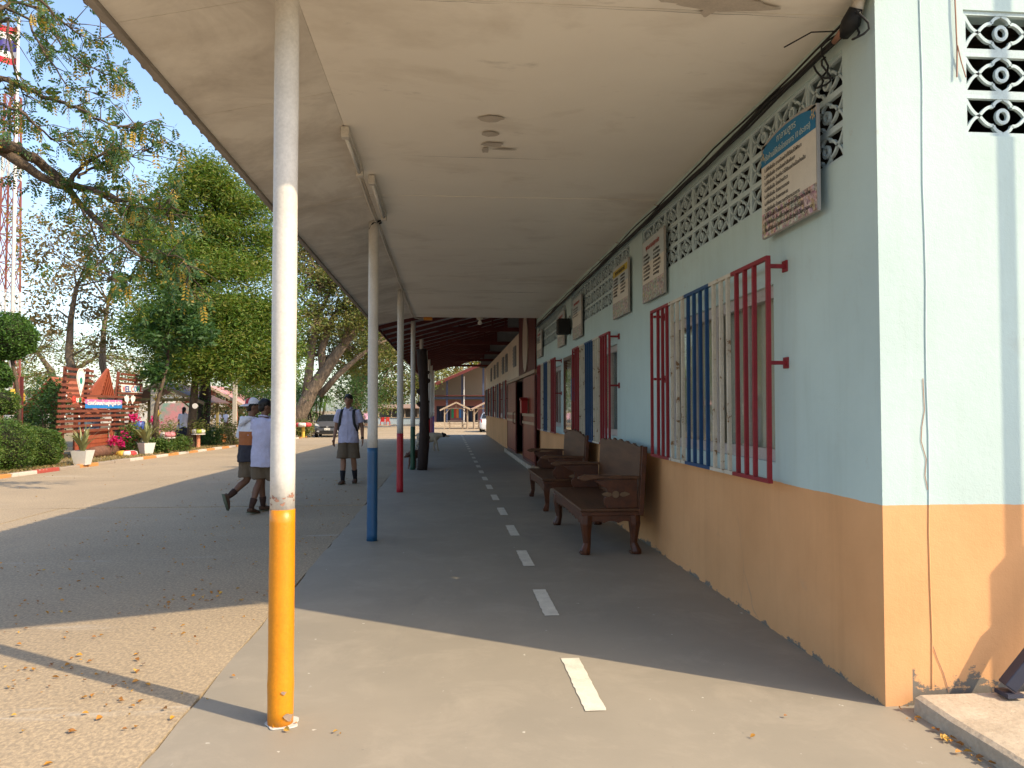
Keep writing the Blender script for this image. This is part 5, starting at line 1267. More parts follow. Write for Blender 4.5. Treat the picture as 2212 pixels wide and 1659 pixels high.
# ================================================================= PAVILIONS, PILLAR, FLAG, TOWER
def pavilion(label, px, py, Y, w, d, h, roofm, postm, rh, table=True, rz=0.0, group='garden pavilions'):
    c = on_y(px, py, Y); t = thing('garden_pavilion', label, 'pavilion', (c.x, Y, gz(Y)+0.03), rz, group)
    for sx in (-1, 1):
        for sy in (-1, 1):
            MB().box(sx*w/2-0.06, sx*w/2+0.06, sy*d/2-0.06, sy*d/2+0.06, 0, h).build('post', M[postm], t)
            q = MB(); q.bar((sx*w/2*0.98, sy*d/2, h-0.55), (sx*w/2*0.55, sy*d/2, h+0.02), 0.05, 0.08, up=(0,1,0)); q.build('brace', M[postm], t)
        e = 0.45; x0 = sx*(w/2+e); z0 = h-0.12; 
        q = MB(); q.add([(x0,-d/2-e,z0),(x0,d/2+e,z0),(0,d/2+e,h+rh),(0,-d/2-e,h+rh),(x0,-d/2-e,z0+.05),(x0,d/2+e,z0+.05),(0,d/2+e,h+rh+.05),(0,-d/2-e,h+rh+.05)], [(0,1,2,3),(4,5,6,7),(0,1,5,4),(1,2,6,5),(2,3,7,6),(3,0,4,7)]); q.build('roof_slope', M[roofm], t)
        q = MB(); q.bar((x0,-d/2-e-0.02,z0-0.02),(0,-d/2-e-0.02,h+rh-0.02),0.03,0.14); q.build('barge_board', M['timber'], t)
    for sy in (-1, 1):
        q = MB(); q.box(-w/2, w/2, sy*d/2-0.04, sy*d/2+0.04, h+0.002, h+0.10); q.build('tie_beam', M[postm], t)
        q = MB(); q.box(-0.04, 0.04, sy*d/2-0.039, sy*d/2+0.039, h+0.101, h+rh-0.03); q.build('king_post', M[postm], t)
    if table:
        MB().box(-w*0.42, w*0.42, -0.35, 0.35, 0.68, 0.74).build('table_top', M['timber'], t)
        for sx in (-1, 1):
            MB().box(sx*w*0.28-0.05, sx*w*0.28+0.05, -0.25, 0.25, 0, 0.68).build('table_leg', M['timber'], t)
        for sy in (-1, 1): MB().box(-w*0.42, w*0.42, sy*0.75-0.15, sy*0.75+0.15, 0.38, 0.43).build('bench_plank', M['timber'], t); MB().box(-w*0.3, -w*0.3+0.06, sy*0.75-0.1, sy*0.75+0.1, 0, 0.38).build('bench_leg', M['timber'], t); MB().box(w*0.3, w*0.3+0.06, sy*0.75-0.1, sy*0.75+0.1, 0, 0.38).build('bench_leg', M['timber'], t)
    return t
flat('dark_tin',(0.13,0.075,0.06)); flat('green_wood',(0.27,0.22,0.09)); flat('pink_roof',(0.50,0.20,0.20)); flat('pink_tin',(0.60,0.30,0.29))
pavilion('open pavilion with dark tin roof and green posts behind the planters', 372, 900, 36.5, 3.2, 3.0, 2.05, 'dark_tin', 'green_wood', 0.75)
pavilion('open pavilion with faded pink roof and salmon posts beyond the trunks', 473, 900, 46.0, 2.8, 3.0, 2.15, 'pink_tin', 'orange_timber', 0.9)
pavilion('timber picnic shelter with pale pink roof at the end of the corridor', 985, 905, 72.5, 2.15, 2.2, 1.85, 'pink_tin', 'timber', 0.62, group='timber picnic shelters')
pavilion('second timber picnic shelter half hidden by the hall wall', 1048, 905, 72.5, 2.15, 2.2, 1.85, 'pink_tin', 'timber', 0.62, group='timber picnic shelters')
# pink mural board behind
c = on_y(382,895,41.0); t = thing('mural_board', 'pink painted mural board behind the dark-roofed pavilion', 'mural', (c.x,41,gz(41)+.06)); MB().box(-1.0,1.0,0,0.06,0.3,2.0).build('panel', mat('mural_paint',(0.55,0.24,0.26),(0.22,0.34,0.28),1.1,0.7,lo=0.45,hi=0.6), t); 
for sx in (-0.9,0.9): MB().box(sx-0.04,sx+0.04,0.061,0.12,0,2.0).build('leg', M['timber'], t)
c = on_y(300,905,29.0); t = thing('plastic_barrel', 'blue plastic barrel right of the welcome sign', 'barrel', (c.x,29,gz(29)+.5)); flat('barrel_blue',(0.05,0.09,0.36),0.4); MB().lathe([(0.20,0),(0.24,0.05),(0.25,0.3),(0.235,0.34),(0.25,0.4),(0.23,0.62),(0.18,0.66)],16).build('drum', M['barrel_blue'], t, smooth=True); MB().box(-0.9,0.9,-0.3,0.3,-0.06,-0.001).build('stand_top', M['timber'], t)
for sx in (-0.8,0.8): MB().box(sx-0.04,sx+0.04,-0.2,0.2,-0.44,-0.06).build('stand_leg', M['timber'], t)
# white disc on stick
c = on_y(421,877,29.2); t = thing('disc_marker', 'small white round disc on the tree trunk', 'disc', c); q = MB(); q.prism([(0.10*math.cos(a),0.10*math.sin(a)) for a in [2*math.pi*k/16 for k in range(16)]],(0,0,0),(1,0,0),(0,0,1),(0,1,0),0.03); q.build('plate', M['pot_white'], t); q = MB(); q.box(-0.015,0.015,0.031,0.35,-0.02,0.02); q.build('bracket', M['timber'], t)
c = on_y(1252/1.8228*1.0, 1620/1.8228, 47.0)
# pale concrete pole at right pavilion, and utility posts
for (px, yt, Y, lab) in ((508,822,44.0,'pale square concrete pole beside the pink-roofed pavilion'),(334,842,30.5,'pale wooden pole in front of the dark-roofed pavilion')):
    c = on_y(px, yt, Y); t = thing('utility_pole', lab, 'pole', (c.x, Y, gz(Y)+.05)); MB().box(-0.11,0.11,-0.11,0.11,0,c.z-gz(Y)).build('shaft', flat('pole_grey',(0.40,0.36,0.29)), t, bevel=0.02); MB().box(-0.16,0.16,-0.16,0.16,-0.02,0.12).build('footing', M['pad'], t)
# spirit pillar
c = on_y(33,880,26.0); t = thing('spirit_pillar', 'white round pillar with gold crown at the left edge', 'pillar', (c.x,26,gz(26)+.06)); flat('gold',(0.50,0.33,0.04),0.4); flat('pillar_white',(0.66,0.62,0.58))
MB().lathe([(0.30,0),(0.30,0.15),(0.25,0.2),(0.25,1.72)],18).build('shaft', M['pillar_white'], t, smooth=False); MB().lathe([(0.26,1.721),(0.30,1.78),(0.26,1.86),(0.29,1.94),(0.24,2.02),(0.14,2.16)],18).build('crown', M['gold'], t, smooth=True); MB().lathe([(0.257,1.32),(0.262,1.36),(0.257,1.40)],18).build('sash', M['p_red'], t)
# flagpole
c = on_y(40,60,29.0); t = thing('flagpole', 'tall white flagpole flying a red white and blue flag', 'flagpole', (c.x,29,gz(29)+.06)); H_ = c.z+0.4
MB().lathe([(0.075,0),(0.06,H_*0.5),(0.045,H_)],10).build('pole', M['pillar_white'], t, smooth=True); MB().lathe([(0.02,H_),(0.08,H_+.06),(0.02,H_+.14)],10).build('finial', M['pillar_white'], t, smooth=True); MB().lathe([(0.35,0),(0.35,0.2),(0.2,0.5)],12).build('base', M['pad'], t)
flat('flag_red',(0.55,0.03,0.05)); flat('flag_white',(0.70,0.66,0.64)); flat('flag_blue',(0.06,0.05,0.22))
hh = [0, 1/6, 2/6, 4/6, 5/6, 1]; fcol = ['flag_red','flag_white','flag_blue','flag_white','flag_red']
for s in range(5):
    vs = []; n = 12
    for i in range(n+1):
        f = i/n; sag = 0.55*f*f + 0.12*math.sin(f*7); yy = 0.14*math.sin(f*9+1)
        for v in (hh[s], hh[s+1]): vs.append((-0.06-1.25*f*(1-0.25*v*f), yy+0.03*math.sin(v*6), H_-0.15-1.45*v-sag*(0.8-0.3*v)))
    q = MB(); q.add(vs, [(2*i,2*i+1,2*i+3,2*i+2) for i in range(n)]); q.build('flag_stripe', M[fcol[s]], t, smooth=True)
# lattice tower
c = on_y(14,860,62.0); t = thing('lattice_tower', 'tall red and white steel lattice mast at the far left', 'tower', (c.x,62,gz(62)+.05)); flat('mast_red',(0.26,0.09,0.07)); flat('mast_white',(0.6,0.58,0.55))
for k in range(12):
    z0, z1 = 2.2*k, 2.2*k+2.2; w0 = 0.66-0.010*z0; w1 = 0.66-0.010*z1; cs = [(-1,-1),(1,-1),(1,1),(-1,1)]; q = MB()
    for i in range(4):
        a, b = cs[i], cs[(i+1)%4]
        q.bar((a[0]*w0,a[1]*w0,z0),(a[0]*w1,a[1]*w1,z1),0.12,0.12); q.bar((a[0]*w0,a[1]*w0,z0),(b[0]*w1,b[1]*w1,z1),0.05,0.05); q.bar((b[0]*w0,b[1]*w0,z0),(a[0]*w1,a[1]*w1,z1),0.05,0.05); q.bar((a[0]*w1,a[1]*w1,z1),(b[0]*w1,b[1]*w1,z1),0.06,0.06)
    o = q.build('lattice_section', M['mast_red' if k % 5 != 4 else 'mast_white'], t); o['kind'] = 'stuff'
# small notice: dark steel arbour at the left edge
c = on_y(46,880,22.0); t = thing('steel_arbour', 'thin dark steel frame post in front of the white pillar', 'frame', (c.x,22,gz(22)+.06)); MB().box(-0.035,0.035,-0.035,0.035,0,2.35).build('post', M['maroon'], t); MB().box(-1.0,-0.036,-0.03,0.03,1.55,1.62).build('rail', M['maroon'], t)
for k in range(3):
    q = MB(); q.bar((-0.9,0,0.2+0.4*k),(-0.04,0,0.5+0.35*k),0.03,0.03); q.build('brace', M['maroon'], t)

# ================================================================= TREES
def at(px, py, Y): return tuple(on_y(px, py, Y))
b = on_g(412,968,0.06); Y = b.y
clump_tree('tamarind_tree', 'big dense green tree with two dark trunks behind the walking pair', (b.x, Y, b.z),
    [((b.x,Y,b.z-0.1),0.20),((b.x+0.05,Y,1.2),0.16),((b.x+0.15,Y,2.6),0.15),((b.x+0.2,Y+0.2,4.5),0.13),((b.x+0.3,Y+0.2,6.5),0.09)],
    [(at(440,440,Y+1),(1.7,1.7,1.5),20),(at(385,540,Y+0.5),(1.9,1.8,1.5),16),(at(520,520,Y+1.2),(1.8,1.8,2.0),24),(at(440,640,Y-0.3),(2.3,2.0,1.6),24),(at(560,660,Y+1),(1.5,1.7,1.8),18),
     (at(330,690,Y),(1.5,1.5,1.4),14),(at(510,750,Y),(2.0,1.6,1.2),20),(at(400,770,Y-0.4),(1.6,1.4,1.1),16),(at(590,780,Y+1.5),(1.2,1.2,1.0),10),(at(465,390,Y+0.6),(0.9,0.9,0.7),7)],
    'lf_tam', 0.16, 'bark', 101, 1000, 0.95, aspect=0.32, shell=0.25)
b2 = on_g(440,962,0.06)
t = thing('tree_trunk', 'dark second trunk beside the big dense tree, with ferns', 'tree', b2); q = MB(); q.tube([(0,0,-0.1),(-0.02,0,1.0),(0.04,0,2.2),(-0.05,0.1,3.6),(0.05,0.2,5.2)],[0.32,0.27,0.26,0.22,0.14],10); q.build('trunk', M['log'], t, smooth=True)
rg = np.random.default_rng(3); o = leaf_obj('crown', np.concatenate([np.array([0,0,4.2])+rg.normal(size=(700,3))*np.array([0.7,0.7,0.5]), np.array([0.1,-0.3,1.7])+rg.normal(size=(120,3))*np.array([0.2,0.15,0.3])]), 0.14, M['lf_dark'], t, world=False, rg=rg); o['kind'] = 'stuff'
# darker broad-leaved tree in front-left of it
Y = 27.8; c0 = at(330,950,Y)
clump_tree('broadleaf_tree', 'dark broad-leaved young tree between the sign and big tree', (c0[0],Y,gz(Y)+.06), [((c0[0],Y,gz(Y)),0.09),((c0[0]+0.1,Y,1.5),0.07),((c0[0]+0.5,Y,3.2),0.05)],
    [(at(375,660,Y),(1.0,0.9,0.8),11),(at(335,730,Y),(0.8,0.8,0.7),10),(at(400,715,Y),(0.9,0.8,0.6),10),(at(345,800,Y),(0.6,0.5,0.35),5)], 'lf_dark', 0.20, 'bark', 102, 85, 0.55, aspect=0.5, shell=0.3)
# sparse yellow-brown trees behind the sign
for k, (px, Y, blobs, lm, lab) in enumerate((
    (200, 33.0, [((130,560),(1.6,1.5,1.3),13),((210,520),(1.6,1.5,1.2),13),((180,640),(1.9,1.6,1.2),14),((110,680),(1.5,1.4,1.0),10),((260,600),(1.4,1.3,1.1),11),((290,500),(1.3,1.3,1.0),9),((230,720),(1.4,1.3,.9),8)], 'lf_brown', 'sparse half-bare tree with brown leaves behind the welcome sign'),
    (265, 38.0, [((320,440),(1.8,1.6,1.3),13),((260,470),(1.6,1.5,1.2),12),((350,520),(1.5,1.5,1.2),11),((200,590),(1.7,1.6,1.3),10),((90,600),(1.6,1.6,1.3),10),((80,500),(1.4,1.4,1.1),8)], 'lf_yellow', 'yellowing thin tree between the flagpole and big tree'))):
    base = at(px, 940, Y)
    clump_tree('sparse_tree', lab, (base[0],Y,gz(Y)+.06), [((base[0],Y,gz(Y)),0.24),((base[0]-0.5,Y,1.8),0.19),((base[0]-1.0,Y,3.6),0.16),((base[0]-1.1,Y+.3,5.2),0.12),((base[0]-0.9,Y+.3,6.6),0.08)],
        [(at(p[0],p[1],Y), r, n) for p, r, n in blobs], lm, 0.17, 'bark_pale', 110+k, 62, 0.75, droop=0.5, aspect=0.5, shell=0.25, bare=0.12)
# rain trees beyond the road, leaning trunks
def rain_tree(label, base, limbs, blobs, seed, lm='lf_olive', size=0.2, per=150, cr=1.1):
    rg = np.random.default_rng(seed); r = random.Random(seed); t = thing('spreading_rain_tree', label, 'tree', base, 0, 'spreading rain trees beyond the road'); mb = MB()
    for pts, r0, r1 in limbs:
        n = len(pts); mb.tube([Vector(p) for p in pts], [r0+(r1-r0)*i/(n-1) for i in range(n)], 9)
    ends = [Vector(l[0][-1]) for l in limbs] + [Vector(l[0][-2]) for l in limbs]; Cs = []
    for c, rad, n in blobs:
        cs = ball_pts(n, c, rad, rg, 0.3); 
        for k, p in enumerate(cs):
            v = Vector(p); e = min(ends, key=lambda q: (q-v).length); mid = e.lerp(v, 0.5)+Vector((r.uniform(-.5,.5), r.uniform(-.5,.5), r.uniform(-.2,.5)))
            mb.tube([e, mid, v], [0.09, 0.05, 0.015], 5, caps=False)
            for _ in range(3):
                w = v + Vector((r.uniform(-1,1), r.uniform(-1,1), r.uniform(-.6,.6)))*cr; mb.tube([mid, (mid+w)/2+Vector((0,0,.2)), w], [0.035,0.02,0.008], 4, caps=False)
            Cs.append(p + rg.normal(size=(int(per*r.uniform(.5,1.4)),3))*cr*np.array([.55,.55,.28]))
    mb.build('trunk', M['bark_pale'], t, smooth=True, world=True)
    o = leaf_obj('crown', np.concatenate(Cs), size, M[lm], t, rg=rg, aspect=0.4); o['kind'] = 'stuff'
Y = 56.0; g = gz(Y); A = lambda px, py, dy=0: at(px, py, Y+dy)
rain_tree('spreading rain tree with thick leaning trunk behind the parked car', (A(640,940)[0],Y,g),
    [([A(628,945),A(650,890),A(676,840),A(700,805),A(722,772),A(742,745)],0.62,0.34),([A(660,870),A(668,800),A(676,740),A(690,680),A(716,620)],0.36,0.12),([A(700,805),A(694,760),A(712,700),A(745,650)],0.36,0.13),([A(728,765),A(760,725),A(790,690),A(830,660)],0.28,0.09),([A(690,855),A(730,810),A(770,775),A(810,745),A(860,725)],0.26,0.07),([A(742,745),A(752,700),A(770,650)],0.24,0.09)],
    [(A(690,600),(4.0,4,2.0),20),(A(760,640),(3.6,4,1.8),18),(A(650,560,2),(3,3,2.0),16),(A(800,690),(3.2,3,1.3),12),(A(670,680),(2.6,3,1.4),9),(A(720,545,3),(3,3,1.6),12),(A(780,590,4),(3,3,1.6),12),(A(660,740,3),(2.6,3,1.6),12),(A(770,760,3),(3,3,1.6),12),(A(720,690,-1),(3,3,1.4),10),(A(830,740,2),(2.6,3,1.4),10)], 201, 'lf_olive', 0.26, 260, 1.3)
Y = 78.0; g = gz(Y)
rain_tree('farther spreading rain tree over the low canteen', (A(768,920)[0],Y,g),
    [([A(760,918),A(768,860),A(790,800),A(820,765),A(860,740)],0.8,0.22),([A(775,845),A(762,790),A(740,740),A(730,700)],0.5,0.2),([A(800,790),A(840,790),A(880,770)],0.35,0.1)],
    [(A(830,745),(5,5,2.4),20),(A(880,790),(4.5,4,2.2),16),(A(760,720),(5,5,2.4),18),(A(850,830),(4,4,1.8),12),(A(900,745,5),(4,4,2),10),(A(800,860),(3,3,1.5),8)], 202, 'lf_olive', 0.34, 170, 1.5)
Y = 95.0
rain_tree('distant pale tree row seen left of the big tree', (A(120,900)[0],Y,gz(Y)),
    [([A(120,905),A(125,850),A(110,800),A(80,760)],0.7,0.2),([A(125,850),A(160,800),A(210,770)],0.5,0.15)],
    [(A(80,750),(6,5,2.5),14),(A(180,760),(7,5,2.5),16),(A(250,790),(6,5,2),12),(A(30,800),(5,5,2),10),(A(130,840),(7,4,2),12)], 203, 'lf_olive', 0.34, 120, 1.7)
for k, (px, py, Y, r, n, lm, lab) in enumerate(((985,775,105,(5,5,5),22,'lf_yellow','sunlit yellow-green tree behind the far metal hall'),(945,815,100,(5,5,5.5),20,'lf_olive','leafy tree rising left of the far metal hall'),(1015,790,120,(4,4,3),10,'lf_olive','small distant treetop over the far hall roof'),(1042,795,125,(4,4,4),10,'lf_tam','green treetop beside the hall wall end'),
        (870,870,110,(6,5,5),18,'lf_dark','dark tree behind the low canteen'),(590,860,70,(4,4,3.6),16,'lf_green','green tree seen between big tree and nearest post'),(250,860,75,(6,4,3),14,'lf_brown','brown scrubby tree behind the pavilions'),(420,880,80,(7,4,3),14,'lf_brown','dry scrub tree far behind the dark-roofed pavilion'),(520,880,85,(6,4,4),14,'lf_olive','olive tree far behind the pink-roofed pavilion'),(40,860,80,(6,4,4),14,'lf_olive','olive tree far behind the white pillar'))):
    c = at(px, py, Y); clump_tree('distant_tree', lab, (c[0],Y,gz(Y)), [((c[0],Y,gz(Y)-.1),0.4),((c[0],Y,c[2]*0.4),0.3),((c[0],Y,c[2]),0.15)], [(c, r, n)], lm, 0.38, 'bark', 300+k, 190, 2.0, group='trees far beyond the yard', shell=0.2)
# dracaena clump by the car
c = on_g(686,940,0.06); c = Vector(on_y(684,930,57.0)); t = thing('dracaena', 'tall drooping dracaena clump behind the parked grey car', 'plant', (c.x,57,gz(57)+.05), 0, None, 1.35)
r = random.Random(5)
for k in range(7):
    x, y, h = r.uniform(-.8,.8), r.uniform(-.5,.5), r.uniform(1.0,2.3); q = MB(); q.tube([(x*.3,y*.3,0),(x,y,h)], 0.05, 6); q.build('cane', M['bark'], t)
    for j in range(26):
        a = r.uniform(0,6.28); L = r.uniform(0.6,0.95); vs = []; side = Vector((-math.sin(a),math.cos(a),0))*0.035
        for i in range(5):
            f = i/4; p = Vector((x+math.cos(a)*L*f*0.8, y+math.sin(a)*L*f*0.8, h+L*(0.55*f-1.15*f*f))); vs += [p-side*(1-f*.8), p+side*(1-f*.8)]
        q = MB() if j == 0 else q
        q.add(vs, [(2*i,2*i+1,2*i+3,2*i+2) for i in range(4)])
    o = q.build('leaf_rosette', M['lf_green'], t, smooth=True); o['kind'] = 'stuff'
# ================================================================= PEOPLE
flat('skin', (0.27, 0.135, 0.08), 0.55); flat('skin_dark', (0.16, 0.078, 0.045), 0.55); flat('hair', (0.010, 0.008, 0.007), 0.5)
M['shirt'] = mat('school_shirt', (0.46, 0.44, 0.57), (0.39, 0.375, 0.49), 7, 0.85); M['shirt_w'] = mat('white_shirt', (0.62, 0.60, 0.68), (0.54, 0.53, 0.60), 7, 0.85)
M['pinkshirt'] = mat('pink_shirt', (0.62, 0.36, 0.50), (0.55, 0.3, 0.44), 7, 0.85)
M['khaki'] = mat('khaki_shorts', (0.135, 0.098, 0.062), (0.105, 0.075, 0.048), 7, 0.9); M['navy'] = mat('navy_cloth', (0.018, 0.020, 0.034), (0.012, 0.014, 0.022), 7, 0.9)
M['sock_black'] = mat('black_sock', (0.013, 0.013, 0.016), None, 9, 0.9); M['sock_brown'] = mat('brown_sock', (0.055, 0.026, 0.017), None, 9, 0.9); M['shoe'] = mat('brown_canvas_shoe', (0.085, 0.045, 0.026), (0.06, 0.03, 0.018), 9, 0.8); M['sole'] = mat('shoe_sole', (0.10, 0.11, 0.07), None, 9, 0.8)
def hoodie_mat():
    m, nt, b, co = new_mat('hoodie_cloth'); sp = _n(nt, 'ShaderNodeSeparateXYZ'); nt.links.new(co, sp.inputs[0])
    ax = math_(nt, 'ABSOLUTE', sp.outputs[0]); tor = math_(nt, 'LESS_THAN', ax, 0.205)
    o = math_(nt, 'MULTIPLY', math_(nt, 'LESS_THAN', sp.outputs[2], 1.225), tor); n_ = math_(nt, 'MULTIPLY', math_(nt, 'LESS_THAN', sp.outputs[2], 1.02), tor)
    c = mixc(nt, o, (0.60, 0.59, 0.62), (0.32, 0.10, 0.028)); c = mixc(nt, n_, c, (0.022, 0.020, 0.028)); c = mixc(nt, 1.0, c, ramp(nt, nz(nt, co, 9, 5), [(0.3,(0.85,)*3),(0.7,(1,)*3)]), 'MULTIPLY')
    nt.links.new(c, b.inputs['Base Color']); b.inputs['Roughness'].default_value = 0.9; return m
M['hoodie'] = hoodie_mat()
def remesh(mb, vox, m, name, it=4, disp=0.0, dscale=9.0, seed=0):
    me0 = mb.mesh('tmp', m); o = bpy.data.objects.new('tmp', me0); col.objects.link(o)
    r = o.modifiers.new('r', 'REMESH'); r.mode = 'VOXEL'; r.voxel_size = vox; r.use_smooth_shade = True
    s = o.modifiers.new('s', 'SMOOTH'); s.iterations = it; s.factor = 0.5
    dg = bpy.context.evaluated_depsgraph_get(); dg.update()
    me = bpy.data.meshes.new_from_object(o.evaluated_get(dg), depsgraph=dg); bpy.data.objects.remove(o); bpy.data.meshes.remove(me0)
    me.name = name; me.materials.clear(); me.materials.append(m)
    if disp:
        off = Vector((seed*3.1, seed*1.7, 0)); ns = [v.normal.copy() for v in me.vertices]
        for v, nrm in zip(me.vertices, ns):
            p = v.co; v.co = p + nrm*disp*(noise.noise(Vector((p.x*dscale, p.y*dscale, p.z*dscale*0.55))+off) + 0.5*noise.noise(p*dscale*2.3+off))
    me.polygons.foreach_set('use_smooth', [True]*len(me.polygons)); me.update(); return me
def hand(mb, w, d, side, palm_n):
    """palm and five fingers hanging from wrist w along d; palm_n = palm normal"""
    w = Vector(w); d = Vector(d).normalized(); n = Vector(palm_n); n = (n - d*n.dot(d)).normalized(); s = d.cross(n)*side
    mb.tube([w-d*0.02, w+d*0.02, w+d*0.055, w+d*0.085], [(0.024,0.020),(0.033,0.018),(0.038,0.017),(0.034,0.014)], 8, ref=tuple(s))
    for k, (o, L) in enumerate(((-0.030,0.070),(-0.010,0.080),(0.011,0.076),(0.030,0.058))):
        b = w+d*0.082+s*o; k1 = b+d*L*0.5+n*0.006; mb.tube([b-d*0.015, b, k1, k1+(d*0.75+n*0.65).normalized()*L*0.5], [0.010,0.010,0.0095,0.007], 6)
    b = w+d*0.030-s*0.030; mb.tube([b, b+(d*0.6-s*0.8).normalized()*0.030, b+(d*0.6-s*0.8).normalized()*0.030+(d*0.9-s*0.2+n*0.3).normalized()*0.034], [0.013,0.011,0.008], 6)
def person(label, loc, rz, sc, P, top, bottom, skin='skin', sock='sock_black', shoe='shoe', vox=0.011, hair='short', hem=0.80, sleeve=0.75, skirt=False, group=None, loose=1.0, face=True, seed=1, shorts_k=0.86, topname='shirt', sock_h=0.55, hy=0.0):
    t = thing('person', label, 'person', loc, rz, group, sc); SK = M[skin]; V3 = Vector
    b = MB(); X = (1,0,0)
    lean = P.get('lean', 0.0)
    def lz(x, y, z): return (x, y - lean*max(0, z-0.86), z)
    b.tube([lz(0,0,.82),lz(0,0,.92),lz(0,0,1.04),lz(0,0,1.18),lz(0,0,1.32),lz(0,0,1.40),lz(0,0,1.45),lz(0,-.012,1.53)], [(.13,.09),(.155,.105),(.135,.092),(.15,.10),(.165,.10),(.12,.075),(.056,.056),(.052,.056)], 14, ref=X)
    hc = V3(lz(0,-.02,1.595)); RH = Matrix.Rotation(P.get('head', 0.0), 3, 'Z')
    h = MB(); h.ball((0,0,.01),(.074,.094,.112),14,10); h.ball((0,-.034,-.055),(.054,.052,.055),12,8)
    h.tube([(0,-.088,.022),(0,-.104,-.008),(0,-.108,-.022),(0,-.094,-.030)],[.009,.012,.015,.010],6)
    for s in (-1,1): h.ball((s*.076,.006,0),(.011,.022,.031),8,6)
    h.ball((0,-.089,-.052),(.024,.010,.006),8,5); h.ball((0,-.087,-.063),(.022,.010,.007),8,5)
    for s in (-1,1): h.ball((s*.032,-.080,.030),(.024,.012,.008),8,5)
    h.v = [tuple(RH @ V3(p) + hc) for p in h.v]; b.add(h.v, h.f)
    for s in (-1, 1):
        k = 'L' if s > 0 else 'R'; sh = V3(lz(s*.185,0,1.375)); el = V3(P[k+'e']); wr = V3(P[k+'w'])
        b.tube([V3(lz(s*.12,0,1.37)), sh, sh.lerp(el,.5), el, el.lerp(wr,.35), wr], [.055,.054,.046,.038,.038,.026], 9)
        hand(b, wr, (wr-el).normalized()*0.8+V3((0,0,-.3)), s, P.get(k+'n', (-s, -0.35, 0)))
        hp = V3((s*.088,0,.86)); kn = V3(P[k+'k']); an = V3(P[k+'a']); td = V3(P.get(k+'t', (s*.15,-1,0))).normalized()
        b.tube([hp, hp.lerp(kn,.45), kn+V3((0,-.01,.03)), kn, kn.lerp(an,.3)+V3((0,.015,0)), kn.lerp(an,.7), an], [.088,.078,.058,.052,.056,.042,.035], 10)
        tu = V3(P.get(k+'u', (0,0,1))).normalized(); b.tube([an-td*.02-tu*.02, an+td*.05-tu*.045, an+td*.13-tu*.055], [.028,.026,.014], 7)
    body = link('body', remesh(b, vox, SK, 'body', 3), t)
    # clothes
    L = loose; g = MB()
    g.tube([lz(0,0,hem),lz(0,0,hem+.06),lz(0,0,1.02),lz(0,0,1.18),lz(0,0,1.32),lz(0,0,1.395),lz(0,0,1.44)], [(.185*L,.135*L),(.182*L,.134*L),(.168*L,.126*L),(.175*L,.126*L),(.188,.120),(.15,.098),(.078,.078)], 16, ref=X)
    for s in (-1, 1):
        k = 'L' if s > 0 else 'R'; sh = V3(lz(s*.185,0,1.375)); el = V3(P[k+'e']); wr = V3(P[k+'w'])
        e = sh.lerp(el, min(1, sleeve)) if sleeve <= 1 else el.lerp(wr, sleeve-1)
        g.tube([V3(lz(s*.10,0,1.36)), sh, sh.lerp(e,.5), e] if sleeve <= 1 else [V3(lz(s*.1,0,1.36)), sh, sh.lerp(el,.5), el, e], [.070,.072,.066*L,.068*L] if sleeve <= 1 else [.070,.072,.066,.056,.05], 10)
    link(topname, remesh(g, vox, M[top], topname, 3, 0.017, 7.0, seed), t)
    if topname == 'shirt':
        g = MB()
        for s in (-1, 1): g.add([lz(0,-.088,1.415),lz(s*.055,-.082,1.40),lz(s*.085,-.03,1.455),lz(s*.055,-.055,1.475),lz(0,-.094,1.42),lz(s*.058,-.09,1.405),lz(s*.092,-.034,1.455),lz(s*.058,-.06,1.48)], [(0,1,2,3),(4,5,6,7),(0,1,5,4),(1,2,6,5),(2,3,7,6),(3,0,4,7)])
        g.tube([lz(-.075,-.01,1.45),lz(-.06,.05,1.462),lz(0,.075,1.468),lz(.06,.05,1.462),lz(.075,-.01,1.45)], .014, 6); link('collar', g.mesh('collar', M[top], True), t)
        g = MB(); g.bar(lz(0,-.133*L,hem+.05), lz(0,-.122,1.36), .028, .006, up=(0,1,0)); link('button_placket', g.mesh('button_placket', M[top]), t)
    g = MB()
    if skirt:
        g.tube([(0,0,.98),(0,0,.86),(0,0,.66),(0,0,.50)], [(.14,.10),(.175,.13),(.21,.17),(.24,.20)], 16, ref=X)
    else:
        g.tube([(0,0,.99),(0,0,.90),(0,0,.80)], [(.155,.112),(.172,.122),(.165,.118)], 14, ref=X)
        for s in (-1, 1):
            k = 'L' if s > 0 else 'R'; hp = V3((s*.088,0,.86)); kn = V3(P[k+'k']); e = hp.lerp(kn, shorts_k); g.tube([hp, hp.lerp(e,.5), e], [.108,.118,.130], 12)
    link('skirt' if skirt else 'shorts', remesh(g, vox, M[bottom], 'bottoms', 3, 0.013, 6.0, seed+5), t)
    for s in (-1, 1):
        k = 'L' if s > 0 else 'R'; kn = V3(P[k+'k']); an = V3(P[k+'a']); td = V3(P.get(k+'t', (s*.15,-1,0))).normalized(); tu = V3(P.get(k+'u', (0,0,1))).normalized()
        g = MB(); g.tube([an.lerp(kn,sock_h), an.lerp(kn,sock_h*.5), an.lerp(kn,.06), an-tu*.03], [.055,.048,.041,.04], 9); link('sock', g.mesh('sock', M[sock], True), t)
        g = MB(); sd = td.cross(tu).normalized(); g.tube([an-td*.055-tu*.045, an-td*.02-tu*.035, an+td*.05-tu*.04, an+td*.12-tu*.052, an+td*.175-tu*.062], [(.036,.034),(.043,.042),(.046,.036),(.047,.027),(.030,.016)], 9, ref=tuple(sd)); so = link('shoe', g.mesh('shoe', M[shoe], True), t)
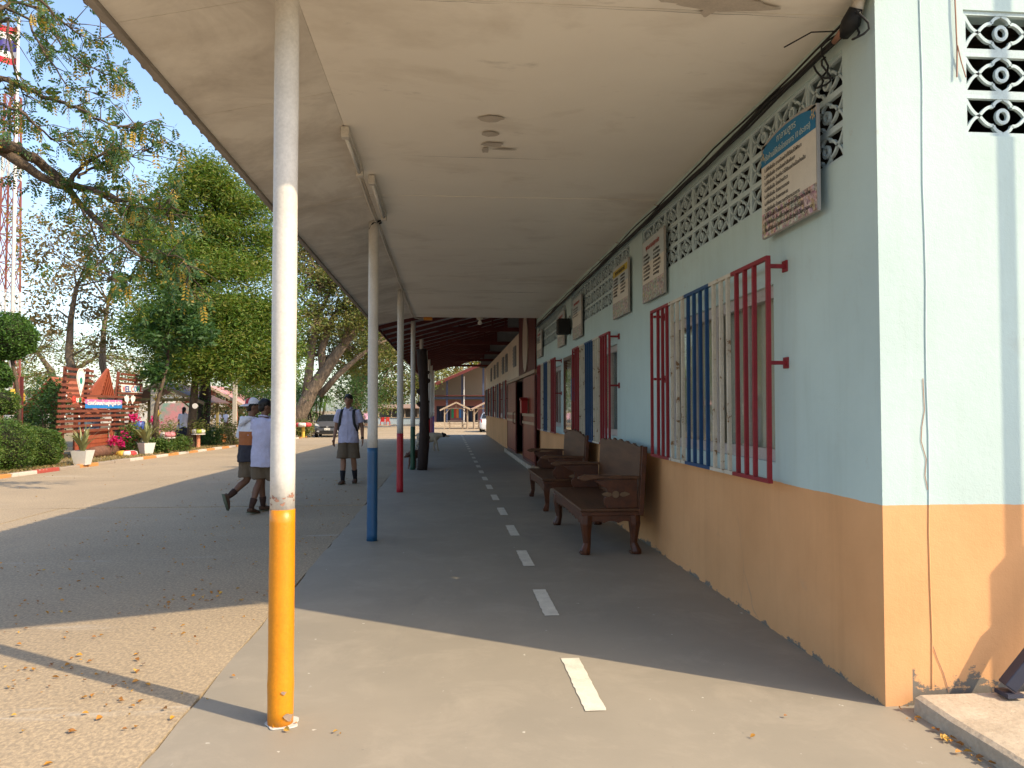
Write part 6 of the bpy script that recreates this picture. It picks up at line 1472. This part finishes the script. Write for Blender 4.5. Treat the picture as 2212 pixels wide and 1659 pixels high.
        g = MB(); g.tube([an-td*.075-tu*.073, an+td*.05-tu*.075, an+td*.19-tu*.075], [(.038,.009),(.048,.009),(.034,.009)], 9, ref=tuple(sd)); link('sole', g.mesh('sole', M['sole'], True), so)
    # hair and face
    g = MB(); 
    if hair: 
        g.ball((0,.014,.044),(.083,.100,.090),14,10); g.ball((0,.048,-.005),(.072,.062,.075),12,8)
        if hair == 'fringe': g.ball((0,-.052,.078),(.062,.034,.026),12,8); g.ball((-.045,-.05,.060),(.026,.026,.028),8,6); g.ball((.045,-.05,.062),(.026,.026,.028),8,6)
        if hair == 'long': g.tube([(0,.06,.02),(0,.085,-.10),(0,.09,-.22)],[.06,.05,.02],8)
        g.v = [tuple(RH @ V3(p) + hc) for p in g.v]; link('hair', remesh(g, 0.009, M['hair'], 'hair', 2, 0.010, 22, seed), t)
    if face:
        for s in (-1, 1):
            g = MB(); g.ball((s*.031,-.087,.014),(.013,.006,.006),8,5); g.v = [tuple(RH @ V3(p) + hc) for p in g.v]; link('eye', g.mesh('eye', M['hair'], True), t)
            g = MB(); g.tube([(s*.016,-.092,.034),(s*.034,-.090,.040),(s*.05,-.078,.034)],[.003,.004,.003],5); g.v = [tuple(RH @ V3(p) + hc) for p in g.v]; link('eyebrow', g.mesh('eyebrow', M['hair'], True), t)
        g = MB(); g.ball((0,-.097,-.057),(.022,.004,.005),8,5); g.v = [tuple(RH @ V3(p) + hc) for p in g.v]; link('mouth', g.mesh('mouth', flat('lip', (0.25,0.08,0.06)), True), t)
    return t, hc, RH
# front-facing student walking towards the camera
p = on_g(752, 1045)
P = dict(Le=(.255,.03,1.10), Lw=(.285,-.05,.86), Re=(-.245,.02,1.10), Rw=(-.262,-.06,.86), Lk=(.10,.00,.47), La=(.105,.12,.10), Rk=(-.085,-.05,.47), Ra=(-.075,-.12,.085), Lt=(.12,-1,-.1), Rt=(-.1,-1,0), head=0.05)
t, hc, RH = person('student in lavender shirt, khaki shorts and backpack straps walking towards camera', (p.x, p.y, 0.0), -0.12, 1.71/1.70, P, 'shirt', 'khaki', hair='fringe', hem=0.79, sleeve=0.72, seed=3, sock_h=0.45, loose=1.10, shorts_k=0.95)
for s in (-1, 1):
    g = MB(); g.tube([(s*.12,.10,1.36),(s*.118,.03,1.435),(s*.115,-.07,1.405),(s*.125,-.13,1.30),(s*.145,-.125,1.15),(s*.172,-.05,1.02),(s*.15,.10,.96)], [(.026,.008)]*7, 8, ref=(1,0,0)); g.build('backpack_strap', M['black'], t, smooth=True)
g = MB(); g.tube([(0,.16,.98),(0,.19,1.08),(0,.20,1.25),(0,.17,1.40)], [(.14,.07),(.165,.085),(.16,.08),(.10,.05)], 12, ref=(1,0,0)); g.build('backpack', M['navy'], t, smooth=True)
g = MB(); g.tube([(.281,-.045,.895),(.284,-.055,.865)], .031, 10); g.build('wrist_watch', M['black'], t, smooth=True)
# pair walking away to the right, arm over shoulder
p = on_g(548, 1108)
P = dict(Le=(.27,-.02,1.12), Lw=(.30,-.16,.95), Re=(-.20,-.16,1.16), Rw=(-.10,-.28,1.05), Lk=(.085,-.02,.47), La=(.08,.29,.25), Lt=(0,-.35,-1), Lu=(0,-.94,.33), Rk=(-.085,-.17,.48), Ra=(-.08,-.20,.085), lean=0.06, head=-0.55)
t, hc, RH = person('student in white orange and navy hooded top and backwards cap', (p.x-0.10, p.y+0.12, 0.0), R(138), 1.57/1.70, P, 'hoodie', 'khaki', skin='skin_dark', sock='sock_brown', hair='short', hem=0.76, sleeve=0.98, loose=1.15, seed=7, topname='hooded_top', sock_h=0.34)
g = MB(); g.tube([(-.10,-.02,1.41),(-.085,.07,1.42),(0,.125,1.40),(.085,.07,1.42),(.10,-.02,1.41)], [.03,.045,.05,.045,.03], 9); g.tube([(-.07,.10,1.40),(0,.15,1.33),(.07,.10,1.40)], [.03,.045,.03], 9); link('hood', remesh(g, .012, M['hoodie'], 'hood', 3, .006, 10), t)
flat('cap_red', (0.40, 0.02, 0.03)); flat('cap_white', (0.58, 0.57, 0.60))
def cap_part(fs, name, m, x=None):
    g = MB(); fs(g); g.v = [tuple(RH @ Vector(q) + hc) for q in g.v]; o = link(name, g.mesh(name, M[m], True), t); return o
def dome(a0, a1, r=1.0):
    def f(g):
        n, k = 10, 6; vs = []
        for i in range(k+1):
            ph = (math.pi/2)*i/k
            for j in range(n+1):
                a = a0+(a1-a0)*j/n; vs.append((.094*r*math.cos(ph)*math.cos(a), .012+.112*r*math.cos(ph)*math.sin(a), .050+.100*r*math.sin(ph)))
        g.add(vs, [(i*(n+1)+j, i*(n+1)+j+1, (i+1)*(n+1)+j+1, (i+1)*(n+1)+j) for i in range(k) for j in range(n)])
    return f
cap_part(dome(R(-65), R(245)), 'cap_crown', 'cap_white'); cap_part(dome(R(38), R(142), 1.012), 'cap_panel', 'cap_red')
def brim(g):
    n = 12; vs = []
    for j in range(n+1):
        a = R(25)+(R(130))*j/n
        for rr, z in ((1.0, .052), (1.72 if 2 < j < 10 else 1.45, .018), (1.72 if 2 < j < 10 else 1.45, .010), (1.0, .044)): vs.append((.094*min(rr,1.25)*math.cos(a), .012+.112*rr*math.sin(a), z))
    g.add(vs, [(4*j+q, 4*j+(q+1)%4, 4*j+4+(q+1)%4, 4*j+4+q) for j in range(n) for q in range(4)])
cap_part(brim, 'cap_brim', 'cap_white')
def badge(g):
    for r0 in (.034, .020): g.tube([(r0*math.cos(a), .12, .085+r0*math.sin(a)) for a in [2*math.pi*k/14 for k in range(15)]], .004, 5)
cap_part(badge, 'cap_badge', 'cap_white')['kind'] = 'stuff'
P = dict(Le=(.26,.02,1.11), Lw=(.285,-.06,.88), Re=(-.27,-.02,1.20), Rw=(-.33,-.10,1.32), Lk=(.085,-.03,.47), La=(.085,.14,.095), Lt=(.1,-1,-.15), Rk=(-.085,-.18,.48), Ra=(-.075,-.24,.085), lean=0.04, head=-0.5)
person('student in white shirt and khaki shorts seen from behind by the yellow post', (p.x+0.13, p.y-0.06, 0.0), R(150), 1.57/1.70, P, 'shirt', 'khaki', skin='skin_dark', sock='sock_brown', hair='short', hem=0.70, sleeve=0.82, loose=1.10, seed=9, face=True, sock_h=0.34)
# background students
stand = dict(Le=(.23,.02,1.10), Lw=(.24,-.06,.86), Re=(-.23,.02,1.10), Rw=(-.24,-.06,.86), Lk=(.09,-.02,.47), La=(.09,.02,.085), Rk=(-.09,-.02,.47), Ra=(-.09,.02,.085))
bend = dict(stand, Le=(.2,-.2,1.05), Lw=(.12,-.38,.98), Re=(-.2,-.2,1.05), Rw=(-.12,-.38,.98), lean=0.35)
def bgp(px, py, Y, lab, top, bottom, rz, sc=0.95, P=stand, skirt=False, hair='short', z=None):
    c = on_y(px, py, Y); person(lab, (c.x, Y, gz(Y)+0.06 if z is None else z), rz, sc, P, top, bottom, vox=0.02, skirt=skirt, hair=hair, seed=int(px), face=False, sock_h=0.3)
bgp(397, 920, 33.5, 'student in white shirt and dark skirt standing by the tree trunk', 'shirt_w', 'navy', R(170), 0.98, stand, True, 'long')
bgp(386, 920, 34.0, 'student bending beside the one in the dark skirt', 'shirt_w', 'navy', R(110), 0.85, bend, True)
bgp(791, 900, 75.0, 'distant student in pink shirt and dark skirt on the road', 'pinkshirt', 'navy', 0.2, 1.0, stand, True, z=gz(75))
bgp(471, 900, 62.0, 'distant student in pale shirt left of the salmon pavilion post', 'shirt_w', 'blue', 0.4, 0.95)
bgp(488, 900, 63.0, 'distant student in white shirt right of the salmon pavilion post', 'shirt_w', 'maroon', R(160), 0.95)

# ================================================================= DOGS
flat('dog_cream', (0.40, 0.33, 0.23), 0.9); flat('dog_black', (0.02, 0.016, 0.014), 0.8); flat('dog_brown', (0.16, 0.085, 0.06), 0.9)
def dog(label, loc, rz, sc, coat, mask, headlow=0.0):
    t = thing('dog', label, 'dog', loc, rz, None, sc); b = MB(); X = (1,0,0)      # faces -y
    b.tube([(0,.36,.47),(0,.28,.48),(0,.10,.46),(0,-.10,.44),(0,-.24,.46),(0,-.34,.50)], [(.07,.08),(.105,.12),(.10,.115),(.115,.15),(.11,.14),(.07,.09)], 12, ref=X)
    hz = .56-headlow
    b.tube([(0,-.26,.50),(0,-.38,.54-headlow*.5),(0,-.46,hz)], [(.085,.10),(.07,.075),(.06,.065)], 10, ref=X)
    b.ball((0,-.50,hz+.01),(.065,.085,.065),12,8); b.tube([(0,-.54,hz-.005),(0,-.62,hz-.025),(0,-.67,hz-.03)], [(.045,.042),(.034,.032),(.024,.022)], 8, ref=X)
    for s in (-1, 1):
        b.tube([(s*.045,-.47,hz+.055),(s*.066,-.46,hz+.085),(s*.080,-.48,hz+.05)], [.022,.02,.008], 6)
        b.tube([(s*.07,-.24,.40),(s*.075,-.25+s*.04,.27),(s*.075,-.23+s*.06,.24),(s*.075,-.25+s*.08,.05),(s*.075,-.29+s*.08,.02)], [.06,.036,.032,.024,.026], 8)
        b.tube([(s*.07,.28,.44),(s*.08,.20-s*.05,.30),(s*.08,.30-s*.05,.19),(s*.08,.29-s*.05,.05),(s*.08,.25-s*.05,.02)], [.085,.058,.032,.024,.026], 8)
    b.tube([(0,.36,.50),(0,.46,.50),(0,.56,.42)], [.03,.024,.012], 7)
    link('body', remesh(b, .012, M[coat], 'body', 3, .008, 25), t)
    g = MB(); g.ball((0,-.505,hz+.012),(.070,.086,.068),12,8)
    for s in (-1, 1): g.tube([(s*.045,-.47,hz+.055),(s*.068,-.46,hz+.088),(s*.084,-.48,hz+.045)], [.025,.023,.010], 6)
    link('dark_mask', remesh(g, .012, M[mask], 'dark_mask', 2), t)
    g = MB(); g.ball((0,-.675,hz-.025),(.016,.012,.013),7,5); g.build('nose', M['dog_black'], t)
dog('cream dog with black face walking out from behind the dark log', (-0.66, 26.0, 0.0), R(80), 1.08, 'dog_cream', 'dog_black', 0.06)
dog('brown dog mostly hidden behind the green-based post', (-0.74, 18.62, 0.0), R(-32), 0.78, 'dog_brown', 'dog_brown', 0.14)

# ================================================================= CARS
flat('car_grey', (0.075, 0.078, 0.085), 0.3, 0.6); flat('car_white', (0.70, 0.70, 0.70), 0.25, 0.6); flat('car_glass', (0.015, 0.018, 0.020), 0.06, 0.7); flat('lamp_clear', (0.55, 0.55, 0.52), 0.15, 0.6); flat('lamp_red', (0.45, 0.01, 0.015), 0.2, 0.6); flat('chrome', (0.5, 0.5, 0.5), 0.2, 0.6); flat('plate_white', (0.66, 0.65, 0.6)); flat('rim_grey', (0.33, 0.33, 0.34), 0.35, 0.5)
def car(label, loc, rz, paint, H=1.52, clear=0.2):
    t = thing('parked_car', label, 'car', loc, rz, 'cars parked in the yard'); k = H/1.52
    st = [(-1.95,.60,.70),(-1.86,.76,.80),(-1.55,.88,.845),(-1.15,.97,.85),(-.92,1.03,.85),(-.15,1.47,.85),(.35,1.52,.85),(1.2,1.50,.85),(1.62,1.42,.845),(1.88,1.02,.82),(1.95,.60,.74)]
    vs = []
    for y, zt, hw in st:
        gh = max(0.0, min(1, (zt-1.03)/.4)); belt = min(.97, zt-.03)
        half = [(0,zt),(hw*(.80-.10*gh),zt-.012),(hw*(.92-.13*gh),zt-.05-.02*gh),(hw*.985,belt-.03),(hw,belt-.2 if belt-.2 > .4 else .45),(hw*.985,.36),(hw*.93,clear),(0,clear-.01)]
        ring = [(x, y, z*k) for x, z in half] + [(-x, y, z*k) for x, z in reversed(half[1:-1])]; vs += ring
    m = 14; b = MB(); b.add(vs, [(i*m+j, i*m+(j+1)%m, (i+1)*m+(j+1)%m, (i+1)*m+j) for i in range(len(st)-1) for j in range(m)] + [tuple(range(m)), tuple(reversed(range((len(st)-1)*m, len(st)*m)))])
    o = b.build('body', M[paint], t, smooth=True, bevel=0.0); sm = o.modifiers.new('sub', 'SUBSURF'); sm.levels = 1; sm.render_levels = 1
    def quad(name, pts, m, th=0.012, parent=t):
        a = [Vector((p[0], p[1], p[2]*k)) for p in pts]; n = (a[1]-a[0]).cross(a[2]-a[0]).normalized()*th; g = MB(); N = len(a)
        g.add(a+[q+n for q in a], [tuple(range(N)), tuple(reversed(range(N,2*N)))]+[(i,(i+1)%N,N+(i+1)%N,N+i) for i in range(N)]); return g.build(name, M[m], parent)
    quad('windscreen', [(-.70,-.90,1.06),(.70,-.90,1.06),(.58,-.22,1.46),(-.58,-.22,1.46)], 'car_glass', .02)
    quad('rear_window', [(.62,1.88,1.07),(-.62,1.88,1.07),(-.54,1.66,1.42),(.54,1.66,1.42)], 'car_glass', .03)
    for s in (-1, 1):
        quad('side_window', [(s*.842,-.70,1.0),(s*.842,1.50,1.0),(s*.70,1.25,1.40),(s*.70,-.10,1.40)][::s], 'car_glass', .012)
        quad('headlight', [(s*.48,-1.90,.70),(s*.80,-1.70,.78),(s*.78,-1.52,.90),(s*.60,-1.72,.87)][::s], 'lamp_clear', .03)
        quad('tail_light', [(s*.82,1.80,.72),(s*.60,1.935,.74),(s*.62,1.91,.96),(s*.80,1.76,1.02)][::s], 'lamp_red', .03)
        quad('fog_lamp', [(s*.52,-1.955,.36),(s*.70,-1.90,.40),(s*.74,-1.85,.50),(s*.56,-1.935,.48)][::s], 'chrome', .01)
        g = MB(); g.ball((s*.95,-.62,1.0*k),(.09,.06,.065),10,6); g.build('wing_mirror', M[paint], t, smooth=True)
        for y in (-1.25, 1.22):
            w = bpy.data.objects.new('wheel', None); col.objects.link(w); w.parent = t; w.location = (s*.76, y, .31)
            pr = [(.19,-.09),(.29,-.10),(.31,-.07),(.31,.07),(.29,.10),(.19,.09)]; g = MB(); g.lathe(pr, 22); g.xf(Matrix.Rotation(math.pi/2,4,'Y')); g.build('tyre', M['black'], w, smooth=False)
            g = MB(); g.lathe([(.19,-.07),(.20,.085*1.0),(.06,.095)], 18); g.xf(Matrix.Rotation(s*math.pi/2,4,'Y')); g.build('rim', M['rim_grey'], w)
    quad('grille', [(-.42,-1.965,.66),(.42,-1.965,.66),(.52,-1.93,.74),(-.52,-1.93,.74)], 'black', .012)
    quad('lower_intake', [(-.50,-1.985,.30),(.50,-1.985,.30),(.46,-1.985,.44),(-.46,-1.985,.44)], 'black', .012)
    for y, s in ((-1.995,1),(1.985,-1)):
        pl = quad('number_plate', [(-.19*s,y,.48),(.19*s,y,.48),(.19*s,y,.62),(-.19*s,y,.62)], 'plate_white', .012)
    g = MB(); g.tube([(.055*math.cos(a),-1.985,.70*k+.045*math.sin(a)) for a in [2*math.pi*i/12 for i in range(13)]], .012, 5); g.build('badge', M['chrome'], t, smooth=True)
    me = text_mesh('กข 1251', 0.10, M['ink'], 'CENTER'); o = link('plate_lettering', me, t); o.rotation_euler = (math.pi/2,0,0); o.location = (0,-2.010,.515*k)
    return t
p = on_g(703, 945); car('dark grey hatchback parked facing the camera behind the student', (p.x, p.y+1.9, p.z), 0.06, 'car_grey')
p = on_g(1062, 934); car('white car seen from behind past the end of the hall wall', (p.x+0.1, p.y+1.9, p.z), R(172), 'car_white', 1.62)

# ================================================================= FAR BUILDINGS
Y = 84.0; A = lambda px, py: on_y(px, py, Y)
t = thing('metal_hall', 'far open hall with sloping metal roof, blue columns and pink lower wall', 'building', (A(1000,920).x, Y, -0.45)); x0, x1 = A(915,0).x, A(1120,0).x
flat('hall_tan', (0.20, 0.155, 0.105)); flat('hall_pink', (0.27, 0.12, 0.115)); flat('hall_blue', (0.05, 0.065, 0.12)); flat('hall_roof', (0.30, 0.15, 0.11))
def wb(nm, m, a, b, c, d, e, f): return MB().box(a,b,c,d,e,f).build(nm, M[m], t, world=True)
x1 = A(1200,0).x; zr = lambda px: A(925,836).z+(A(1320,666).z-A(925,836).z)*(px-925)/395-0.12
m = MB(); m.prism([(x0,2.4),(x1,2.4),(x1,zr(1200)),(x0,zr(915))], (0,Y+3,0), (1,0,0), (0,0,1), (0,1,0), 0.2); m.build('upper_wall', M['hall_tan'], t, world=True)
m = MB(); holed(m, [x0, x1], [-0.45, 2.4], [(A(945,0).x, A(975,0).x, -0.4, 1.75), (A(1008,0).x, A(1036,0).x, -0.4, 1.75)], lambda u, v, w: (u, Y+3+0.15*w, v)); m.build('lower_wall', M['hall_pink'], t, world=True)
for a, b in ((945,975),(1008,1036)):
    wb('doorway', 'dark', A(a,0).x, A(b,0).x, Y+3.4, Y+3.45, -0.4, 1.8)
    for k in range(9): x = A(a,0).x+(A(b,0).x-A(a,0).x)*(k+.5)/9; wb('gate_bar', 'hall_blue', x-.03, x+.03, Y+3.16, Y+3.2, -.4, 1.74)
L_, R_ = A(925,836), A(1320,666)
m = MB(); m.bar((L_.x,Y+1.2,L_.z),(R_.x,Y+1.2,R_.z),7.0,0.14,up=(0,0,1)); m.build('roof', M['hall_roof'], t, world=True)
m = MB(); m.bar((L_.x,Y-2.32,L_.z-0.12),(R_.x,Y-2.32,R_.z-0.12),0.04,0.30,up=(0,0,1)); m.build('roof_edge', M['maroon'], t, world=True)
for px in (968, 1000, 1045): 
    zt = L_.z+(R_.z-L_.z)*(px-925)/395-0.2; q = A(px,0); wb('column', 'hall_blue', q.x-.10, q.x+.10, Y-.1, Y+.1, -.45, zt)
wb('beam', 'hall_blue', x0, x1, Y-.15, Y-.101, 2.5, 2.75)
wb('canopy', 'maroon', x0, x1, Y-.6, Y+2.9, 2.86, 2.92); wb('plinth', 'pad', x0, x1, Y-.8, Y+3.0, -.46, -.05)
wb('downpipe', 'mast_white', A(1003,0).x, A(1003,0).x+.12, Y-.35, Y-.23, -.04, 5.0)
for k, c in enumerate(('l_green','l_red','l_orange','l_blue','l_navy')): x = A(978,0).x+0.28*k; wb('poster', c, x, x+.26, Y+2.93, Y+2.99, 0.4, 1.4)
Y = 93.0; t = thing('canteen', 'long low canteen with tiled roof and pale blue lower wall', 'building', (A(860,915).x, Y, -.45)); x0, x1 = A(822,0).x, A(935,0).x
flat('canteen_blue', (0.34, 0.42, 0.48)); flat('canteen_grey', (0.20, 0.18, 0.16))
wb('back_wall', 'canteen_grey', x0, x1, Y+1.5, Y+1.6, -.45, 1.5); wb('lower_wall', 'canteen_blue', x0, x1, Y, Y+.12, -.45, .35); wb('counter', 'timber', x0, x1, Y-.1, Y+.2, .351, .42)
m = MB(); m.bar(((x0+x1)/2,Y-.5,1.50),((x0+x1)/2,Y+2.2,1.95),x1-x0+.6,0.10); m.build('roof', flat('canteen_roof', (0.30,0.20,0.145)), t, world=True)
for k in range(5): x = x0+(x1-x0)*k/4; wb('post', 'timber', x-.06, x+.06, Y-.06, Y-.001, .421, 1.56)
flat('chair_red', (0.45,0.03,0.03),0.4)
for k, px in enumerate((826, 838)):
    c = on_y(px, 914, 88.0); t = thing('plastic_chair', ['left red plastic chair in front of the canteen','right red plastic chair in front of the canteen'][k], 'chair', (c.x,88,-.448), 0.3*k, 'red chairs by the canteen')
    MB().box(-.23,.23,-.22,.22,.40,.44).build('seat', M['chair_red'], t); MB().box(-.23,.23,.20,.24,.441,.92).build('backrest', M['chair_red'], t)
    for sx in (-1,1):
        for sy in (-1,1): MB().box(sx*.2-.025,sx*.2+.025,sy*.19-.025,sy*.19+.025,0,.399).build('leg', M['chair_red'], t)
# far house roofs and boundary wall behind the garden
Y = 100.0; t = thing('boundary_wall', 'pale long building wall glimpsed behind the garden trees', 'wall', (A(300,900).x, Y, -.45)); wb('panel', 'pot_white', A(-60,0).x, A(640,0).x, Y, Y+.3, -.45, 3.4); wb('coping', 'roof_tile', A(-60,0).x, A(640,0).x, Y-.4, Y+.7, 3.41, 3.75)
